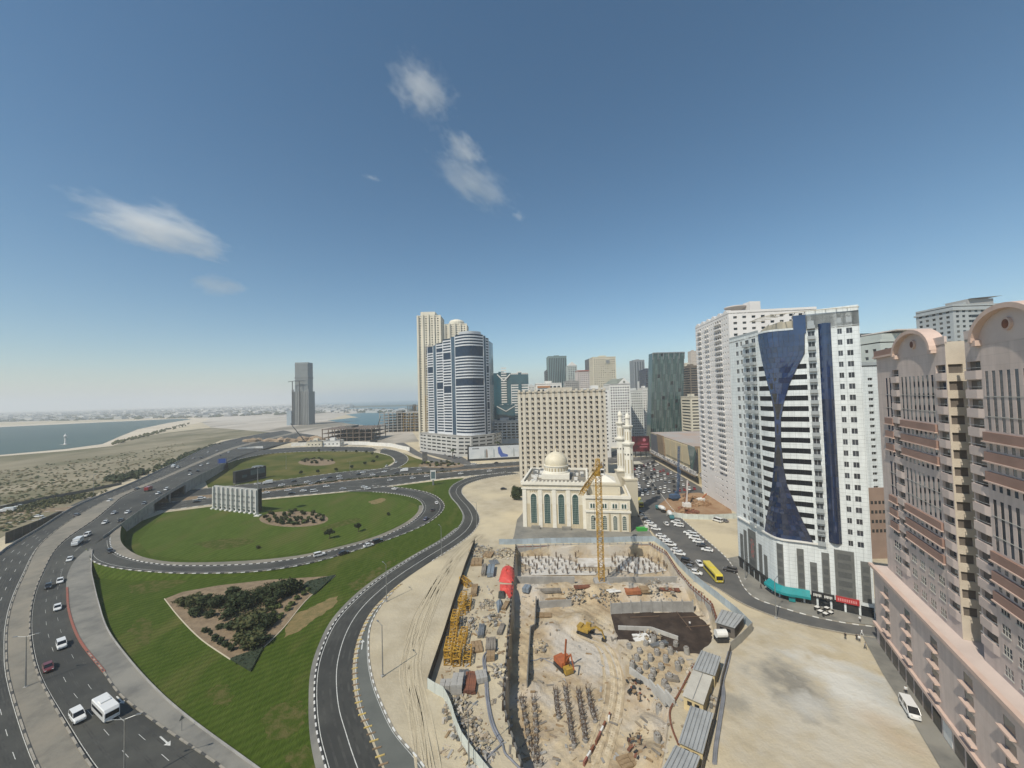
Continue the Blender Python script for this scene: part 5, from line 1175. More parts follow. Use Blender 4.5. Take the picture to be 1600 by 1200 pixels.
aw.build('teal_awning', TEALP, tw); cpanel('teal_sign', u_at(1232, 1), u_at(1241, 1), .4, 2.0, TEALP, 1.2)
o = cpanel('dark_shop_sign', u_at(1268, 3), u_at(1304, 3), 2.7, 4.4, mat('sign_black', (.02, .02, .022), rough=.4), .5); 
for k in range(2):    # pale marks on the dark sign, too small to read in the photograph
    ua, ub = u_at(1271+17*k, 3), u_at(1284+17*k, 3)
    for i in range(6): cpanel('sign_mark', ua+(ub-ua)*i/6, ua+(ub-ua)*(i+.62)/6, 3.1+.12*(i % 2), 3.9, WHITE, .56, o, 1)
o = cpanel('red_shop_sign', u_at(1306, 3), u_at(1343, 3), 2.9, 4.5, mat('sign_red', (.42, .03, .035), (.36, .03, .03), .6, .5), .5); 
for i in range(9): ua, ub = u_at(1309, 3), u_at(1340, 3); cpanel('sign_mark', ua+(ub-ua)*i/9, ua+(ub-ua)*(i+.6)/9, 3.3, 4.1, mat('sign_pink', (.6, .25, .24)), .56, o, 1)

# ---------------------------------------------------------------- blocks behind the curved tower and the pink building
t, W, H = pxb('apartment_block', 'slim white block with one column of windows between curved tower and pink building', 1346, 1376, 571, 150, 30, CW, dict(cw=6.8, fh=3.3, ww=.34, wh=.38, z0=18, top=4), indiv=True)
m = MB(); m.b2(-.2, W, -.3, 20, 0, 27); br_ = m.build('brown_base', mat('brown_render', (.30, .21, .16), (.26, .18, .135), .2, .85), t)
for j in range(4):
    for i in range(4): m = MB(); m.b2(1.0+1.5*i, 1.9+1.5*i, -.36, -.31, 10+3.6*j, 11.2+3.6*j); m.build('base_window', GLASS, br_)
pxb('tower_block', 'dark grey tower peeping out right of the curved tower', 1344, 1372, 524, 230, 25, cl('slate_wall', (0, 0, 0)), dict(cw=3.5, fh=3.4, ww=.6, wh=.5))
t, W, H = pxb('apartment_block', 'pale green block with a broad roof canopy behind the nearer pink gable', 1380, 1460, 533, 175, 18, cl('mint_wall', (.47, .51, .48)), dict(cw=4.2, fh=3.4, ww=.45, wh=.42))
m = MB(); m.b2(W*.12, W*.7, 2, 16, H+1.0, H+4.0); m.build('penthouse', MATS['mint_wall'], t); m = MB(); m.b2(W*.3, W*1.0, -1, 17, H+5, H+5.5); m.build('roof_canopy', MATS['pinkish_wall'], t)
t, W, H = pxb('tower_block', 'big pale grey tower with dark window bands behind the pink gables', 1497, 1600, 477, 262, 24, cl('cool_grey_wall', (.37, .40, .41)), dict(cw=4.4, fh=3.5, ww=.5, wh=.48), indiv=False)
m = MB(); m.b2(-.8, W+.8, -.8, 25, H-3, H-2); m.build('cornice', MATS['cool_grey_wall'], t)
for j in range(12):
    for x0, x1 in ((.28, .55),): m = MB(); m.b2(W*x0, W*x1, -.12, -.01, H-8-3.5*j, H-6.2-3.5*j); m.build('window_band', GLASS, t)
m = MB(); m.face([(W*.4, 4, H+6), (W*.9, 4, H+7.5), (W*.9, 22, H+7.5), (W*.4, 22, H+6)]); m.b2(W*.4, W*.8, 6, 20, H+.5, H+6); m.build('roof_canopy', MATS['grey_wall'], t)

# ---------------------------------------------------------------- pink building on the right
PK = mat('pink_render', (.585, .49, .44), (.52, .43, .385), .12, .85, detail=8); PKL = mat('pink_cornice', (.58, .44, .37), (.52, .39, .325), .3, .8); PKB = mat('terracotta_band', (.31, .195, .155), (.265, .165, .13), .2, .8); PKC = mat('cream_render', (.55, .48, .385), (.49, .425, .34), .3, .9, bump=.3, bscale=6)
q0, q1 = G(1371, 1003).xy, G(1508, 1200).xy; dn = (q1-q0).normalized(); nn = Vector((dn.y, -dn.x))
PKW = tiled('pink_wall_render', (.60, .505, .455), (.51, .43, .385), 3.2, 1.64, (.575, .48, .43), .85, off=0, mortar=.035); pk = thing('pink_apartment_building', 'pink apartment building with arched gables, terracotta bands and a long podium', 'building', (0, 0, 0))
PL = 92.0; ZPD = HZ(q0, 882)
pw_ = Wall([q0, q0+dn*PL]); tb = q0-nn*2.6-dn*.0; pt = Wall([tb+dn*1.0, tb+dn*PL])
def s_at(px, z, wall=pt):
    lo, hi = 0, 66
    for _ in range(40):
        m_ = (lo+hi)/2; q = wall.at(m_)
        if PJ((q.x, q.y, z))[0] < px: lo = m_
        else: hi = m_
    return lo
def ppanel(wall, name, u0, u1, z0, z1, m_, off=.15, parent=None, back=.01):
    m = MB(); A_ = [wall.P(u0, z0, off), wall.P(u1, z0, off), wall.P(u1, z1, off), wall.P(u0, z1, off)]; C_ = [wall.P(u0, z0, back), wall.P(u1, z0, back), wall.P(u1, z1, back), wall.P(u0, z1, back)]
    m.face(A_); [m.face([A_[k], C_[k], C_[(k+1) % 4], A_[(k+1) % 4]]) for k in range(4)]; return m.build(name, m_, parent or pk)
mb = MB(); zs = [0, 5.0, ZPD]; us = [0, PL]; cols = [s_at(x, 12, pw_) for x in (1386, 1419, 1461, 1515, 1580)]
while cols[-1] < 60: cols.append(cols[-1]+cols[-1]-cols[-2])
wz = [6.6+2.95*k for k in range(4)]
for c in cols: us += [c-1.25, c+1.25]
for z in wz: zs += [z, z+1.75]
opn = lambda u, z: any(abs(u-c) < 1.25 for c in cols) and any(q < z < q+1.75 for q in wz)
runs = pw_.cut(mb, us, zs, opn, .06); mb.build('podium_wall', PKW, pk)
panes(pk, pw_, runs, .06, mats=[mat('podium_glass', (.13, .125, .115), rough=.25), PK], indiv=True, nx=0)
for c in cols:
    for z in wz: o = ppanel(pw_, 'window_sill', c-1.5, c+1.5, z-.35, z-.02, PKL, .75)
for z0, z1, off in ((ZPD-.9, ZPD-.45, .45), (ZPD-.45, ZPD+.25, .85), (4.4, 5.1, .6)): ppanel(pw_, 'cornice', -.6, PL, z0, z1, PKL, off)
for k in range(20):
    u0 = 2+k*3.6; ppanel(pw_, 'shop_shutter' if k % 3 else 'shop_window', u0, u0+2.9, .3, 3.4, (mat('shutter_brown', (.12, .10, .085), (.16, .14, .12), .8, .6), GLASS, WHITE)[(k*7) % 3 if k > 6 else 0], .08)
back = q0-nn*36
m = MB(); Wall([back, q0]).cut(m, [0, 36], [0, ZPD], lambda u, z: False); m.prism([q0, q0+dn*PL, back+dn*PL, back], ZPD-.6, ZPD-.02); m.build('podium_roof', PK, pk)
Wend = Wall([back+dn*PL, back]); 
# tower wall: zones by the photograph's columns, heights by storey
zoneT = CZ; X = lambda px: s_at(px, zoneT)
ZB = ZPD; NS = 17; ZTP = HZ(tb+dn, 556); FHP = (ZTP-.6-ZB)/NS
A1 = (X(1383), X(1394)); BL = (X(1395), X(1405)); AR = (X(1407), X(1461)); GAP = (X(1480), X(1511)); BR = (X(1463.5), GAP[0]-.3); BL2 = (X(1513), X(1534)); AR2 = (X(1537), 2*X(1583)-X(1537)); BR2 = (AR2[1]+.6, AR2[1]+5.2)
def storey(z): return int((z-ZB)/FHP)
band = (11, 10, 9, 5, 4, 3)     # storeys with terracotta spandrels
tall = {6: 1, 7: 1, 8: 1, 12: 1, 13: 1, 14: 1, 15: 1}
us = [0, PL-1]; zs = [ZB, ZTP]
def strips(z_, n, wf): return [(z_[0]+(z_[1]-z_[0])*(k+.5-wf/2)/n, z_[0]+(z_[1]-z_[0])*(k+.5+wf/2)/n) for k in range(n)]
S1, S2, S3 = strips(A1, 2, .5), strips(AR, 8, .48), strips(AR2, 8, .48)
low = [(s[0], s[1]) for s in strips(AR, 4, .56)]; low2 = strips(AR2, 4, .56); low1 = strips(A1, 1, .8)
for s in S1+S2+S3+low+low2+low1+[BL, BR, BL2, BR2]: us += list(s)
for j in range(NS): zs += [ZB+FHP*j+.95, ZB+FHP*j+2.45, ZB+FHP*j+1.05, ZB+FHP*j+2.7]
ins = lambda u, L: any(a < u < b for a, b in L)
def opP(u, z):
    j = storey(z); b = (z-ZB)-FHP*j
    if j >= NS: return False
    if ins(u, [BL, BR, BL2, BR2]): return j >= 1 and 1.05 < b < 2.7 and j < NS-1
    if j <= 3: return ins(u, low+low2+low1) and .95 < b < 2.45
    if j in tall: return ins(u, S1+S2+S3) and not (j == 8 and b > 2.7) and not (j == 15 and b > .95) and not (j in (6, 12) and b < .95)
    return ins(u, S1+S2+S3) and .95 < b < 2.45 if j < 16 else False
dpf = lambda u: .42 if ins(u, [BL, BR, BL2, BR2]) else .05
m0 = MB(); runs = pt.cut(m0, [x for x in us if x <= GAP[0]-.01]+[GAP[0]], zs, opP, dpf)
m1 = MB(); runs += pt.cut(m1, [GAP[1]]+[x for x in us if x > GAP[1]+.01], zs, opP, dpf)
mg = {}
for r in runs:
    k = (r[0][0], storey((r[1]+r[2])/2))
    if k in mg: mg[k] = (r[0], min(mg[k][1], r[1]), max(mg[k][2], r[2]))
    else: mg[k] = r
runs = list(mg.values())
PGL = [mat('pink_building_glass', (.025, .035, .05), rough=.06, rnd=.6, spec=.8), mat('pale_frame', (.45, .44, .40), rough=.6)]
inn_shade = mat('balcony_inside_shade', (.14, .118, .10), (.115, .098, .082), .5, .9)  # balcony shade put into the colour: back wall painted darker than the pink render
for r in runs:
    u = (r[0][0]+r[0][-1])/2
    if ins(u, [BL, BR, BL2, BR2]):
        wd = r[0][-1]-r[0][0]; o = link('balcony_recess', pane_mesh(wd, r[2]-r[1], [inn_shade, PK], 0, 0), pk, (*pt.at(u, -.40), r[1]), pt.ang(u))
        ppanel(pt, 'balcony_door', u-wd*.05, u+wd*.36, r[1], r[2]-.2, GLASS, -.36, None, -.39)
        L0, L1 = r[0][0]-.25, r[0][-1]+.25; ch = .25*(L1-L0); bz0, bz1 = r[1]-1.35, r[1]+.12; m = MB()
        F_ = [pt.at(L0, .01), pt.at(L0+ch*.6, .28), pt.at(L1-ch, .28), pt.at(L1, .01)]
        if ins(u, [BL, BL2]): F_ = [pt.at(L0, .01), pt.at(L0, .28), pt.at(L1-ch, .28), pt.at(L1, .01)]
        m.prism(F_, bz0, bz1); bo_ = m.build('balcony', PK, pk)
        rl = MB(); rl.path([(q.x, q.y, bz1+.45) for q in F_], .035, 4); rl.build('rail', FRAME, bo_)
    else:
        wd = r[0][-1]-r[0][0]; j = storey((r[1]+r[2])/2)
        for a, b in ((r[0][0], r[0][-1]),): link('window', pane_mesh(b-a, r[2]-r[1], PGL, 0 if wd < 1.0 else 2, 1 if wd > 1.0 else 0), pk, (*pt.at(u, -.03), r[1]), pt.ang(u))
        if wd > 1.0 and j <= 3: ppanel(pt, 'window_surround', r[0][0]-.12, r[0][-1]+.12, r[1]-.18, r[1]-.02, PGL[1], .12)
m0.build('tower_wall', PKW, pk); m1.build('tower_wall', PKW, pk)
for Z in (A1, AR, AR2):
    for j in band:
        z0 = ZB+FHP*j+FHP-.75; ppanel(pt, 'terracotta_band', Z[0]-.2, Z[1]+.2, z0, z0+1.45, PKB, .42); ppanel(pt, 'band_ledge', Z[0]-.35, Z[1]+.35, z0-.22, z0-.01, PKL, .62)
for Z in (AR, AR2, A1):
    for j in (6, 7, 8, 12, 13, 14): ppanel(pt, 'cornice_string', Z[0], Z[1], ZB+FHP*j+.0, ZB+FHP*j+.10, PGL[1], .07)
# recessed side walls and set-back link
dp = 10.0; gA, gB = pt.at(GAP[0]), pt.at(GAP[1]); lw = Wall([gA, gA-nn*dp, gB-nn*dp, gB]); m = MB(); zz = [ZB, ZTP]
for j in range(NS): zz += [ZB+FHP*j+1.05, ZB+FHP*j+2.7]
rr = lw.cut(m, [0, .25, 2.2, lw.len], zz, lambda u, z: .25 < u < 2.2 and 1 <= storey(z) < NS-1 and 1.05 < (z-ZB) % FHP < 2.7, .4); m.build('light_well_wall', PKC, pk)
for us_, z0, z1 in rr: q_ = lw.at(1.2, -.38); link('balcony_recess', pane_mesh(1.95, z1-z0, [inn_shade, PK], 0, 0), pk, (q_.x, q_.y, z0), lw.ang(1.2))
bk = tb-nn*26; m = MB(); Wall([bk+dn, tb+dn]).cut(m, [0, 26], [ZB, ZTP], lambda u, z: False); m.build('end_wall', PK, pk)
m = MB(); m.prism([tb+dn, gA, bk+dn*GAP[0], bk+dn], ZTP-.8, ZTP-.4); m.prism([gB, tb+dn*PL, bk+dn*PL, bk+dn*GAP[1]], ZTP-.8, ZTP-.4); m.prism([gA-nn*dp, gB-nn*dp, bk+dn*GAP[1], bk+dn*GAP[0]], ZTP-.8, ZTP-.4); m.build('roof', CONC, pk)
for (a, b) in ((0, AR[0]-.6), (AR[1]+.4, GAP[0]), (GAP[1], AR2[0]-.5)): ppanel(pt, 'parapet', a, b, ZTP-.3, ZTP+1.1, PKB if a == 0 else PK, .5 if a == 0 else .05, back=-.3)
ppanel(pt, 'cornice', -.3, AR[0]-.6, ZTP-.75, ZTP-.3, PKL, .7)
for Z in (AR, AR2):                # arched gables with a ring moulding and oculus
    c = (Z[0]+Z[1])/2; R_ = (Z[1]-Z[0])/2+.5; n = 18; g = MB(); zc = ZTP-1.2; rise = min(4.3, R_*.72)
    fr = [(c-R_*math.cos(math.pi*k/n), zc+rise*math.sin(math.pi*k/n)) for k in range(n+1)]
    for (ua, za), (ub, zb_) in zip(fr, fr[1:]): g.face([pt.P(ua, zc-.5, .04), pt.P(ub, zc-.5, .04), pt.P(ub, zb_, .04), pt.P(ua, za, .04)]); g.face([pt.P(ub, zc-.5, -.6), pt.P(ua, zc-.5, -.6), pt.P(ua, za, -.6), pt.P(ub, zb_, -.6)])
    gb_ = g.build('arched_gable', PK, pk); o = MB()
    for k in range(n):
        a0, a1 = math.pi*k/n, math.pi*(k+1)/n
        for off0, off1, r0, r1 in ((1.0, 1.0, .0, .75),):
            p = lambda a, dr, of: pt.P(c-(R_+dr)*math.cos(a), zc+(rise+dr)*math.sin(a), of)
            o.face([p(a0, 0, 1.0), p(a1, 0, 1.0), p(a1, .75, 1.0), p(a0, .75, 1.0)]); o.face([p(a0, .75, 1.0), p(a1, .75, 1.0), p(a1, .75, -1.5), p(a0, .75, -1.5)]); o.face([p(a0, 0, 1.0), p(a0, 0, .02), p(a1, 0, .02), p(a1, 0, 1.0)])
    o.build('arch_moulding', PKL, gb_)
    zo = zc+rise*.46; q = pt.at(c, .05); m = MB(); m.tube((q.x, q.y, zo), (q.x+nn.x*.35, q.y+nn.y*.35, zo), .95, n=20); m.build('oculus_ring', PKL, gb_); m = MB(); m.tube((q.x, q.y, zo), (q.x+nn.x*.40, q.y+nn.y*.40, zo), .68, n=20); m.build('oculus_glass', RUST, gb_)
    for s in (-1, 1): ppanel(pt, 'gable_foot', c+s*R_-.7, c+s*R_+.7, zc-.6, zc+.3, PKL, .8)
# ---------------------------------------------------------------- construction site
def hoarding(name, label, pts, m, hgt=2.4, pw=2.5, back=True, lean=0.0):
    p = [G(*q) for q in pts]; L = sum((b-a).length for a, b in zip(p, p[1:])); n = max(2, int(L/pw)); q = even(p, n+1)
    t = thing(name, label, 'fence', (q[0].x, q[0].y, 0)); o0 = q[0].copy()
    for a, b in zip(q, q[1:]):
        d = b-a; c = (a+b)/2-o0; mb = MB(); z = SZ((a+b)/2) if abs(SZ((a+b)/2)) < .6 else 0
        mb.box((c.x, c.y, z+hgt/2), (d.length-.06, .08, hgt), math.atan2(d.y, d.x)); o = mb.build('panel', m, t)
    ms = MB()
    for a in q: ms.tube((a.x-o0.x, a.y-o0.y, -.2), (a.x-o0.x, a.y-o0.y, hgt+.05), .06, n=5)
    ms.build('posts', STEEL, t, kind='stuff'); return t
NET = mat('dark_net', (.035, .04, .035), (.055, .055, .05), .6, .9); BLH = mat('blue_grey_sheet', (.36, .42, .46), (.30, .35, .38), .4, .55, rnd=.12); WHH = mat('white_sheet', (.55, .58, .53), (.47, .50, .46), .4, .55, rnd=.08)
hoarding('site_fence', 'dark netted fence along the left side of the building site', [(742, 850), (727, 890), (712, 938), (694, 998), (676, 1052), (669, 1074)], NET)
hoarding('site_fence', 'white sheet fence curving round the near left corner of the site', [(668, 1076), (680, 1084), (692, 1089), (704, 1112), (712, 1140), (722, 1165), (745, 1198), (800, 1270)], WHH)
hoarding('site_fence', 'blue grey sheet fence between the mosque forecourt and the pit', [(780, 851), (860, 849), (940, 848), (1022, 846)], BLH)
hoarding('site_fence', 'blue grey sheet fence running along the street past the parked cars', [(1022, 846), (1040, 858), (1060, 884), (1085, 908), (1122, 938), (1152, 962), (1176, 986)], BLH)
hoarding('site_fence', 'grey sheet fence returning from the street corner to the cabins', [(1176, 986), (1160, 1003), (1142, 1018)], mat('grey_sheet', (.36, .35, .31), (.30, .29, .26), .4, .7))
hoarding('site_fence', 'low dark fence between the cabins and the vacant lot', [(1142, 1018), (1129, 1068), (1116, 1135), (1100, 1200), (1080, 1290)], mat('brown_board', (.13, .115, .10), (.09, .08, .07), .6, .9), 1.8)
hoarding('site_fence', 'white panel fence beside the piling rigs across the street', [(1042, 807), (1075, 811), (1110, 812), (1153, 810)], WHH, 2.6)
# pit walls
def pitwall(name, label, pts, zt, zb, m, waler=None, every=2.6, pile=DKMETAL, th=.35):
    q = [G(*p) for p in pts]; L = sum((b-a).length for a, b in zip(q, q[1:])); n = max(2, int(L/every)); q = even(q, n+1); o0 = q[0].copy()
    t = thing(name, label, 'retaining wall', (o0.x, o0.y, 0)); mb = MB()
    for a, b in zip(q, q[1:]): d = b-a; c = (a+b)/2-o0; mb.box((c.x, c.y, (zt+zb)/2), (d.length+.1, th, zt-zb), math.atan2(d.y, d.x))
    mb.build('wall_face', m, t); pm = MB(); pm.b2(-.16, .16, -.3, .3, zb, zt+.55); pme = pm.mesh('soldier_pile', [pile])
    for a in q: link('soldier_pile', pme, t, (a.x-o0.x, a.y-o0.y, 0), random.uniform(-.2, .2))
    if waler:
        w = MB(); w.path([(a.x-o0.x, a.y-o0.y, zt-.5) for a in q], .25, 4); w.build('waler', waler, t)
    return t
pitwall('pit_wall', 'dark pile wall along the left edge of the pit', [(806, 853), (801, 905), (797, 960), (790, 1040), (787.5, 1105), (800, 1150), (815, 1195), (835, 1270)], .15, -5.6, CONCD, RUST)
pitwall('pit_wall', 'far concrete wall of the pit with a red waler, below the mosque', [(808, 853), (870, 851), (940, 850), (1014, 850)], .1, -5.2, CONC, RUST, 3.2, CONC)
pitwall('pit_wall', 'right pit wall with rusty piles beside the street fence', [(1016, 850), (1040, 863), (1058, 891), (1078, 915), (1112, 944), (1120, 968)], .15, -6.5, CONC, RUST, 1.5, RUST)
def slabwall(label, pts, h, m=CONC, th=.4, name='concrete_wall', zof=None):
    q = [GS(*p) if zof is None else G(p[0], p[1], zof) for p in pts]; o0 = q[0]; t = thing(name, label, 'wall', o0); k = 0
    for a, b in zip(q, q[1:]):
        n = max(1, int((b-a).xy.length/2.4))
        for i in range(n):
            A_, B_ = a.lerp(b, i/n), a.lerp(b, (i+1)/n); d = B_-A_; c = (A_+B_)/2-o0; mb = MB(); mb.box((c.x, c.y, c.z+h/2-.5), (d.xy.length-.04, th, h+1), math.atan2(d.y, d.x)); mb.build('wall_panel', m, t)
    return t
slabwall('long grey concrete wall across the pit left of the crane', [(806, 911), (850, 911), (898, 911)], 2.4, zof=-4.0)
slabwall('long grey concrete wall across the pit right of the crane', [(948, 912), (1000, 912), (1062, 911)], 2.4, zof=-4.0)
slabwall('short grey panel wall standing in the sand below the left concrete wall', [(842, 950), (870, 948), (893, 947)], 2.2)
slabwall('pale concrete wall slanting between the sand track and the pile stubs', [(984, 1052), (1015, 1075), (1054, 1102)], 1.6, mat('pale_concrete', (.47, .46, .43), (.38, .37, .34), .3, .9))
slabwall('pale concrete kerb wall in front of the dark waterproofed pit', [(966, 984), (1018, 986), (1060, 1001)], 1.2, mat('pale_concrete', (0, 0, 0)))
slabwall('dark steel sheet wall inside the pit beside the left pile wall', [(838, 940), (836, 985), (829, 990), (826, 1040), (824, 1075)], 2.0, CONCD, .3)
# waterproof membrane and blinding slabs
MEMB = mat('bitumen_membrane', (.030, .020, .015), (.055, .038, .028), .35, .75, bump=.2, c3=(.085, .065, .05), scale3=.12, world_co=True, lo3=.56, hi3=.7, spec=.35)
dpz = -5.1; memb = sheet('pit_membrane', [v*.995+Vector((.2, .5)) for v in DARKPIT], dpz, MEMB)
m = MB()
for (a, b) in (((975, 950), (1078, 948)), ((1040, 935), (1080, 985)), ((1050, 950), (1100, 948)), ((1062, 965), (1108, 963)), ((1072, 980), (1112, 977)), ((985, 965), (1030, 963))):
    p, q = G(*a, dpz), G(*b, dpz); d = q-p; m.box(((p+q)/2+Vector((0, 0, .1))), (d.length, .18, .25), math.atan2(d.y, d.x))
m.build('membrane_seams', mat('seam_brown', (.12, .08, .055)), memb, kind='stuff')
pitwall('pit_wall', 'pale concrete wall on the far side of the dark waterproofed pit', [(954, 934), (1010, 931), (1082, 931)], -1.8, -5.5, CONC, None, 3.0, CONC)
BLIND = mat('white_blinding', (.58, .56, .52), (.44, .41, .36), .25, .9, world_co=True, detail=8)
for i, pl in enumerate(([(812, 868), (850, 866), (905, 880), (900, 890), (860, 895), (815, 880)], [(902, 872), (955, 872), (962, 886), (905, 886)], [(962, 868), (1010, 872), (1042, 892), (1000, 898), (965, 890)], [(830, 885), (880, 890), (935, 894), (930, 899), (830, 899)])):
    sheet('blinding_slab', [G(*q, -4.45).xy for q in pl], -4.42+.03*i, BLIND)
# pile heads with rebar
REB = mat('rebar', (.12, .075, .045), (.075, .05, .035), 1, .85); PCON = mat('pile_concrete', (.31, .30, .28), (.23, .22, .20), .8, .9)
def pile_head(spread=.35, n=9, h=1.5, r=.42):
    c = MB(); c.lathe([(r*1.05, -.3), (r, .1), (r*1.03, .5), (r*.9, .62)], n=9); b = MB()
    for k in range(n):
        a = 2*math.pi*k/n+random.uniform(-.2, .2); x, y = r*.72*math.cos(a), r*.72*math.sin(a); s = spread*random.uniform(.4, 1.6)
        b.tube((x, y, .5), (x+math.cos(a)*s, y+math.sin(a)*s, .5+h*random.uniform(.7, 1.1)), .058, n=3)
    return c.mesh('pile_stub', [PCON]), b.mesh('rebar_cage', [REB])
PHF = [pile_head(.18, 8, 1.9, .3), pile_head(.3, 7, 1.6, .26), pile_head(.12, 9, 2.2, .3)]
PHV = [pile_head(.22, 9, 1.1, .5), pile_head(.35, 8, 1.2, .5), pile_head(.15, 10, 1.0, .5), pile_head(.45, 9, 1.1, .48)]
def pile(label, p, k, grp, sc=1.0, V=None):
    t = thing('concrete_pile', label, 'pile', p, random.uniform(0, 6), grp); t.scale = (sc, sc, sc*random.uniform(.85, 1.15)); V = V or PHV; a, b = V[k % len(V)]; link('pile_stub', a, t); link('rebar_cage', b, t)
for ci, (col, n, lab) in enumerate(((((815, 1098), (818, 1112), (823, 1138), (830, 1170), (838, 1196)), 9, 'leftmost row beside dark pile wall'), (((834, 1096), (836, 1118), (838, 1150), (836, 1176), (844, 1196)), 9, 'second row from dark pile wall'), (((868, 1084), (870, 1105), (873, 1122)), 7, 'third row from dark pile wall'), (((883, 1078), (888, 1110), (892, 1145), (897, 1166)), 12, 'fourth row from dark pile wall'), (((904, 1084), (909, 1120), (915, 1158)), 11, 'fifth row from dark pile wall'), (((919, 1082), (924, 1110), (930, 1128)), 8, 'rightmost row nearest the sand track'))):
    pts = [GS(*q) for q in col]; ps = even(pts, n)
    for i, p in enumerate(ps): p.z = SZ(p); pile(f'rebar pile, {nth(n-1-i)} from near end, {lab}', p, i+ci, 'pile heads in the near pit', 1.05)
k = 0; grid_pts = []
for r_, v in enumerate((862, 867, 873, 879, 885, 891, 897)):
    for c_ in range(22):
        u = 815+c_*10.5+(r_ % 2)*5+random.uniform(-2, 2)
        if u < 1012+r_*7 and not (905 < u < 955 and 870 < v < 888): grid_pts.append((r_, c_, u, v+random.uniform(-1.5, 1.5)))
for r_, c_, u, v in grid_pts:
    p = G(u, v, -4.6); pile(f'thin rebar bundle in far pit, {nth(r_)} row from the mosque, {nth(c_)} from left', p, k, 'rebar bundles in the far pit', .95, PHF); k += 1
STB = sorted(((345, 575), (400, 600), (430, 560), (470, 545), (515, 570), (560, 605), (585, 565), (645, 605), (385, 640), (455, 640), (490, 610), (535, 645), (615, 650), (600, 690), (360, 685), (430, 680), (395, 710), (510, 685), (470, 715), (555, 735), (460, 745), (525, 770)))+[(500, 920), (490, 1060), (545, 800)]
for i, (a, b) in enumerate(STB):
    p = GS(880+a/3.334, 840+b/3.334); c = MB(); c.lathe([(.62, -.4), (.58, .3), (.6, 1.1), (.45, 1.3)], n=9); t = thing('concrete_pile', f'grey concrete stub on the sandy terrace, {nth(i)} from the left' if i < 22 else ['single rebar pile stub left of the cream cabin', 'pile stub near the bottom edge beside the track', 'pile stub close to the end of the slanting wall'][i-22], 'pile', p, 0, 'pile stubs on the terrace' if i < 22 else None); t.scale = (1.2, 1.2, random.uniform(.8, 1.5)); c.build('stub', PCON, t); t.rotation_euler = (random.uniform(-.12, .12), random.uniform(-.12, .12), random.uniform(0, 6)); link('rebar_cage', PHV[2][1], t)

# ---------------------------------------------------------------- tower crane
def truss(mb, L, w, h=None, seg=1.6, r=.07, tri=False):
    """lattice along +x"""
    h = h or w; C = [(0, -w/2, 0), (0, w/2, 0), (0, 0, h)] if tri else [(0, -w/2, -h/2), (0, w/2, -h/2), (0, w/2, h/2), (0, -w/2, h/2)]; n = max(1, round(L/seg)); s = L/n
    for c in C: mb.tube((0, c[1], c[2]), (L, c[1], c[2]), r*1.6, n=4)
    for k in range(n+1):
        for a, b in zip(C, C[1:]+C[:1]):
            mb.tube((k*s, a[1], a[2]), (k*s, b[1], b[2]), r, n=3, cap=False)
            if k < n: mb.tube((k*s, (a if k % 2 else b)[1], (a if k % 2 else b)[2]), ((k+1)*s, (b if k % 2 else a)[1], (b if k % 2 else a)[2]), r, n=3, cap=False)
cb = G(940, 911, -4.0); cr = thing('tower_crane', 'yellow lattice tower crane standing in the middle of the pit', 'crane', cb)
m = MB(); m.b2(-2.6, 2.6, -2.6, 2.6, -.5, .9); m.build('footing', CONC, cr)
ms = MB(); truss(ms, 3.0, 1.9, seg=1.5, r=.085); mse = ms.mesh('mast_section', [YCR]); nsec = 13
for k in range(nsec): o = link('mast_section', mse, cr, (0, 0, .9+3*k)); o.rotation_euler = (0, rad(-90), 0)
zt = .9+3*nsec; m = MB(); m.lathe([(1.5, 0), (1.6, .3), (1.6, 1.0), (1.2, 1.4)], (0, 0, zt), 14); m.b2(-1.5, 1.5, -1.5, 1.5, zt-.3, zt); m.build('slewing_ring', YCR, cr)
tip = G(917, 774, zt-1+cb.z); jd = (tip-cb).xy.normalized(); ja = math.atan2(jd.y, jd.x); zj = zt+1.6
m = MB(); m.b2(-.8, .8, -.6, .8, -.3, 1.9); cabp = Vector((math.cos(ja+1.57), math.sin(ja+1.57)))*1.7; o = m.build('cab', WHITE, cr, (cabp.x+jd.x, cabp.y+jd.y, zt+.4), ja); g = MB(); g.b2(.81, .84, -.5, .7, .5, 1.7); g.build('cab_window', GLASS, o)
m = MB(); truss(m, 4.6, 1.3, seg=1.2, r=.08); o = m.build('tower_head', YCR, cr, (0, 0, zt+1.2)); o.rotation_euler = (0, rad(-90), ja)
jse = MB(); truss(jse, 6.0, 1.3, 1.4, 1.5, .06, True); jme = jse.mesh('jib_section', [YCR]); nj = 6
for k in range(nj): link('jib_section', jme, cr, (jd.x*(1+6*k), jd.y*(1+6*k), zj), ja)
for k in range(2): link('counter_jib_section', jme, cr, (-jd.x*(1+6*k), -jd.y*(1+6*k), zj-.4), ja+math.pi)
m = MB(); m.b2(-1.5, 1.5, -.8, .8, -2.2, .6); m.build('counterweight', CONC, cr, (-jd.x*11.5, -jd.y*11.5, zj), ja)
m = MB(); hd = Vector((0, 0, zt+5.8)); 
for f in (16, 33): m.tube(hd, (jd.x*f, jd.y*f, zj+1.4), .06, n=4)
m.tube(hd, (-jd.x*11.5, -jd.y*11.5, zj), .06, n=4); m.build('tie_bar', YCR, cr)
m = MB(); hx = 12.0; m.tube((jd.x*hx, jd.y*hx, zj), (jd.x*hx, jd.y*hx, zj-14), .04, n=4); m.box((jd.x*hx, jd.y*hx, zj-14.4), (.5, .4, .9)); m.build('hook_block', DKMETAL, cr)

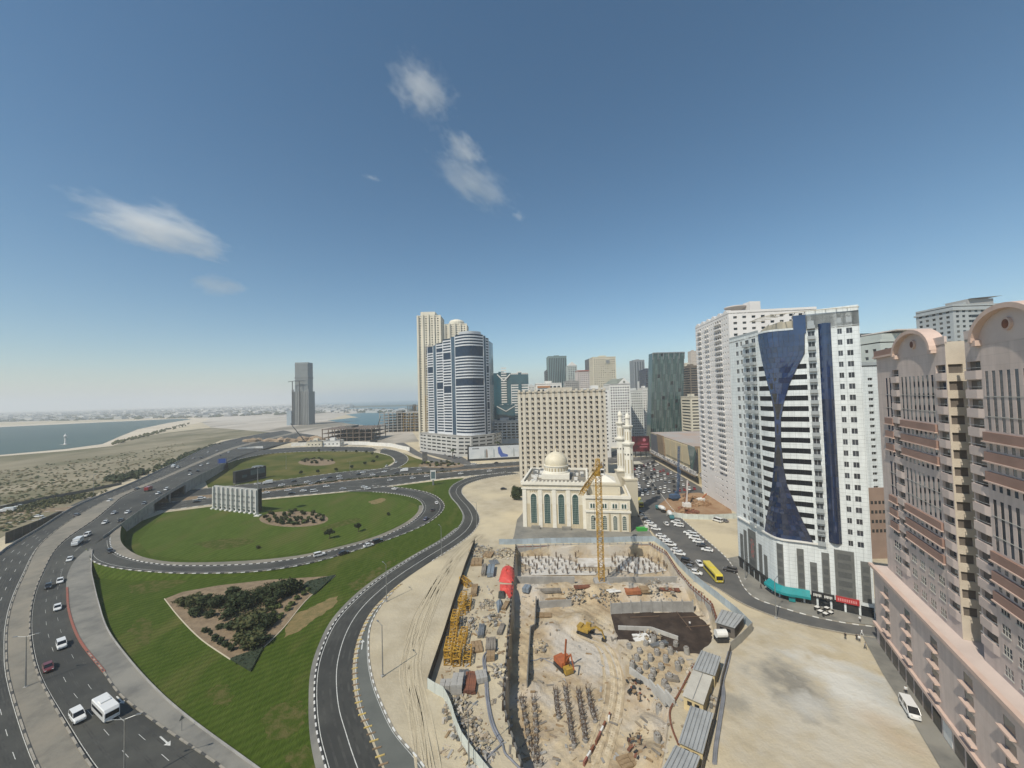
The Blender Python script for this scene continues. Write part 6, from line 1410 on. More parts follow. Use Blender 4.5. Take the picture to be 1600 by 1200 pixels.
# stacked crane sections in the yard
ys = MB(); truss(ys, 5.6, 1.7, seg=1.4, r=.09); yme = ys.mesh('lattice_frame', [YCR])
def yard(label, u, v, rz, dz=0.0):
    t = thing('crane_section', label, 'crane section', G(u, v)+Vector((0, 0, 1.0+dz)), rz, 'crane sections in the yard'); link('lattice_frame', yme, t); e = MB()
    for s in (-.85, .85): e.tube((2.8, s, -.85), (2.8, s, .85), .1, n=4)
    e.build('end_plate', YCR, t)
a0 = math.atan2(*(G(709, 985)-G(698, 1033)).yx)
for i, (u, v, dr, dz) in enumerate(((699, 1040, 0, 0), (713, 1042, .05, 0), (729, 1042, .03, 0), (699, 1040, .02, 1.8), (713, 1042, -.03, 1.8), (707, 1006, .05, 0), (721, 1010, -.05, 0), (712, 984, .1, 0), (709, 990, 0, 1.8), (723, 962, .2, 0), (720, 957, -.1, 1.8), (730, 955, 0, 0), (733, 918, .6, 0))):
    yard(f'yellow lattice section by the dark fence, {nth(i)} from near end of yard', u, v, a0+dr, dz)
# materials in the yard: stacks, bundles, bags
def stack(label, u, v, m, nx, ny, nz, sx, sy, sz, rz=0.0, name='material_stack', cat='stack', piece='plank', jit=.06, z=None):
    p = GS(u, v) if z is None else G(u, v, z); t = thing(name, label, cat, p, rz); b = MB(); b.b2(-sx/2, sx/2, -sy/2, sy/2, 0, sz); me = b.mesh(piece, [m])
    for k in range(nz):
        for i in range(nx):
            for j in range(ny): o = link(piece, me, t, ((i-(nx-1)/2)*(sx*1.04)+random.uniform(-jit, jit)*sx*.3, (j-(ny-1)/2)*sy*1.06+random.uniform(-jit, jit)*sy, k*sz*1.02+.1)); o.rotation_euler = (0, 0, random.uniform(-jit, jit)*.6)
    return t
stack('stack of rust red steel planks at the near end of the yard', 735.5, 1070, RUST, 1, 5, 4, 6.0, .5, .22, a0)
stack('grey pallets of blocks beside the rust red planks', 715, 1076, CONC, 3, 2, 3, 1.3, 1.2, .7, a0, piece='block')
stack('pale block stack behind the near white fence', 700, 1078, CONC, 2, 3, 2, 1.1, 1.1, .8, a0, piece='block')
stack('grey steel sheets stacked beside the red planks', 723, 1062, STEEL, 1, 3, 3, 5.0, .7, .2, a0, piece='sheet')
stack('brown timber bundle lying between the crane sections', 741, 925, mat('timber', (.30, .21, .12), (.22, .15, .08), 1, .9), 1, 5, 3, 6.5, .4, .35, a0)
stack('grey timber bundle near the red tarpaulin', 756, 893, mat('grey_timber', (.24, .215, .18), (.17, .15, .125), 1, .9), 1, 3, 3, 8, .5, .4, a0)
stack('blue grey plastic covered bundle left of the red tarpaulin', 767, 895, mat('blue_grey_tarp', (.20, .24, .28), (.15, .18, .21), .5, .6), 1, 2, 3, 7.5, 1.2, .5, a0, piece='bundle')
stack('brown formwork panels leaning in the far yard corner', 745, 880, mat('timber', (0, 0, 0)), 2, 3, 3, 2.8, 1.4, .3, a0, piece='panel')
stack('orange steel props piled beyond the dark waterproofed pit', 988, 926, mat('orange_steel', (.40, .15, .06), (.30, .11, .05), .8, .8), 1, 6, 4, 5.0, .5, .3, .05, piece='prop')
stack('brown boards piled right of the orange props', 1007, 924, mat('timber', (0, 0, 0)), 1, 4, 4, 3.0, .7, .3, 0)
stack('white boards scattered beside the crane foot', 958, 922, WHITE, 2, 3, 1, 2.2, 1.2, .12, .3, piece='board', jit=.7)
stack('dark pipes lying along the left concrete wall', 858, 925, mat('grey_timber', (0, 0, 0)), 1, 4, 2, 8, .45, .4, 0, piece='pipe')
stack('grey covered pallet at the left end of the concrete wall', 823, 923, mat('blue_grey_tarp', (0, 0, 0)), 1, 2, 2, 3.2, 1.1, .7, 1.2, piece='bundle')
stack('timber boards lying on the sand beside the grey pipe', 767, 1010, mat('grey_timber', (0, 0, 0)), 1, 4, 3, 5, .6, .3, a0)
stack('brown crates beside the grey pipe in the yard', 767, 1030, mat('timber', (0, 0, 0)), 1, 2, 2, 2.0, 1.0, .7, a0, piece='crate')
stack('white sacks and boards on the terrace before the dark pit', 1003, 998, WHITE, 3, 4, 1, 1.6, .9, .3, .2, piece='sack', jit=.8)
TB, GT_, ST_ = mat('timber', (0, 0, 0)), mat('grey_timber', (0, 0, 0)), STEEL
for (lab, u, v, m_, a_) in (('formwork panels stacked beside the far rubble', 763, 868, TB, (2, 3, 4, 2.4, 1.2, .16)), ('steel sheets beside the scrap heap below the fence', 772, 880, ST_, (1, 4, 3, 4.0, .8, .15)), ('timber beams stacked along the pit edge, upper', 790, 948, TB, (1, 6, 3, 4.5, .22, .22)), ('timber beams stacked along the pit edge, lower', 783, 985, GT_, (1, 6, 3, 4.5, .22, .22)), ('pipes bundled in the yard path', 752, 988, ST_, (1, 6, 3, 5.5, .25, .25)), ('boards stacked in the middle of the yard', 745, 1012, TB, (2, 3, 3, 2.2, .9, .14)), ('grey blocks palletted near the red planks', 752, 1062, CONC, (3, 3, 2, .9, .8, .6)), ('rebar bundle lying right of the left concrete wall', 915, 918, RUST, (1, 8, 3, 8.0, .2, .18)), ('rebar bundle beyond the dark waterproofed pit', 1045, 922, RUST, (1, 8, 2, 7.0, .2, .18)), ('formwork panels by the short grey panel wall', 868, 938, TB, (3, 2, 3, 2.2, 1.1, .14)), ('plywood sheets left of the excavator', 850, 962, TB, (2, 2, 3, 2.4, 1.2, .1)), ('scaffold tubes piled on the terrace', 1030, 1008, ST_, (1, 8, 3, 5.0, .16, .16)), ('timber pile near the cream cabin on the pit side', 1050, 1062, GT_, (1, 5, 3, 3.0, .3, .2)), ('boards stacked at the near end of the sand track', 985, 1190, TB, (2, 3, 3, 2.4, .8, .12))):
    stack(lab, u, v, m_, *a_, rz=random.uniform(-.3, .3)+(a0 if u < 800 else 0))
def heap(label, cen, r, num, mats, smin, smax, name='rubble_heap', flat=.35):
    p = GS(*cen); t = thing(name, label, 'rubble', p); mb = MB()
    for _ in range(num):
        a, q = random.uniform(0, 6.28), r*math.sqrt(random.random()); x, y = q*math.cos(a), q*math.sin(a)*1.3; z = (1-q/r)*r*flat*random.random(); s = random.uniform(smin, smax); n0 = len(mb.v)
        mb.box((x, y, z+s*.2), (s*random.uniform(.6, 2.2), s, s*random.uniform(.3, .9)), random.uniform(0, 3.1), random.randrange(len(mats)))
        tl, tx = random.uniform(-.5, .5), random.uniform(-.5, .5)
        for i in range(n0, len(mb.v)): vx, vy, vz = mb.v[i]; mb.v[i] = (vx, vy, vz+(vx-x)*tl+(vy-y)*tx)
    mb.build('rubble', mats, t, kind='stuff'); return t
GR = [CONC, CONC, CONCD, mat('grey_timber', (0, 0, 0)), SITE, SITE, SAND, mat('dusty_brown', (.22, .17, .12), (.3, .25, .18), .6, .9)]
for (c, r, n, lab) in (((752, 862), 5.5, 110, 'grey rubble in the far left corner of the yard'), ((789, 865), 4.6, 120, 'black and white scrap heap below the blue grey fence'), ((760, 945), 2.6, 50, 'white sacks and scrap beside the yard path'), ((735, 975), 3.0, 60, 'grey scrap between the crane sections'), ((716, 1108), 3.2, 80, 'grey broken concrete behind the white fence'), ((729, 1140), 3.0, 80, 'second heap of broken concrete along the white fence'), ((748, 1175), 3.0, 70, 'broken slabs and timber at the near end of the white fence'), ((770, 968), 2.8, 60, 'dark scrap beside the pit edge'), ((900, 925), 4.5, 90, 'loose debris at the foot of the concrete walls'), ((1000, 1075), 3, 30, 'scattered stones below the slanting wall'), ((1000, 1165), 2.5, 30, 'red and brown scrap on the near sand track'), ((945, 928), 4.5, 90, 'broken boards around the crane base'), ((1085, 1052), 2.0, 20, 'loose scrap beside the second cabin'), ((1112, 1095), 1.6, 26, 'dark junk behind the cream cabin'), ((780, 1050), 2.0, 40, 'scrap strewn along the pit edge'), ((1020, 1000), 4.0, 60, 'pale blocks and sacks strewn in front of the dark pit'), ((842, 1010), 2.4, 40, 'rusty offcuts beside the dark steel sheet wall'), ((1030, 918), 5.0, 60, 'pale stones along the top of the dark pit')):
    heap(lab, c, r, int(n*1.2), GR if 'red' not in lab else [RUST, DKMETAL, mat('timber', (0, 0, 0))], .18, .6)
dm_ = MB(); random.seed(33)
for _ in range(900):
    u, v = (random.uniform(690, 800), random.uniform(855, 1190)) if random.random() < .45 else (random.uniform(808, 1110), random.uniform(905, 1195))
    p = GS(u, v)
    if inside(p, UPPIT) or inside(p, DARKPIT) or (u < 790 and u < 742-(v-850)*.36+6): continue
    s_ = random.uniform(.12, .5); dm_.box((p.x, p.y, p.z+s_*.2), (s_*random.uniform(.6, 5), s_, s_*.5), random.uniform(0, 3.1), random.randrange(5))
dm_.build('loose_debris', [CONC, mat('timber', (0, 0, 0)), mat('grey_timber', (0, 0, 0)), SITE, mat('dusty_brown', (0, 0, 0))], None, kind='stuff')['label'] = 'loose boards and stones strewn over the site'
tm_ = MB(); tm2 = MB()
for k in range(9):
    o_ = random.uniform(-16, 16); pts_ = [GS(*q) for q in ((905+o_*.3, 985), (945+o_*.6, 1010), (963+o_, 1050), (962+o_, 1100), (950+o_*1.2, 1150), (935+o_*1.4, 1198))]
    for t_ in (-.9, .9):
        q_ = crs(pts_, 90); w_ = tm_ if k % 2 else tm2
        for a, b in zip(q_, q_[1:]):
            d = (b-a).xy.normalized(); n = Vector((-d.y, d.x)); P4 = [a.xy+n*(t_-.2), a.xy+n*(t_+.2), b.xy+n*(t_+.2), b.xy+n*(t_-.2)]; w_.face([(p.x, p.y, SZ(p)+.09) for p in P4][::-1])
tm_.build('tyre_track', mat('pit_track_pale', (.54, .46, .33), (.47, .385, .255), .5, .95, world_co=True), bpy.data.objects['ground'], kind='stuff'); tm2.build('tyre_track', mat('pit_track_dark', (.38, .30, .195), (.47, .385, .255), .5, .95, world_co=True), bpy.data.objects['ground'], kind='stuff')
# red tarpaulin heap
def tarp(label, pix_, hgt, m, name='tarpaulin'):
    poly = [G(*q) for q in pix_]; c = sum(poly, Vector())/len(poly); t = thing(name, label, 'tarpaulin', c); mb = MB(); n = 16; R_ = 7
    for j in range(R_+1):
        f = 1-j/R_
        for p in even(poly+[poly[0]], n+1)[:-1]:
            d = p-c; a = math.atan2(d.y, d.x); z = hgt*(1-f**3)*(1+.07*math.sin(a*5+j)+.05*math.sin(a*11)); mb.v.append((d.x*f, d.y*f, max(.03, z)+random.uniform(-.08, .08)))
    for j in range(R_):
        for k in range(n): mb.f.append((j*n+k, j*n+(k+1) % n, (j+1)*n+(k+1) % n, (j+1)*n+k)); mb.m.append(0)
    mb.build('sheet', m, t); return t
RT = mat('red_tarp', (.62, .075, .055), (.52, .06, .05), .6, .55, bump=.3)
tarp('bright red tarpaulin draped over stacked goods at the pit edge', [(780, 905), (784, 889), (791, 884), (803, 886), (804, 900), (802, 912), (780, 910)], 1.7, RT)
tarp('smaller red tarpaulin hanging below the larger one', [(781, 913), (803, 914), (801, 932), (795, 936), (791, 926), (781, 924)], 1.2, RT)
tarp('black sheet beside the lower red tarpaulin', [(779, 925), (790, 926), (790, 936), (778, 936)], 1.2, NET)
tarp('grey plastic sheet over goods below the red tarpaulin', [(775, 942), (783, 936), (786, 950), (778, 960)], 1.4, mat('blue_grey_tarp', (0, 0, 0)))
# pipes
def hose(label, pts, r, m, name='pipe'):
    p = crs([GS(*q)+Vector((0, 0, r)) for q in pts], 60); o0 = p[0]
    for q in p: q.z = max(SZ(q), -.2 if SZ(o0) > -.5 else -9)+r
    mb = MB(); mb.path([q-o0 for q in p], r, 6); return tag(mb.build(name, m, None, o0), label, 'pipe')
PVC = mat('grey_pipe', (.22, .23, .26), (.17, .18, .20), .5, .6)
hose('long grey pipe looping along the yard, left strand', [(776, 1012), (757, 1024), (758, 1060), (761, 1100), (770, 1140), (783, 1163)], .22, PVC); hose('long grey pipe looping along the yard, right strand', [(778, 1014), (760, 1027), (761, 1062), (764, 1100), (773, 1138), (785, 1160)], .22, PVC)
hose('grey pipe running from the junction to the near pit edge', [(785, 1163), (789, 1178), (800, 1190), (815, 1205)], .2, PVC); hose('grey pipe branching left from the junction to the broken slabs', [(783, 1165), (772, 1175), (760, 1188)], .18, PVC)
hose('dark pipe along the vacant lot, outer strand', [(1142, 1020), (1136, 1045), (1130, 1068), (1132, 1085), (1126, 1130), (1120, 1170), (1118, 1195)], .25, PVC); hose('dark pipe along the vacant lot, inner strand', [(1139, 1020), (1132, 1045), (1127, 1068), (1129, 1085), (1123, 1130), (1117, 1170), (1115, 1195)], .25, PVC)
hose('rusty pipe following the pit edge past the cabins', [(1084, 1040), (1068, 1072), (1056, 1094), (1047, 1112), (1049, 1135), (1060, 1165)], .2, RUST)
for i, (a, b, lab) in enumerate((((953, 1118), (951, 1128), 'upper'), ((946, 1132), (931, 1165), 'middle'), ((928, 1170), (912, 1198), 'nearest'))):
    p, q = GS(*a), GS(*b); d = q-p; t = thing('barrier', f'red and white barrier lying along the sand track, {lab} one', 'barrier', p); L = d.length; n = max(2, int(L/1.2))
    for k in range(n): c = p.lerp(q, (k+.5)/n)-p; m = MB(); m.box((c.x, c.y, c.z+.45), (L/n*.97, .35, .8), math.atan2(d.y, d.x)); m.build('barrier_block', (RUST, WHITE, REDP)[k % 3], t)
# cabins
def cabin(label, pts, hgt, wallm, roofm, lines=6):
    p = [G(*q, hgt) for q in pts]; c = sum(p, Vector())/4; t = thing('site_cabin', label, 'cabin', (c.x, c.y, 0)); w = [(q-c).xy*.95 for q in p]; m = MB(); m.prism(w, 0, hgt-.1); m.build('wall', wallm, t); r = [(q-c).xy*1.04 for q in p]; m = MB(); m.prism(r, hgt-.08, hgt+.08); rf = m.build('roof', roofm, t)
    for k in range(lines+1): f = (k+.5)/(lines+1); a = r[0].lerp(r[1], f); b = r[3].lerp(r[2], f); rb = MB(); rb.beam((a.x, a.y, hgt+.12), (b.x, b.y, hgt+.12), .10); rb.build('roof_rib', STEEL, rf)
    e = w[3]-w[2]; 
    for f in (.3, .68):
        q = w[3].lerp(w[2], f); d = (w[2]-w[3]).normalized(); n = Vector((d.y, -d.x)); n = n if n.dot(q) > 0 else -n; g = MB(); g.box((q.x+n.x*.03, q.y+n.y*.03, hgt*.55), (.9, .08, .8), math.atan2(d.y, d.x)); g.build('window', GLASS, t)
    return t
CRM = mat('cabin_cream', (.58, .47, .26), (.52, .42, .23), .4, .8); TIN = mat('tin_roof', (.42, .43, .42), (.34, .345, .335), .25, .5, metal=.2, detail=8); TIN2 = mat('dusty_roof', (.50, .48, .42), (.42, .40, .35), .3, .8, detail=8)
cabin('grey tin roofed shelter at the street corner of the site', [(1128, 953), (1163, 962), (1148, 981), (1118, 972)], 3.0, mat('brown_board', (0, 0, 0)), TIN, 4)
cabin('pale grey roofed cabin, second in the row from the street', [(1096, 1017), (1126, 1027), (1117, 1055), (1083, 1045)], 2.9, CRM, TIN, 5)
cabin('cream cabin with a dusty flat roof, third in the row', [(1083, 1048), (1113, 1058), (1099, 1100), (1067, 1086)], 2.9, CRM, TIN2, 0)
cabin('grey ribbed cabin, fourth in the row from the street', [(1079, 1104), (1114, 1116), (1098, 1176), (1061, 1159)], 2.9, CRM, TIN, 5)
cabin('nearest grey ribbed cabin, cut by the bottom edge of the photo', [(1055, 1166), (1093, 1183), (1070, 1245), (1025, 1222)], 2.9, CRM, TIN, 5)
p = G(1127, 1001); t = thing('water_tank', 'white tank on a frame between the shelter and the cabins', 'tank', p); m = MB(); m.tube((-1.4, 0, 1.9), (1.4, 0, 1.9), 1.0, n=14); m.build('tank', WHITE, t); m = MB(); m.b2(-1.5, 1.5, -1, 1, 0, .9); m.build('frame', DKMETAL, t)

# ---------------------------------------------------------------- machines
def excavator(label, u, v, rz, body, boom_up=True, sc=1.0):
    t = thing('excavator', label, 'excavator', GS(u, v), rz); t.scale = (sc,)*3
    for s in (-1, 1): m = MB(); m.prism([(-2, s*1.2-.3), (2, s*1.2-.3), (2, s*1.2+.3), (-2, s*1.2+.3)], .15, .75); m.tube((-2, s*1.2-.3, .45), (-2, s*1.2+.3, .45), .45, n=10); m.tube((2, s*1.2-.3, .45), (2, s*1.2+.3, .45), .45, n=10); m.build('track', DKMETAL, t)
    m = MB(); m.b2(-2.2, 1.3, -1.3, 1.3, .95, 1.95); m.b2(-2.4, -1.0, -1.25, 1.25, 1.95, 2.3); m.tube((0, 0, .7), (0, 0, 1), .9, n=12); m.build('body', body, t)
    m = MB(); m.b2(.0, 1.5, .35, 1.25, 1.96, 3.1); c = m.build('cab', body, t); g = MB(); g.b2(1.51, 1.54, .45, 1.15, 2.1, 2.95); g.b2(.15, 1.35, 1.26, 1.29, 2.2, 2.95); g.build('cab_glass', GLASS, c)
    a = Vector((1.2, -.3, 1.8)); b = Vector((3.6, -.3, 4.4 if boom_up else 3.4)); c_ = Vector((6.2, -.3, 3.4)) if boom_up else Vector((5.8, -.3, 2.6)); d = Vector((6.6, -.3, 1.0)) if boom_up else Vector((6.4, -.3, .5))
    m = MB(); m.beam(a, b, .5); m.beam(b, c_, .42); m.build('boom', body, t); m = MB(); m.beam(c_+Vector((-.4, 0, .5)), d, .32); m.build('arm', body, t)
    m = MB(); m.prism([(d.x-.9, d.y-.5), (d.x+.3, d.y-.5), (d.x+.3, d.y+.5), (d.x-.9, d.y+.5)], d.z-.7, d.z+.2); m.build('bucket', DKMETAL, t); return t
MY = mat('machine_yellow', (.42, .27, .04), (.25, .16, .04), .8, .6)
MO = mat('machine_orange', (.42, .12, .04), (.28, .08, .03), .8, .6)
excavator('yellow excavator digging on the sand mound', 915, 990, rad(-35), MY, False, .95)
p = GS(879, 1042); t = thing('piling_rig', 'orange piling rig with a slender raised mast in the pit', 'piling rig', p, rad(-60))
for s in (-1, 1): m = MB(); m.b2(-2, 2, s*1.2-.3, s*1.2+.3, 0, .8); m.build('track', DKMETAL, t)
m = MB(); m.b2(-2.1, 1.4, -1.3, 1.3, .95, 2.1); m.build('body', MO, t); m = MB(); m.b2(0, 1.3, .4, 1.3, 2.1, 3.2); m.build('cab', MO, t); m = MB(); m.beam((1.4, -.4, 1.4), (2.4, -.4, 8.4), .35); m.build('mast', MO, t); m = MB(); m.beam((1.2, 0, 1.8), (3.6, 0, 5.2), .3); m.beam((3.6, 0, 5.2), (4.8, 0, 2.0), .26); m.build('arm', MO, t)
p = GS(888, 1052); t = thing('generator', 'small orange generator box beside the piling rig', 'generator', p, .4); m = MB(); m.b2(-1.1, 1.1, -.8, .8, .2, 1.5); m.build('housing', MY, t); m = MB(); m.b2(-1.2, 1.2, -.7, .7, 0, .2); m.build('skid', DKMETAL, t); m = MB(); m.tube((.6, .3, 1.5), (.6, .3, 2.0), .1, n=6); m.build('exhaust', DKMETAL, t)
hose('blue grey hose trailing from the piling rig to the sheet wall', [(875, 1044), (865, 1038), (850, 1030), (838, 1032), (828, 1034)], .12, PVC)
p = GS(764, 990-10); 
# piling plot across the street
sheet('dug_soil', [q.xy for q in pix([(1028, 790), (1052, 772), (1092, 770), (1138, 783), (1145, 806), (1105, 810), (1060, 808), (1040, 802)])], .14, mat('brown_soil', (.25, .145, .075), (.33, .22, .13), .15, .95, bump=.6, world_co=True, detail=8))
heap('brown spoil heap in the piling plot across the street', (1085, 785), 7, 160, [MATS['brown_soil']], .8, 2.0, 'spoil_heap', .45); heap('second spoil heap with rusty steel in the piling plot', (1075, 800), 5, 110, [MATS['brown_soil'], RUST], .5, 1.6, 'spoil_heap', .35)
p = G(1056, 781); t = thing('crawler_crane', 'blue crawler crane with an upright boom in the piling plot', 'crane', p, .2); BL_ = mat('crane_blue', (.06, .11, .20), (.05, .085, .15), .6, .5)
for s in (-1, 1): m = MB(); m.b2(-3.5, 3.5, s*2-.5, s*2+.5, 0, 1.1); m.build('track', DKMETAL, t)
m = MB(); m.b2(-3.5, 2, -1.7, 1.7, 1.2, 3.4); m.build('body', BL_, t); m = MB(); m.b2(.6, 2.3, .7, 1.9, 3.4, 4.8); m.build('cab', BL_, t); m = MB(); truss(m, 30, .9, seg=2, r=.08); o = m.build('boom', BL_, t, (1.5, 0, 2.6)); o.rotation_euler = (0, rad(-86), 0); m = MB(); m.tube((1.5, 0, 2.6), (4.2, 0, 18), .22, n=6); m.build('leader', BL_, t)
p = G(1073, 792); t = thing('piling_rig', 'pale drilling mast leaning in the piling plot', 'piling rig', p, 0); m = MB(); m.b2(-2, 2, -1.5, 1.5, 0, 2.4); m.build('body', WHITE, t); m = MB(); m.beam((0, 0, 2), (1, 0, 15), .7); m.build('mast', MATS['pinkish_wall'], t); m = MB(); m.beam((-1.5, 0, 2), (1, 0, 12), .3); m.build('stay', RUST, t)
p = G(1094, 786); t = thing('piling_rig', 'white and grey compact rig right of the spoil heap', 'piling rig', p, .3); m = MB(); m.b2(-2.5, 2.5, -1.4, 1.4, .6, 2.8); m.build('body', WHITE, t); m = MB(); m.b2(-2.6, 2.6, -1.5, 1.5, 0, .6); m.build('track', DKMETAL, t); m = MB(); m.beam((1.5, 0, 2.6), (5, 0, 5), .5); m.build('arm', MO, t)
# ---------------------------------------------------------------- vehicles
CARC = {'white': (.70, .70, .68), 'silver': (.42, .43, .44), 'grey': (.16, .165, .17), 'black': (.018, .018, .02), 'red': (.28, .03, .03), 'blue': (.04, .07, .15), 'dark red': (.14, .025, .025), 'yellow': (.62, .50, .05), 'teal': (.06, .20, .22)}
def paintm(c): return mat('car_paint_'+c.replace(' ', '_'), CARC[c], rough=.28, coat=.6, spec=.5)
CGL = mat('car_glass', (.012, .014, .016), rough=.06, spec=.7); TYRE = mat('tyre', (.02, .02, .02), rough=.9); LAMPW = mat('headlamp_lens', (.55, .55, .52), rough=.15); LAMPR = mat('tail_lamp_lens', (.25, .015, .015), rough=.2)
def loft(mb, st, mi=0):
    """stations (x, z low, z high, half width): a rounded box swept along x"""
    rings = []
    for x, zb, zt, w in st:
        c = min(.14, (zt-zb)*.3); rings.append([(x, -w+c*.6, zb), (x, w-c*.6, zb), (x, w, zb+c), (x, w*.985, zt-c), (x, w-c, zt), (x, -w+c, zt), (x, -w*.985, zt-c), (x, -w, zb+c)])
    for a, b in zip(rings, rings[1:]):
        for k in range(8): mb.face([a[k], b[k], b[(k+1) % 8], a[(k+1) % 8]], mi)
    mb.face(rings[0], mi); mb.face(rings[-1][::-1], mi)
def green(mb, x0, x1, x2, x3, z0, z1, w0, w1, mi=0):
    a = [(x0, -w0, z0), (x3, -w0, z0), (x3, w0, z0), (x0, w0, z0)]; b = [(x1, -w1, z1), (x2, -w1, z1), (x2, w1, z1), (x1, w1, z1)]
    for k in range(4): mb.face([a[k], a[(k+1) % 4], b[(k+1) % 4], b[k]], mi)
    mb.face(b, mi)
KINDS = {  # body stations, greenhouse, roof, wheel x, wheel radius, half width
 'saloon': ([(-2.3, .45, .80, .72), (-2.15, .30, .98, .84), (-1.3, .25, 1.02, .9), (.9, .25, .98, .9), (1.9, .28, .86, .86), (2.25, .42, .66, .70)], (-1.85, -1.15, .30, 1.15, .98, 1.44, .82, .66), (-1.35, 1.38), .33, .86),
 'four-wheel drive': ([(-2.3, .5, 1.0, .82), (-2.2, .38, 1.15, .9), (-1.2, .36, 1.18, .95), (1.0, .36, 1.16, .95), (2.1, .4, 1.06, .9), (2.3, .5, .85, .8)], (-2.15, -1.95, .45, 1.15, 1.14, 1.80, .88, .76), (-1.4, 1.45), .39, .92),
 'van': ([(-2.6, .5, 1.2, .9), (-2.5, .38, 1.25, .95), (0, .36, 1.25, .96), (2.0, .38, 1.15, .93), (2.45, .5, .9, .8)], (-2.5, -2.45, 1.1, 1.95, 1.22, 2.1, .92, .84), (-1.7, 1.6), .36, .92)}
CARM = {}
def car_parts(kind, colour, small=False):
    key = (kind, colour, small)
    if key in CARM: return CARM[key]
    st, g, wx, r, hw = KINDS[kind]; P = []
    def add(name, mb, mats, loc=(0, 0, 0)): P.append((name, mb.mesh(name, mats, False), loc))
    if small:
        m = MB(); loft(m, st, 0); green(m, *g, mi=1); m.b2(g[1]-.05, g[2]+.05, -g[7]-.02, g[7]+.02, g[5]+.005, g[5]+.05, 0)
        for x in wx:
            for s in (-1, 1): m.tube((x, s*(hw-.16), r), (x, s*(hw+.03), r), r, n=8, mi=2)
        add('car', m, [paintm(colour), CGL, TYRE])
    else:
        m = MB(); loft(m, st); add('body', m, [paintm(colour)]); m = MB(); green(m, *g); add('cabin_glass', m, [CGL])
        m = MB(); m.b2(g[1]-.08, g[2]+.06, -g[7]-.03, g[7]+.03, g[5]+.003, g[5]+.06)
        for s in (-1, 1):
            m.beam((g[2], s*g[7], g[5]), (g[3], s*g[6], g[4]), .07); m.beam((g[1], s*g[7], g[5]), (g[0], s*g[6], g[4]), .1); m.beam(((g[1]+g[2])/2, s*g[7]*1.02, g[5]), ((g[0]+g[3])/2-.1, s*g[6]*1.02, g[4]), .06)
        add('roof', m, [paintm(colour)]); wm = MB(); wm.tube((0, -.1, 0), (0, .1, 0), r, n=12, mi=0); wm.tube((0, -.12, 0), (0, .12, 0), r*.55, n=8, mi=1); wme = wm.mesh('wheel', [TYRE, STEEL])
        for x in wx:
            for s in (-1, 1): P.append(('wheel', wme, (x, s*(hw-.06), r)))
        xf, xr = st[-1][0], st[0][0]
        for s in (-1, 1): m = MB(); m.box((xf-.10, s*.58, st[-2][2]-.18), (.26, .3, .14)); add('headlight', m, [LAMPW]); m = MB(); m.box((xr+.07, s*.62, st[1][2]-.2), (.2, .26, .2)); add('tail_light', m, [LAMPR])
    CARM[key] = P; return P
def car(label, p, rz, kind, colour, group, small=False):
    P = car_parts(kind, colour, small); jit = random.uniform(-.03, .03)
    if small:
        o = link('car' if kind != 'van' else 'van', P[0][1], None, p, rz+jit); return tag(o, label, 'car' if kind != 'van' else 'van', group)
    t = thing({'saloon': 'saloon_car', 'van': 'van'}.get(kind, 'four_wheel_drive'), label, 'car' if kind != 'van' else 'van', p, rz+jit, group)
    for n, me, l in P: link(n, me, t, l)
    return t
def truck(label, p, rz, cabc, boxc, group=None, L=6.0, kind='truck'):
    t = thing('box_truck' if kind == 'truck' else 'mixer_truck', label, 'truck', p, rz, group); m = MB(); loft(m, [(L/2-.1, .6, 2.2, 1.05), (L/2+1.4, .6, 2.3, 1.1), (L/2+1.75, .6, 1.4, 1.05)]); m.build('cab', paintm(cabc), t); m = MB(); m.b2(L/2+1.3, L/2+1.52, -.95, .95, 1.45, 2.15); m.build('windscreen', CGL, t)
    m = MB(); m.b2(-L/2-.2, L/2+1.4, -.5, .5, .55, .85); m.build('chassis', DKMETAL, t); m = MB()
    if kind == 'truck': m.b2(-L/2-.2, L/2-.2, -1.15, 1.15, .9, 3.0)
    else:
        for (a, r0, b, r1) in ((-L/2, .6, -1.4, 1.2), (-1.4, 1.2, .8, 1.2), (.8, 1.2, L/2-.3, .7)): m.tube((a, 0, 2.1+a*-.06), (b, 0, 2.1+b*-.06), r0, r1, 12)
    m.build('cargo_box' if kind == 'truck' else 'drum', paintm(boxc), t)
    for x in (-L/2+.7, -L/2+1.8, L/2+.6):
        for s in (-1, 1): m = MB(); m.tube((x, s*.75, .5), (x, s*1.08, .5), .5, n=12); m.build('wheel', TYRE, t)
    return t
def bus(label, p, rz, c, L=11.5, H=3.1, roofc=None, name='bus'):
    t = thing(name, label, 'bus', p, rz); m = MB(); loft(m, [(-L/2, .5, H-.1, 1.15), (-L/2+.15, .35, H, 1.25), (L/2-.4, .35, H, 1.25), (L/2, .5, H-.5, 1.18)]); b = m.build('body', paintm(c), t)
    n = int(L/1.5)
    for k in range(n):
        for s in (-1, 1): m = MB(); x = -L/2+.5+(L-1.3)*k/n; m.b2(x, x+(L-1.3)/n-.1, s*1.262-.012, s*1.262+.012, 1.35, H-.75); m.build('side_window', CGL, t)
    m = MB(); m.b2(L/2-.05, L/2+.03, -1.05, 1.05, 1.2, H-.6); m.build('windscreen', CGL, t); m = MB(); m.b2(-L/2-.03, -L/2+.02, -.95, .95, 1.6, H-.6); m.build('rear_window', CGL, t)
    m = MB(); m.b2(-L*.2, L*.02, -.8, .8, H+.005, H+.22); m.build('roof_unit', paintm(roofc or c), t)
    for x in (-L*.3, L*.32):
        for s in (-1, 1): m = MB(); m.tube((x, s*.95, .48), (x, s*1.22, .48), .48, n=12); m.build('wheel', TYRE, t)
    for s in (-1, 1): m = MB(); m.box((L/2+.02, s*.85, .8), (.1, .35, .2)); m.build('headlight', LAMPW, t)
    return t
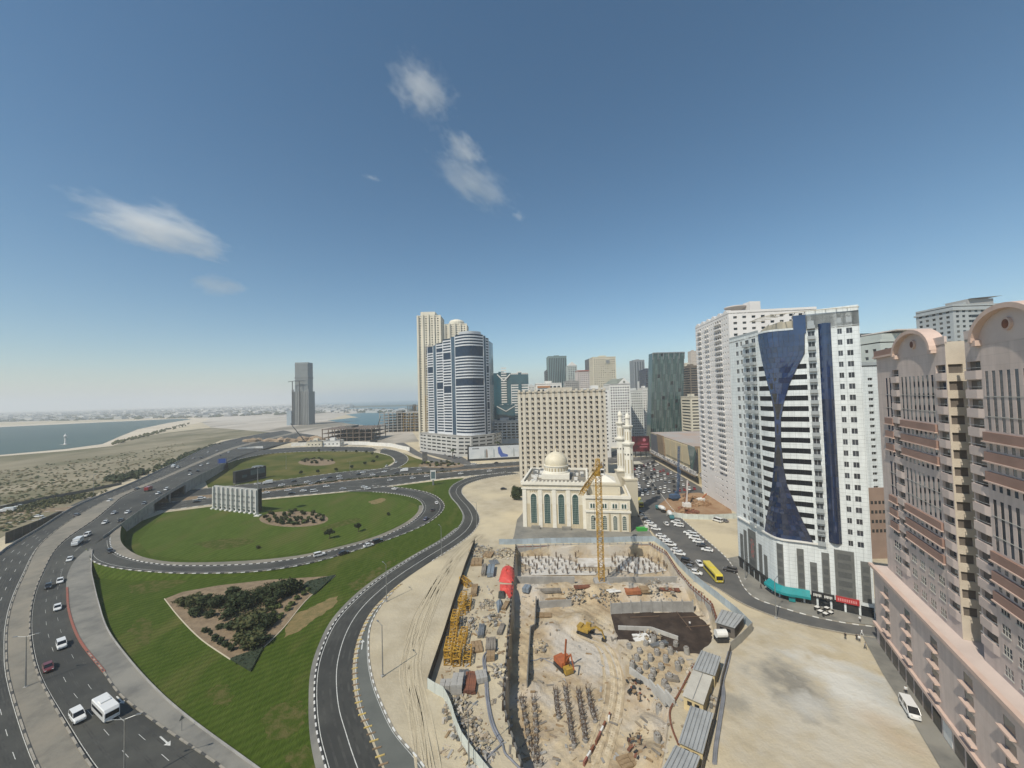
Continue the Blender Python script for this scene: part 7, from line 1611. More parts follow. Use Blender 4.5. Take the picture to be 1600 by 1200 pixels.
def kinds(code): return {'s': 'saloon', 'j': 'four-wheel drive', 'v': 'van'}[code]
COLR = {'w': 'white', 'g': 'grey', 'l': 'silver', 'k': 'black', 'r': 'red', 'b': 'blue', 'm': 'dark red'}
def fleet(road, items, phrase, group, direction=1, nearfirst=True, small=False):
    items = sorted(items, key=lambda q: -q[1])
    for i, it in enumerate(items):
        u, v, cc, kk = it[:4]; p = G(u, v, 0)
        for _ in range(6): q, a = road.nearest(p); p = G(u, v, road.at(q, .5).z)
        p.z += .02; c = COLR[cc]; lab = f'{c} {kinds(kk)}, {nth(i)} vehicle from the near end on the {phrase}'
        car(lab, p, a+(math.pi if direction < 0 else 0), kinds(kk), c, group, small or (p.length > 330))
fleet(HR, [(136, 838, 'w', 'j'), (109, 876, 'w', 's'), (94, 910, 'w', 's'), (76, 918, 'k', 's'), (90, 952, 'w', 's'), (96, 1011, 'w', 'j'), (75, 1046, 'm', 's'), (121, 1124, 'w', 'j'), (189, 815, 'k', 's'), (164, 818, 'w', 's'), (199, 802, 'w', 's'), (178, 803, 'l', 's'), (247, 772, 'w', 's'), (260, 766, 'w', 'j'), (225, 788, 'g', 's'), (297, 742, 'w', 's'), (296, 736, 'k', 's'), (314, 728, 'w', 's'), (325, 725, 'w', 's'), (309, 737, 'k', 's'), (357, 707, 'w', 's'), (345, 713, 'k', 's'), (375, 701, 'w', 's'), (390, 696, 'w', 's'), (405, 692, 'l', 's')], 'right highway carriageway', 'cars on the right highway carriageway', -1)
fleet(HL, [(172, 783, 'w', 's'), (120, 806, 'g', 's'), (214, 765, 'k', 's'), (278, 731, 'w', 'j'), (302, 717, 'l', 's'), (315, 716, 'k', 's'), (325, 707, 'w', 's'), (339, 705, 'w', 's'), (370, 692, 'g', 's'), (392, 687, 'w', 's')], 'left highway carriageway', 'cars on the left highway carriageway', 1)
q, a = HR.nearest(G(165, 1113)); bus('white roofed minibus at the bottom left of the photo', G(165, 1116, .03), a+math.pi, 'white', 7.6, 2.7, None, 'minibus')
p = G(122, 850, 3.9); q, a = HR.nearest(p); truck('white box lorry on the highway beside the loop ramp gore', p, a+math.pi, 'white', 'white', None, 4.5)
p = G(231, 767, 7.3); q, a = HL.nearest(p); truck('red lorry on the bridge', p, a, 'red', 'red', None, 5.0)
p = G(271, 731, 7.1); q, a = HL.nearest(p); truck('blue and white lorry on the far half of the bridge', p, a, 'blue', 'white', None, 5.0)
fleet(LP, [(172, 863, 'k', 's'), (499, 869, 'w', 'j'), (537, 866, 'k', 's'), (576, 854, 'w', 's'), (590, 848, 'k', 'j'), (666, 812, 'b', 's'), (676, 798, 'k', 's'), (682, 787, 'w', 's'), (616, 765, 'w', 's')], 'near loop ramp', 'cars on the near loop ramp')
fleet(TL, [(416, 771, 'w', 's'), (450, 767, 'w', 's'), (456, 772, 'k', 's'), (474, 768, 'w', 's'), (491, 769, 'w', 'v'), (510, 761, 'w', 's'), (536, 765, 'l', 's'), (569, 762, 'w', 's'), (574, 765, 'w', 'j'), (610, 751, 'w', 's'), (645, 748, 'w', 's'), (667, 745, 'w', 's'), (315, 780, 'w', 'j'), (308, 772+13, 'k', 's'), (120, 803, 'w', 's'), (60, 808, 'w', 's'), (70, 812, 'l', 's'), (720, 741, 'w', 's'), (765, 737, 'w', 's')], 'near underpass carriageway', 'cars on the near underpass carriageway')
fleet(TU, [(402, 757, 'w', 's'), (440, 759, 'w', 's'), (459, 753, 'k', 's'), (480, 754, 'w', 's'), (487, 757, 'l', 's'), (497, 754, 'k', 's'), (505, 750, 'w', 's'), (530, 745, 'w', 's'), (531, 749, 'l', 's'), (582, 743, 'w', 's'), (620, 740, 'k', 's'), (690, 733, 'k', 's'), (740, 726, 'w', 's'), (775, 724, 'k', 's'), (600, 738, 'w', 's'), (655, 735, 'l', 's'), (30, 792, 'w', 's'), (560, 742, 'k', 's'), (515, 747, 'k', 's')], 'far underpass carriageway', 'cars on the far underpass carriageway', -1)
for u, v, road, lab in ((420, 756, TU, 'white box lorry on the far underpass carriageway below the black billboard'), (633, 737, TU, 'white box lorry on the far underpass carriageway near the far loop'), (14, 800, TU, 'white box lorry at the left edge of the photo below the highway')):
    p = G(u, v, .03); q, a = road.nearest(p); truck(lab, p, a+math.pi, 'white', 'white', None, 5)
fleet(L2, [(604, 729, 'w', 's'), (619, 723, 'w', 's'), (567, 739, 'w', 's'), (601, 702, 'w', 's')], 'far loop ramp', 'cars on the far loop ramp')
# street with angled parking
def park(items, phrase, group, ang):
    for i, (u, v, cc, kk) in enumerate(items):
        p = G(u, v, .14); q, a = ST.nearest(p); car(f'{COLR[cc]} {kinds(kk)}, {nth(i)} from mosque end, {phrase}', p, a+ang+random.uniform(-.06, .06), kinds(kk), COLR[cc], group)
park([(999, 802, 'k', 's'), (1004, 808, 'g', 's'), (1010, 814, 'k', 's'), (1014, 818, 'w', 's'), (1019, 822, 'w', 's'), (1025, 828, 'w', 's'), (1033, 839, 'w', 's'), (1039, 844, 'w', 's'), (1044, 849, 'w', 's'), (1048, 853, 'w', 'j'), (1057, 862, 'w', 's'), (1062, 867, 'w', 's'), (1074, 880, 'k', 'j'), (1080, 889, 'g', 's'), (1087, 897, 'w', 's')], 'row parked along the site fence', 'cars parked along the site fence', rad(62))
park([(1056, 818, 'w', 'j'), (1061, 823, 'w', 'j'), (1076, 834, 'w', 's'), (1081, 838, 'w', 'j'), (1085, 843, 'w', 'j'), (1091, 848, 'w', 's'), (1097, 854, 'k', 's'), (1105, 861, 'w', 's'), (1141, 893, 'k', 'j')], 'row parked on the sand side of the street', 'cars parked on the sand side of the street', rad(-118))
for (u, v, c, k, r, lab) in ((1041, 820, 'white', 'saloon', 180, 'white saloon driving down the middle of the street near the mixer lorries'), (1093, 883, 'white', 'saloon', 0, 'white saloon driving just behind the front yellow bus')):
    p = G(u, v, .14); q, a = ST.nearest(p); car(lab, p, a+rad(r), k, c, None)
p = G(1114, 900, .14); q, a = ST.nearest(G(1106, 893)); bus('long yellow bus driving along the street past the parked cars', p, a, 'yellow'); p = G(1000, 789, .14); bus('yellow bus behind the mosque wing', p, ST.nearest(p)[1], 'yellow')
p = G(1034, 799, .14); q, a = ST.nearest(p); truck('teal cabbed mixer lorry, farther of the two by the piling plot', p, a+rad(200), 'teal', 'white', 'mixer lorries', 6, 'mixer'); p = G(1047, 808, .14); truck('teal cabbed mixer lorry, nearer of the two by the piling plot', p, a, 'teal', 'white', 'mixer lorries', 6, 'mixer')
car('white van parked alone on the sand beside the curved tower', G(1121, 815, .05), 2.0, 'van', 'white', None); car('dark saloon parked next to the white van on the sand', G(1131, 815, .05), 2.0, 'saloon', 'grey', None); car('black saloon parked on the sand left of the mosque', G(787, 765, .05), .1, 'saloon', 'black', None)
p = G(1003, 829, .15); t = thing('skip', 'green waste skip beside the mosque wing', 'skip', p, .05); m = MB(); m.face([(-2.2, -1, 0), (2.2, -1, 0), (2.6, -1.1, 1.5), (-2.6, -1.1, 1.5)]); m.prism([(-2.3, -1), (2.3, -1), (2.5, 1), (-2.5, 1)], 0, 1.5); m.build('tub', mat('skip_green', (.05, .36, .06), rough=.5), t); m = MB(); m.b2(1.6, 2.9, -.9, .9, 0, 2.4); m.build('white_bin', WHITE, t)
qa_ = pw_.at(s_at(1455, 0, pw_), 3.0); t = car('white van parked at the foot of the pink building, bottom right', (qa_.x, qa_.y, .17), pw_.ang(5), 'van', 'white', None)
# busy car park before the mall, in rows
k = 0
for r_ in range(9):
    for c_ in range(11):
        f = (r_+.5)/9; a = G(985, 735).lerp(G(1000, 778), f); b = G(1022, 720).lerp(G(1098, 768), f); p = a.lerp(b, (c_+.6)/11.5); p.z = .13
        if random.random() < .22: continue
        c = random.choice(['white', 'white', 'white', 'silver', 'grey', 'black', 'black', 'red']); kd = random.choice(['saloon', 'saloon', 'four-wheel drive'])
        car(f'{c} {kd} in mall car park, {nth(r_)} row from far end, {nth(c_)} from left', p, rad(70)+(0 if r_ % 2 else math.pi), kd, c, 'cars in the mall car park', True); k += 1
for r_ in range(3):
    for c_ in range(9):
        p = G(664+4.5*r_, 699-1.5*r_).lerp(G(722, 721-4*r_), (c_+.5)/9); p.z = .12
        if random.random() < .25: continue
        c = random.choice(['white', 'grey', 'black', 'black', 'silver']); car(f'{c} saloon parked below the banded tower, {nth(r_)} row, {nth(c_)} from left', p, rad(60), 'saloon', c, 'cars parked below the banded tower', True)
p = G(165, 1113)

# ---------------------------------------------------------------- lamps, signs, billboards
def lamp(label, u, v, hgt, rz, arms=1, z=0.0, name='street_lamp'):
    t = thing(name, label, 'street lamp', G(u, v, z), rz); m = MB(); m.tube((0, 0, 0), (0, 0, hgt), .16, .08, 8); m.build('pole', STEEL, t); m = MB(); m.b2(-.35, .35, -.35, .35, -.1, .35); m.build('plinth', CONC, t)
    for s in ((1,), (1, -1))[arms-1]:
        m = MB(); m.tube((0, 0, hgt-.1), (s*1.7, 0, hgt+.25), .055, n=6); a = m.build('arm', STEEL, t); m = MB(); m.box((s*2.0, 0, hgt+.27), (.8, .28, .14)); m.build('lantern', STEEL, a)
    return t
for i, (u, v, h_, rz, ar, z, lab) in enumerate(((598, 1057, 12, 2.4, 1, 0, 'street lamp on the sand beside the slip road, nearest one'), (604, 940, 12, 2.4, 1, 0, 'street lamp on the sand beside the slip road, second one'), (690, 868, 12, 2.2, 1, 0, 'street lamp on the sand beside the slip road, third one'), (745, 822, 12, 3.0, 1, 0, 'street lamp at the bend of the slip road'), (40, 1075, 12, .3, 2, 0, 'twin arm lamp on the paved highway median'), (194, 1235, 12, .3, 2, 0, 'lamp cut off by the bottom edge on the highway'), (146, 776, 16, .4, 2, 0, 'tall lamp left of the highway on the scrubland'), (447, 733, 18, .4, 2, 0, 'tall lamp on the far lawn'), (1213, 966, 11, .6, 1, 0, 'street lamp on the pavement in front of the teal awning'), (547, 742, 12, .4, 2, 0, 'lamp in the median of the road below the bridge'), (1165, 905, 7, .6, 1, .17, 'short lamp by the podium of the curved tower'), (733, 1200, 10, .8, 1, 0, 'pole rising from the rubble behind the white fence'))):
    lamp(lab, u, v, h_, rz, ar, z)
t = thing('high_mast', 'tallest floodlight mast beside the white backed billboard', 'street lamp', G(403, 806)); m = MB(); m.tube((0, 0, 0), (0, 0, 29), .35, .16, 10); m.build('pole', STEEL, t); m = MB(); m.lathe([(1.6, 0), (2.6, .15), (2.6, .4), (.4, .6)], (0, 0, 28.6), 16); m.build('lantern_ring', STEEL, t)
for k in range(8): a = k*math.pi/4; m = MB(); m.box((2.7*math.cos(a), 2.7*math.sin(a), 28.6), (.6, .5, .35), a); m.build('floodlight', LAMPW, t)
m = MB(); m.b2(-1.5, 1.5, -1.5, 1.5, -.1, .5); m.build('plinth', WHITE, t)
# white backed billboard with ribs
a, b = G(333, 795), G(400, 803); d = (b-a); t = thing('billboard', 'large billboard seen from its ribbed white back on the lawn', 'billboard', a, math.atan2(d.y, d.x)); L = d.length; hb = HZ(a, 759)
m = MB(); m.b2(-.2, L+.2, .8, 1.6, 1.5, hb); m.build('panel', mat('billboard_back', (.42, .42, .40), (.34, .34, .325), .3, .7), t)
for k in range(10): m = MB(); x = L*k/9; m.b2(x-.3, x+.3, -.4, .78, 0, hb-.5); r_ = m.build('rib', WHITE, t); m = MB(); m.b2(x-.9, x+.9, -1.2, 1.2, -.1, .7); m.build('footing', WHITE, r_)
for z in (3.2, 6.5, 9.5): m = MB(); m.b2(0, L, .2, .6, z, z+.25); m.build('cross_beam', STEEL, t)
m = MB(); m.b2(L+.2, L+.9, .8, 3, 1, hb); m.build('end_panel', DKMETAL, t); m = MB(); m.b2(-.9, -.2, .8, 3, 1, hb); m.build('end_panel', DKMETAL, t)
# black billboard
a, b = G(368, 757), G(416, 746); d = b-a; t = thing('billboard', 'black framed billboard with a dim screen beside the road', 'billboard', a, math.atan2(d.y, d.x)); L = d.length; hb = HZ(a, 737); m = MB(); m.b2(0, L, 0, 3, 1.2, hb); m.build('frame', DKMETAL, t); m = MB(); m.b2(L*.47, L*.95, -.12, -.01, hb*.45, hb*.88); m.build('screen', mat('dim_screen', (.12, .17, .18), (.09, .13, .14), .2, .25), t); m = MB(); m.b2(L*.2, L*.35, -.1, -.01, hb*.4, hb*.6); m.build('logo', mat('dim_logo', (.07, .11, .12)), t); m = MB(); m.b2(0, L, .5, 2.5, 0, 1.2); m.build('base', CONCD, t)
# long picture billboard
a, b = G(733, 721), G(813, 717); d = b-a; t = thing('billboard', 'long white billboard with a reclining blue figure left of the hotel', 'billboard', a, math.atan2(d.y, d.x)); L = d.length; z0, z1 = HZ(a, 719), HZ(a, 698.5)
m = MB(); m.b2(-1.5, L+6, .3, 1.2, 0, z1+.8); m.build('frame', DKMETAL, t); m = MB(); m.b2(0, L+5, 0, .28, z0+1, z1); m.build('panel', mat('poster_white', (.60, .62, .63), (.45, .50, .52), .14, .5, lo=.5, hi=.7), t)
bl = mat('poster_blue', (.06, .10, .33), (.09, .15, .42), .3, .5); zc = (z0+z1)/2
m = MB(); m.face([(L*.56, -.05, zc+5), (L*.60, -.05, zc+6), (L*.66, -.05, zc-1), (L*.76, -.05, zc-3), (L*.75, -.05, zc-5), (L*.62, -.05, zc-5), (L*.57, -.05, zc-1)][::-1]); m.build('printed_figure', bl, t)
for x, c in ((.30, (.30, .33, .34)), (.33, (.25, .2, .17)), (.47, (.38, .42, .45)), (.86, (.40, .42, .42))): m = MB(); m.face([(L*x, -.05, zc-5), (L*(x+.035), -.05, zc-5), (L*(x+.028), -.05, zc+2), (L*(x+.012), -.05, zc+4.5), (L*x, -.05, zc+2)]); m.build('printed_figure', mat('print_'+str(int(x*100)), c), t)
for k in range(6): m = MB(); m.b2(L*(.07+.022*k), L*(.07+.022*k+.013), -.06, -.01, z1-2.6, z1-1.3); m.build('sign_mark', DKMETAL, t)
# small signs
p = G(677, 758); t = thing('pylon_sign', 'white curved pylon sign on the lawn strip beside the slip road', 'sign', p, .2); m = MB(); hb = HZ(p, 735); m.tube((0, 0, 0), (0, 0, hb*.35), .7, n=8); m.build('post', STEEL, t); m = MB(); m.b2(-2, 2, -.5, .5, hb*.35, hb); m.build('board', WHITE, t); m = MB(); m.b2(-1.5, 1.5, -.56, -.51, hb*.45, hb*.92); m.build('screen', mat('dim_screen', (0, 0, 0)), t)
p = G(664, 725); t = thing('pylon_sign', 'dark sign panel in the flower bed by the side road', 'sign', p, .4); m = MB(); m.b2(-2.5, 2.5, -.4, .4, 3, 12); m.build('board', CONCD, t); m = MB(); m.b2(-.5, .5, -.3, .3, 0, 3); m.build('post', DKMETAL, t)
p = G(347, 727, 5.5); q, a = HR.nearest(p); t = thing('road_sign', 'blue direction sign at the end of the bridge', 'sign', p, a+math.pi/2); hb = 5; m = MB(); m.b2(-3.5, 3.5, -.15, .15, 2.2, 6.5); m.build('board', mat('sign_blue', (.02, .07, .30)), t)
for s in (-3, 3): m = MB(); m.tube((s, .2, 0), (s, .2, 6.5), .15, n=6); m.build('post', STEEL, t)
for k in range(3): m = MB(); m.b2(-2.8, 1.5-k, -.2, -.16, 5.2-1.2*k, 5.6-1.2*k); m.build('text_line', WHITE, t)
p = G(284, 1142, .17); t = thing('road_sign', 'small triangular road sign on the pavement by the lawn', 'sign', p, 1.2); m = MB(); m.tube((0, 0, 0), (0, 0, 2.6), .05, n=6); m.build('post', STEEL, t); m = MB(); m.face([(-.5, -.05, 2.2), (.5, -.05, 2.2), (0, -.05, 3.1)]); m.face([(.5, -.02, 2.2), (-.5, -.02, 2.2), (0, -.02, 3.1)]); m.build('plate', STEEL, t)
hoarding('screen_wall', 'tall dark screen wall left of the highway, near the left edge', [(8, 850), (50, 833), (96, 813)], NET, 5.5, 5); hoarding('screen_wall', 'dark boundary wall along the scrubland beside the highway', [(0, 808-12), (60, 783), (140, 768), (190, 757)], CONCD, 2.2, 8)
hoarding('white_hoarding', 'short white hoarding between the highway and the far loop', [(371, 706), (392, 704), (411, 703)], WHITE, 5.5, 8); hoarding('white_hoarding', 'long white hoarding curving behind the far loop', [(455, 697.5), (500, 695), (560, 695), (610, 698), (640, 705)], WHITE, 5.0, 8)
# far site behind the white hoarding
for i, (u0, u1, v, y, lab) in enumerate(((478, 502, 690, G(490, 699).y, 'cream site office behind the white hoarding'), (503, 530, 689, G(515, 698).y, 'white site office beside the cream one'))):
    pxb('site_office', lab, u0, u1, v, y, 14, (MATS['cream_wall'], WHITE)[i], dict(cw=6, fh=4, ww=.3, wh=.3, z0=1, top=1), par=.4)
m = MB(); sp_ = thing('spoil_heap', 'long brown spoil heap beside the far highway', 'rubble', G(450, 690)); 
for k in range(60): a = random.uniform(-70, 60); m.blob((a, random.uniform(-10, 14), random.uniform(-2, 3)), random.uniform(4, 9), n=7, sq=.7)
m.build('spoil', mat('far_soil', (.36, .27, .18), (.27, .195, .125), .08, .95), sp_, kind='stuff')
p = G(473, 693); t = thing('mobile_crane', 'dark mobile crane with a slanting boom behind the white hoarding', 'crane', p); m = MB(); m.b2(-6, 6, -2, 2, 0, 4); m.build('chassis', DKMETAL, t); m = MB(); m.tube((3, 0, 4), (-19, 0, 32), .9, .4, 6); m.build('boom', DKMETAL, t)
p = G(584, 692); t = thing('mobile_crane', 'dark mobile crane leaning right beside the brown frame', 'crane', p); m = MB(); m.b2(-5, 5, -2, 2, 0, 4); m.build('chassis', DKMETAL, t); m = MB(); m.tube((0, 0, 4), (11, 0, 40), .8, .4, 6); m.build('boom', DKMETAL, t)
p = G(102, 695); t = thing('beacon', 'slim white beacon standing at the lagoon edge', 'beacon', p); m = MB(); m.lathe([(3, 0), (2.2, 1), (1.3, 3), (1.0, 13), (2.2, 14), (2.4, 16), (1.2, 17.5), (.3, 20)], n=10); m.build('tower', WHITE, t); m = MB(); m.b2(-6, 6, -4, 4, -.2, .8); m.build('plinth', CONC, t)

# ---------------------------------------------------------------- plants
LFD = [mat('leaf_dark', (.022, .034, .012), (.035, .048, .016), .5, .8, spec=.3), mat('leaf_mid', (.045, .06, .02), (.03, .045, .015), .5, .8, spec=.3)]; LFO = [mat('leaf_olive', (.085, .085, .03), (.06, .065, .022), .5, .8, spec=.3), LFD[1]]; LFP = [mat('leaf_pale', (.13, .16, .05), (.09, .12, .035), .5, .8, spec=.3), LFD[1]]; BARK = mat('bark', (.11, .08, .05), (.07, .05, .035), 2, .95)
def crown(mats, n=420, size=.16, lumps=7, sq=.75):
    m = MB()
    for k in range(lumps):
        a = random.uniform(0, 6.28); q = random.uniform(0, .62); c = (q*math.cos(a), q*math.sin(a), random.uniform(.35, .85)*sq+.1); r_ = random.uniform(.28, .5); m.leaves(c, r_, n//lumps, size, 0, .8, 2); m.blob(c, r_*.62, 0, 6, .3)
    return m.mesh('crown', mats)
CROWN = {'dark': [crown(LFD) for _ in range(4)], 'olive': [crown(LFO) for _ in range(3)], 'pale': [crown(LFP, 260, .2) for _ in range(3)], 'big': [crown(LFD, 1100, .10, 12) for _ in range(3)], 'bigolive': [crown(LFO, 1100, .10, 12) for _ in range(2)]}
tk = MB(); tk.tube((0, 0, -.05), (.03, .02, .5), .07, .045, 7); tk.tube((.03, .02, .4), (.25, .1, .75), .035, .02, 5); tk.tube((.03, .02, .4), (-.2, .15, .8), .035, .02, 5); tk.tube((.03, .02, .45), (0, -.25, .75), .03, .015, 5); TRK = tk.mesh('trunk', [BARK])
def plant(label, p, r_, h_, kind, cat='shrub', name='shrub', group=None, lift=0.0):
    t = thing(name, label, cat, p, random.uniform(0, 6.28), group); o = link('crown', random.choice(CROWN[kind]), t, (0, 0, lift)); o.scale = (r_, r_, h_); k = link('trunk', TRK, t); k.scale = (r_*.9, r_*.9, h_+lift*.9); return t
bed = sheet('planting_bed', P((257, 936), (285, 925), (340, 915), (420, 906), (470, 903), (524, 899.5), (480, 937), (440, 985), (412, 1012), (392, 1050), (360, 1031), (315, 1000), (280, 965)), .035, DIRT)
for nm, pts in (('bed_kerb', [(257, 936), (280, 965), (315, 1000), (360, 1031)]), ('bed_kerb', [(524, 900), (480, 937), (440, 985), (412, 1012)])):
    m = MB(); m.path([q+Vector((0, 0, .1)) for q in crs(pix(pts), 30)], .14, 4); m.build(nm, mat('bed_edge', (.55, .48, .36)), bed)
C3 = lambda x, y: G(240+x/5.333, 890+y/5.333)
for i, (x, y, r_, h_, kd, lab) in enumerate(((700, 320, 4.2, 4.5, 'big', 'large dark round tree in the middle of the triangular bed'), (930, 255, 3.6, 4.0, 'big', 'dark tree left of the biggest one in the triangular bed'), (1080, 215, 4.4, 4.8, 'big', 'biggest dark tree near the right point of the triangular bed'), (1170, 200, 3.2, 3.8, 'big', 'dark tree nearest the right point of the triangular bed'), (830, 470, 4.6, 4.4, 'bigolive', 'broad olive green tree at the centre of the triangular bed'), (920, 480, 3.4, 3.6, 'big', 'dark tree right of the broad olive one'), (790, 640, 3.6, 3.4, 'bigolive', 'pale olive tree at the near end of the triangular bed'), (890, 640, 2.4, 2.6, 'dark', 'small dark tree beside the near olive one'), (430, 290, 3.0, 2.8, 'dark', 'dark spreading shrub at the left of the triangular bed'), (300, 290, 3.2, 2.6, 'bigolive', 'thin brownish shrub at the left point of the triangular bed'), (350, 380, 2.2, 2.2, 'dark', 'dark shrub below the spreading one'), (520, 310, 2.8, 3.0, 'big', 'dark shrub between the spreading shrub and the round tree'), (620, 400, 2.4, 2.4, 'dark', 'dark shrub below the large round tree'), (640, 500, 2.2, 2.0, 'dark', 'low dark shrub left of the olive tree'), (770, 330, 2.6, 3.0, 'big', 'dark shrub right of the large round tree'), (660, 230, 2.6, 3.0, 'dark', 'dark shrub behind the large round tree'), (990, 300, 2.2, 2.4, 'dark', 'dark shrub in front of the biggest tree'), (480, 390, 1.6, 1.8, 'dark', 'small dark shrub on the bare soil'), (960, 440, 2.0, 2.4, 'dark', 'dark shrub at the right edge of the olive tree'))):
    plant(lab, C3(x, y), r_*1.3, h_*1.1, kd, 'tree' if 'tree' in lab else 'shrub', 'garden_tree' if 'tree' in lab else 'shrub')
for i, (x, y) in enumerate(((435, 525), (475, 555), (515, 590), (555, 615), (605, 645), (650, 675), (560, 490))): plant(f'clipped dark bush on the bare soil, {nth(i)} from the upper left' if i < 6 else 'clipped dark bush standing apart above the clipped row', C3(x, y), 1.45 if i != 1 else .8, 1.5, 'dark', group='clipped bushes in the triangular bed')
for i, (x, y) in enumerate(sorted(((1300, 180), (1250, 212), (1195, 250), (1155, 295), (1110, 345), (1045, 315), (1000, 385), (970, 340), (1010, 445), (1050, 405)), key=lambda q: -q[0])): plant(f'pale green clump on the right edge of the triangular bed, {nth(i)} from the right', C3(x, y), 1.5, 1.3, 'pale', group='pale clumps in the triangular bed')
GC = mat('ground_cover', (.018, .030, .014), (.03, .045, .018), 2, .85, world_co=True)
def cover(name, pts, label, h_=.7, dens=3.2, size=.28, mats=None):
    poly = P(*pts); m = MB(); xs = [q[0] for q in poly]; ys = [q[1] for q in poly]; A_ = (max(xs)-min(xs))*(max(ys)-min(ys))
    for _ in range(int(A_*dens)):
        x, y = random.uniform(min(xs), max(xs)), random.uniform(min(ys), max(ys))
        if inside((x, y), poly): m.leaves((x, y, h_*.5), h_*.6, 3, size, 0, .8, 2)
    m.prism(poly, 0, h_*.7); o = m.build(name, mats or [GC, LFD[0]], None, kind='stuff'); o['label'] = label; o['category'] = 'hedge'; return o
cover('ground_cover', [(470, 919), (480, 910), (524, 899.5), (500, 922), (490, 930)], 'dark clipped ground cover at the right point of the triangular bed'); cover('ground_cover', [(360, 1031), (385, 1022), (412, 1012), (400, 1035), (392, 1050)], 'dark clipped ground cover at the near point of the triangular bed')
m = MB(); core_ = [C3(*q).xy for q in ((150, 270), (420, 240), (700, 200), (1000, 110), (1230, 150), (1000, 330), (930, 560), (900, 660), (760, 680), (640, 470), (420, 400), (260, 350))]; xs = [q[0] for q in core_]; ys = [q[1] for q in core_]
for _ in range(900):
    x, y = random.uniform(min(xs), max(xs)), random.uniform(min(ys), max(ys))
    if inside((x, y), core_): r_ = random.uniform(.5, 1.2); m.leaves((x, y, r_*.5), r_, 16, .26, random.choice([0, 1, 1]), .7, 2)
m.build('underplanting', [LFO[0], LFD[1], LFD[0]], bed, kind='stuff')
# oval beds on the loops
def oval(cu, cv, ru, rv, z, n, lab, m_=DIRT, r_=1.5):
    sheet('planting_bed', [G(cu+ru*math.cos(a), cv+rv*math.sin(a)).xy for a in [2*math.pi*k/28 for k in range(28)]], z, m_); k = 0
    pts = []
    for _ in range(400):
        a, q = random.uniform(0, 6.28), math.sqrt(random.random())*.9; c = G(cu+ru*q*math.cos(a), cv+rv*q*math.sin(a)-1.5)
        if all((c-o).length > r_*1.5 for o in pts) and len(pts) < n: pts.append(c)
    pts.sort(key=lambda c: PJ(c)[0])
    for i, c in enumerate(pts): plant(f'{lab}, {nth(i)} from the left', c, r_*random.uniform(.8, 1.4), random.uniform(1.2, 2.4), random.choice(['dark', 'dark', 'olive', 'pale']), group=lab+'s')
oval(459, 811, 54, 12.5, .04, 46, 'shrub in the oval bed on the near loop lawn'); oval(495, 722.5, 29, 5.2, .04, 22, 'shrub in the oval bed on the far loop lawn', r_=2.0)
oval(690, 727, 36, 4.5, .05, 24, 'shrub in the long bed beside the side road', r_=2.2)
for i, (u, v, h_, lab) in enumerate(((515, 842, 5.0, 'small round tree on the near loop lawn, nearer of the two'), (560, 831, 4.6, 'small round tree on the near loop lawn, farther of the two'), (607, 805, 2.6, 'low bush alone on the near loop lawn towards the bend'), (405, 857, 2.2, 'low pale bush at the left of the near loop lawn'))):
    plant(lab, G(u, v), h_*.55, h_*.62, 'dark' if i < 3 else 'olive', 'tree' if i < 2 else 'shrub', 'small_tree' if i < 2 else 'shrub', lift=1.6 if i < 2 else 0)
for i, (u, v) in enumerate(((470, 742), (497, 740), (525, 737), (550, 733), (570, 727), (583, 724), (589, 717), (582, 711), (572, 709), (557, 708), (541, 707), (520, 706), (498, 706))): plant(f'little round tree dotted on the far loop lawn, {nth(i)} clockwise from lower left', G(u, v), 2.6, 3.0, 'dark', 'tree', 'small_tree', 'little trees on the far loop lawn', .8)
for i, (u, v, r_) in enumerate(((806, 781, 4.5), (811, 775, 4.0), (805, 773, 3.5))): plant(f'dark bushy tree beside the left wall of the mosque, {["nearest", "middle", "farthest"][i]}', G(u, v), r_, 6.0, 'big', 'tree', 'bushy_tree')
def palm(label, u, v, hgt):
    t = thing('palm_tree', label, 'palm', G(u, v)); m = MB(); m.tube((0, 0, 0), (.3, 0, hgt), .45, .3, 8); m.build('trunk', BARK, t); m = MB()
    for k in range(22):
        a = 2*math.pi*k/22+random.uniform(-.1, .1); L = random.uniform(3, 4.4); up = random.uniform(.1, 1.2); d = Vector((math.cos(a), math.sin(a), 0)); n = Vector((-d.y, d.x, 0))
        pr = [Vector((.3, 0, hgt))+d*L*s+Vector((0, 0, L*(up*s-1.1*s*s*(.6+.4*up)))) for s in (0, .35, .7, 1)]
        for (p0, w0), (p1, w1) in zip(zip(pr, (.1, .55, .45, 0)), zip(pr[1:], (.55, .45, .05))): m.face([p0-n*w0, p1-n*w1, p1+n*w1, p0+n*w0])
    m.build('crown', LFD[1], t); return t
for i, (u, v, h_, lab) in enumerate(((778, 709, 13, 'palm tree standing before the glass annexe, tallest'), (786, 711, 11, 'palm tree right of the tallest palm'), (768, 710, 10, 'palm tree left of the tallest palm'), (707, 716, 9, 'palm tree at the corner of the banded tower podium'))): palm(lab, u, v, h_)
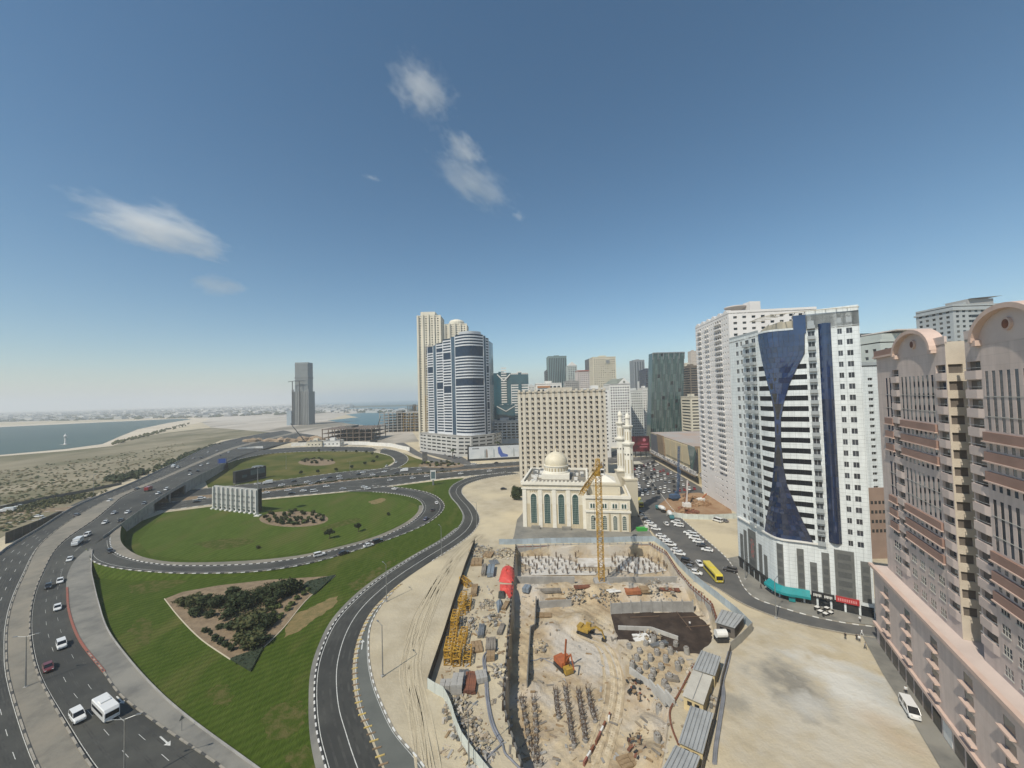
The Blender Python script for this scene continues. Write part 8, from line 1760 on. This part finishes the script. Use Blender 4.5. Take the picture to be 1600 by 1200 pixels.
# hedges and scrub
def belt(name, label, pts, w, h_, n, size, mats=LFD, z=0.0):
    q = crs([G(p[0], p[1], z) for p in pts], 60); m = MB()
    for _ in range(n):
        k = random.randrange(59); c = q[k].lerp(q[k+1], random.random())+Vector((random.gauss(0, w/2.5), random.gauss(0, w/2.5), 0)); r_ = h_*random.uniform(.4, .7); c.z += r_*.7; m.leaves(c, r_, 10, size, 0, .8, 2); m.blob(c, r_*.7, 0, 5, .3)
    o = m.build(name, list(mats), None, kind='stuff'); o['label'] = label; return o
belt('hedge', 'row of dark trees along the far left side of the highway', [(255, 733), (290, 716), (340, 697)], 10, 6, 120, 1.2); belt('hedge', 'dark bushes beside the bridge approach', [(185, 752), (205, 745), (225, 740)], 12, 6, 60, 1.2); belt('hedge', 'low hedge in the median of the road below the bridge', [(405, 767), (480, 758), (550, 749.5), (640, 742), (705, 736.5)], 1.5, 1.4, 240, .45); belt('scrub_strip', 'brown scrub strip between the service road and the highway', [(20, 800), (80, 785), (135, 775)], 14, 2.0, 240, .6, LFO)
sc_ = MB(); reg = [p.xy for p in pix([(-300, 800), (0, 735), (100, 722), (240, 700), (300, 690), (262, 720), (180, 755), (100, 785), (0, 835), (-300, 930)])]
for _ in range(3600):
    u, v = random.uniform(-120, 330), random.uniform(690, 830); p = G(u, v)
    if inside(p, reg): r_ = random.uniform(.5, 1.7); sc_.blob((p.x, p.y, r_*.3), r_, random.randrange(3), 5, .35, .55)
sc_.build('scrub', [LFO[0], mat('dry_scrub', (.15, .12, .06)), LFD[1]], None, kind='stuff')['label'] = 'low desert scrub on the scrubland left of the highway'
ft = MB()
for _ in range(1500):
    y = random.uniform(1700, 6500); x = -y*random.uniform(.42, 1.5); u, v = PJ((x, y, 0))
    if v > 668-u*.045 or u < -80: continue
    if y < 1900+max(0, -x-1200)*.1: continue
    s = random.uniform(12, 40); ft.box((x, y, s*.18), (s*random.uniform(.8, 1.8), s, s*.36*random.uniform(.6, 1.8)), random.uniform(0, 3), random.choice([0, 0, 1]))
    for _k in range(3): ft.blob((x+random.uniform(-60, 60), y+random.uniform(-60, 60), 2), random.uniform(8, 18), 2, 5, .3, .55)
for _ in range(240):
    u = random.uniform(330, 640); v = random.uniform(640.5, 645); p = G(u, v)
    if p.length > 5200: continue
    s = random.uniform(10, 30); ft.box((p.x, p.y, s*.2), (s*1.3, s, s*.4), 0, random.choice([0, 1])); ft.blob((p.x+30, p.y, 2), random.uniform(8, 22), 2, 5, .3, .5)
ft.build('far_town', [MATS['low_wall_a'], MATS['low_wall_f'], mat('far_tree', (.05, .06, .03))], None, kind='stuff')['label'] = 'low white houses and trees of the far shore beyond the lagoon'
bt_ = MB()
for _ in range(160):
    f = random.random(); u = 176+f*120; v = 694-f*31+random.uniform(-2, 2); p = G(u, v); bt_.blob((p.x, p.y, 2), random.uniform(1.5, 4), 0, 5, .3, .7)
bt_.build('beach_scrub', LFO[0], None, kind='stuff')['label'] = 'dark shrubs along the beach of the lagoon'

# ---------------------------------------------------------------- people
def figure(pose):
    J = {'pel': (0, 0, .95), 'che': (.02, 0, 1.32), 'nec': (.03, 0, 1.50), 'hea': (.05, 0, 1.64), 'top': (.05, 0, 1.74)}; R_ = {'pel': .15, 'che': .17, 'nec': .06, 'hea': .105, 'top': .06}; E_ = [('pel', 'che'), ('che', 'nec'), ('nec', 'hea'), ('hea', 'top')]; st = .22 if pose else .03
    for s, n in ((1, 'l'), (-1, 'r')):
        f = st*s
        J.update({n+'h': (0, s*.10, .88), n+'k': (f*.8+.03, s*.11, .48), n+'a': (f*1.1-.03, s*.11, .09), n+'t': (f*1.1+.13, s*.12, .04), n+'s': (.02, s*.20, 1.42), n+'e': (-f*.6, s*.26, 1.12), n+'w': (-f*.9+.08, s*.25, .87), n+'f': (-f*.9+.12, s*.24, .76)})
        R_.update({n+'h': .10, n+'k': .065, n+'a': .045, n+'t': .04, n+'s': .075, n+'e': .05, n+'w': .035, n+'f': .03}); E_ += [('pel', n+'h'), (n+'h', n+'k'), (n+'k', n+'a'), (n+'a', n+'t'), ('che', n+'s'), (n+'s', n+'e'), (n+'e', n+'w'), (n+'w', n+'f')]
    ks = list(J); me = bpy.data.meshes.new('body'); me.from_pydata([J[k] for k in ks], [(ks.index(a), ks.index(b)) for a, b in E_], []); ob = bpy.data.objects.new('body', me); COL.objects.link(ob); md = ob.modifiers.new('skin', 'SKIN')
    for i, k in enumerate(ks): me.skin_vertices[0].data[i].radius = (R_[k], R_[k]); me.skin_vertices[0].data[i].use_root = (k == 'pel')
    ob.modifiers.new('sub', 'SUBSURF').levels = 1; dg = bpy.context.evaluated_depsgraph_get(); out = bpy.data.meshes.new_from_object(ob.evaluated_get(dg)); bpy.data.objects.remove(ob); return out
FIG = [figure(0), figure(1)]; SKIN = mat('skin', (.30, .17, .11), rough=.6); HAIR = mat('hair', (.012, .010, .009), rough=.7)
def person(label, p, rz, pose, shirt, trous):
    me = FIG[pose].copy(); me.name = 'body'; me.materials.clear()
    for m_ in (mat('cloth_'+shirt[0], shirt[1]), mat('cloth_'+trous[0], trous[1]), SKIN, HAIR, DKMETAL): me.materials.append(m_)
    for f in me.polygons:
        z = f.center.z; x, y = f.center.x, abs(f.center.y); f.material_index = 4 if z < .09 else 3 if z > 1.66 or (z > 1.56 and x < .03) else 2 if z > 1.49 or (y > .2 and z < 1.0) else 0 if z > .92 else 1; f.use_smooth = True
    return tag(link('person', me, None, p, rz), label, 'person')
WS, BS, GS_, DT = ('white', (.72, .72, .70)), ('black', (.02, .02, .022)), ('grey', (.25, .25, .25)), ('dark', (.03, .032, .04))
for (u, v, z, rz, po, sh, tr, lab) in ((1344, 972, .18, .5, 1, WS, DT, 'person in a white shirt walking past the red shop sign'), (1347, 993, .14, 2.0, 1, WS, WS, 'person all in white crossing the street by the pink building'), (1343, 1003, .02, 4.0, 0, WS, DT, 'person in white shirt standing at the corner of the vacant lot'), (1339, 1001, .02, 1.0, 0, BS, DT, 'person in black standing beside the one in white at the corner'), (1352, 1014, .17, 5.0, 1, GS_, DT, 'person in grey walking down beside the pink podium'), (1321, 999, .12, .8, 0, BS, DT, 'person in dark clothes at the street edge of the vacant lot'), (1416, 1084, .17, 4.2, 0, WS, DT, 'person in a white shirt by the pink building shop fronts'), (1189, 920, .18, 5.2, 1, BS, BS, 'person in black on the pavement below the curved tower'), (1078, 979, dpz, 1.0, 0, WS, DT, 'worker in white in the dark pit, rightmost'), (1022, 953, dpz, 2.0, 0, WS, DT, 'worker in white in the dark pit, leftmost'), (1041, 951, dpz, 3.0, 1, WS, DT, 'worker in white in the dark pit, middle')):
    person(lab, G(u, v, z+.004), rz, po, sh, tr)
# cafe tables on the pavement
for i, (u, v) in enumerate(((1277, 952), (1282, 958), (1292, 953), (1298, 960), (1290, 962))):
    t = thing('cafe_table', f'white cafe table outside the dark shop sign, {nth(i)} from the left', 'table', G(u, v, .18), .4, 'cafe tables on the pavement'); m = MB(); m.b2(-.6, .6, -.5, .5, .72, .77); m.build('table_top', WHITE, t); m = MB(); m.tube((0, 0, 0), (0, 0, .72), .06, n=6); m.build('leg', DKMETAL, t)
    for s in (-1, 1): m = MB(); m.b2(s*1.0-.22, s*1.0+.22, -.22, .22, .42, .47); m.b2(s*1.2-.03, s*1.2+.03, -.22, .22, .47, .95); m.b2(s*1.0-.2, s*1.0+.2, -.2, .2, 0, .41); m.build('chair', DKMETAL, t)
# ---------------------------------------------------------------- air and clouds
hz = MB(); hz.b2(-61000, 61000, -61000, 61000, -12, 330)
hm = bpy.data.materials.new('haze_air'); hm.use_nodes = True; hn_ = hm.node_tree.nodes; hn_.remove(hn_['Principled BSDF']); pv = hn_.new('ShaderNodeVolumePrincipled')
pv.inputs['Color'].default_value = (.90, .93, .95, 1); pv.inputs['Density'].default_value = .00018; pv.inputs['Anisotropy'].default_value = .1
hm.node_tree.links.new(pv.outputs[0], hn_['Material Output'].inputs['Volume']); hz.build('haze', hm, None, kind='stuff')

def cloud(label, u, v, dist, size, rot, dens, thr, seed, nscale=1.6):
    d = (_r*((u-800)/FPX)-_u*((v-600)/FPX)+_f).normalized(); p = Vector((0, 0, CZ))+d*dist
    m = MB(); m.blob((0, 0, 0), 1.0, 0, 20, 0.0); me = m.mesh('cloud', [])
    k = bpy.data.materials.new('cloud_vapour'); k.use_nodes = True; n = k.node_tree.nodes; l = k.node_tree.links; n.remove(n['Principled BSDF']); q = n.new('ShaderNodeVolumePrincipled'); q.inputs['Color'].default_value = (.97, .97, .97, 1); q.inputs['Anisotropy'].default_value = -.25
    tc = n.new('ShaderNodeTexCoord'); ln = n.new('ShaderNodeVectorMath'); ln.operation = 'LENGTH'; l.new(tc.outputs['Object'], ln.inputs[0])
    mp = n.new('ShaderNodeMapping'); mp.inputs['Location'].default_value = (seed, seed*1.7, seed*.3); l.new(tc.outputs['Object'], mp.inputs[0])
    ns = n.new('ShaderNodeTexNoise'); ns.inputs['Scale'].default_value = nscale; ns.inputs['Detail'].default_value = 6; ns.inputs['Roughness'].default_value = .68; l.new(mp.outputs[0], ns.inputs['Vector'])
    a = n.new('ShaderNodeMath'); a.operation = 'MULTIPLY_ADD'; a.inputs[1].default_value = -.55; l.new(ln.outputs['Value'], a.inputs[0]); l.new(ns.outputs['Fac'], a.inputs[2])
    r = n.new('ShaderNodeMapRange'); r.inputs[1].default_value = thr; r.inputs[2].default_value = thr+.28; r.inputs[3].default_value = 0; r.inputs[4].default_value = dens; l.new(a.outputs[0], r.inputs[0]); l.new(r.outputs[0], q.inputs['Density']); l.new(q.outputs[0], n['Material Output'].inputs['Volume'])
    me.materials.append(k); o = link('cloud', me, None, p); tag(o, label, 'cloud')
    zax = -d; xax = (_r*math.cos(rot)-_u*math.sin(rot)); xax = (xax-zax*xax.dot(zax)).normalized(); yax = zax.cross(xax); sx, sy, sz = size
    o.matrix_world = Matrix(((xax.x*sx, yax.x*sy, zax.x*sz, p.x), (xax.y*sx, yax.y*sy, zax.y*sz, p.y), (xax.z*sx, yax.z*sy, zax.z*sz, p.z), (0, 0, 0, 1)))
    return o
D_ = 4200.0
cloud('broad white cloud low on the left', 246, 357, D_, (620, 240, 220), .28, .0075, .12, 3.1, 2.0)
cloud('small faint cloud below the broad one', 340, 446, D_, (320, 130, 150), .1, .004, .12, 7.3)
cloud('wispy cloud highest in the middle of the sky', 660, 140, D_, (420, 300, 160), .7, .006, .16, 14.3, 2.8)
cloud('ragged cloud below the highest wisp, upper half', 725, 234, D_, (340, 190, 130), .7, .006, .15, 5.2, 2.8)
cloud('ragged cloud below the highest wisp, lower half', 742, 288, D_, (640, 290, 150), .55, .0055, .165, 23.4, 3.2)
cloud('tiny wisp left of the ragged clouds', 582, 278, D_, (120, 40, 50), .25, .005, .14, 2.2)
cloud('tiny puff right of the ragged clouds', 810, 338, D_, (90, 65, 50), .3, .005, .12, 9.6)
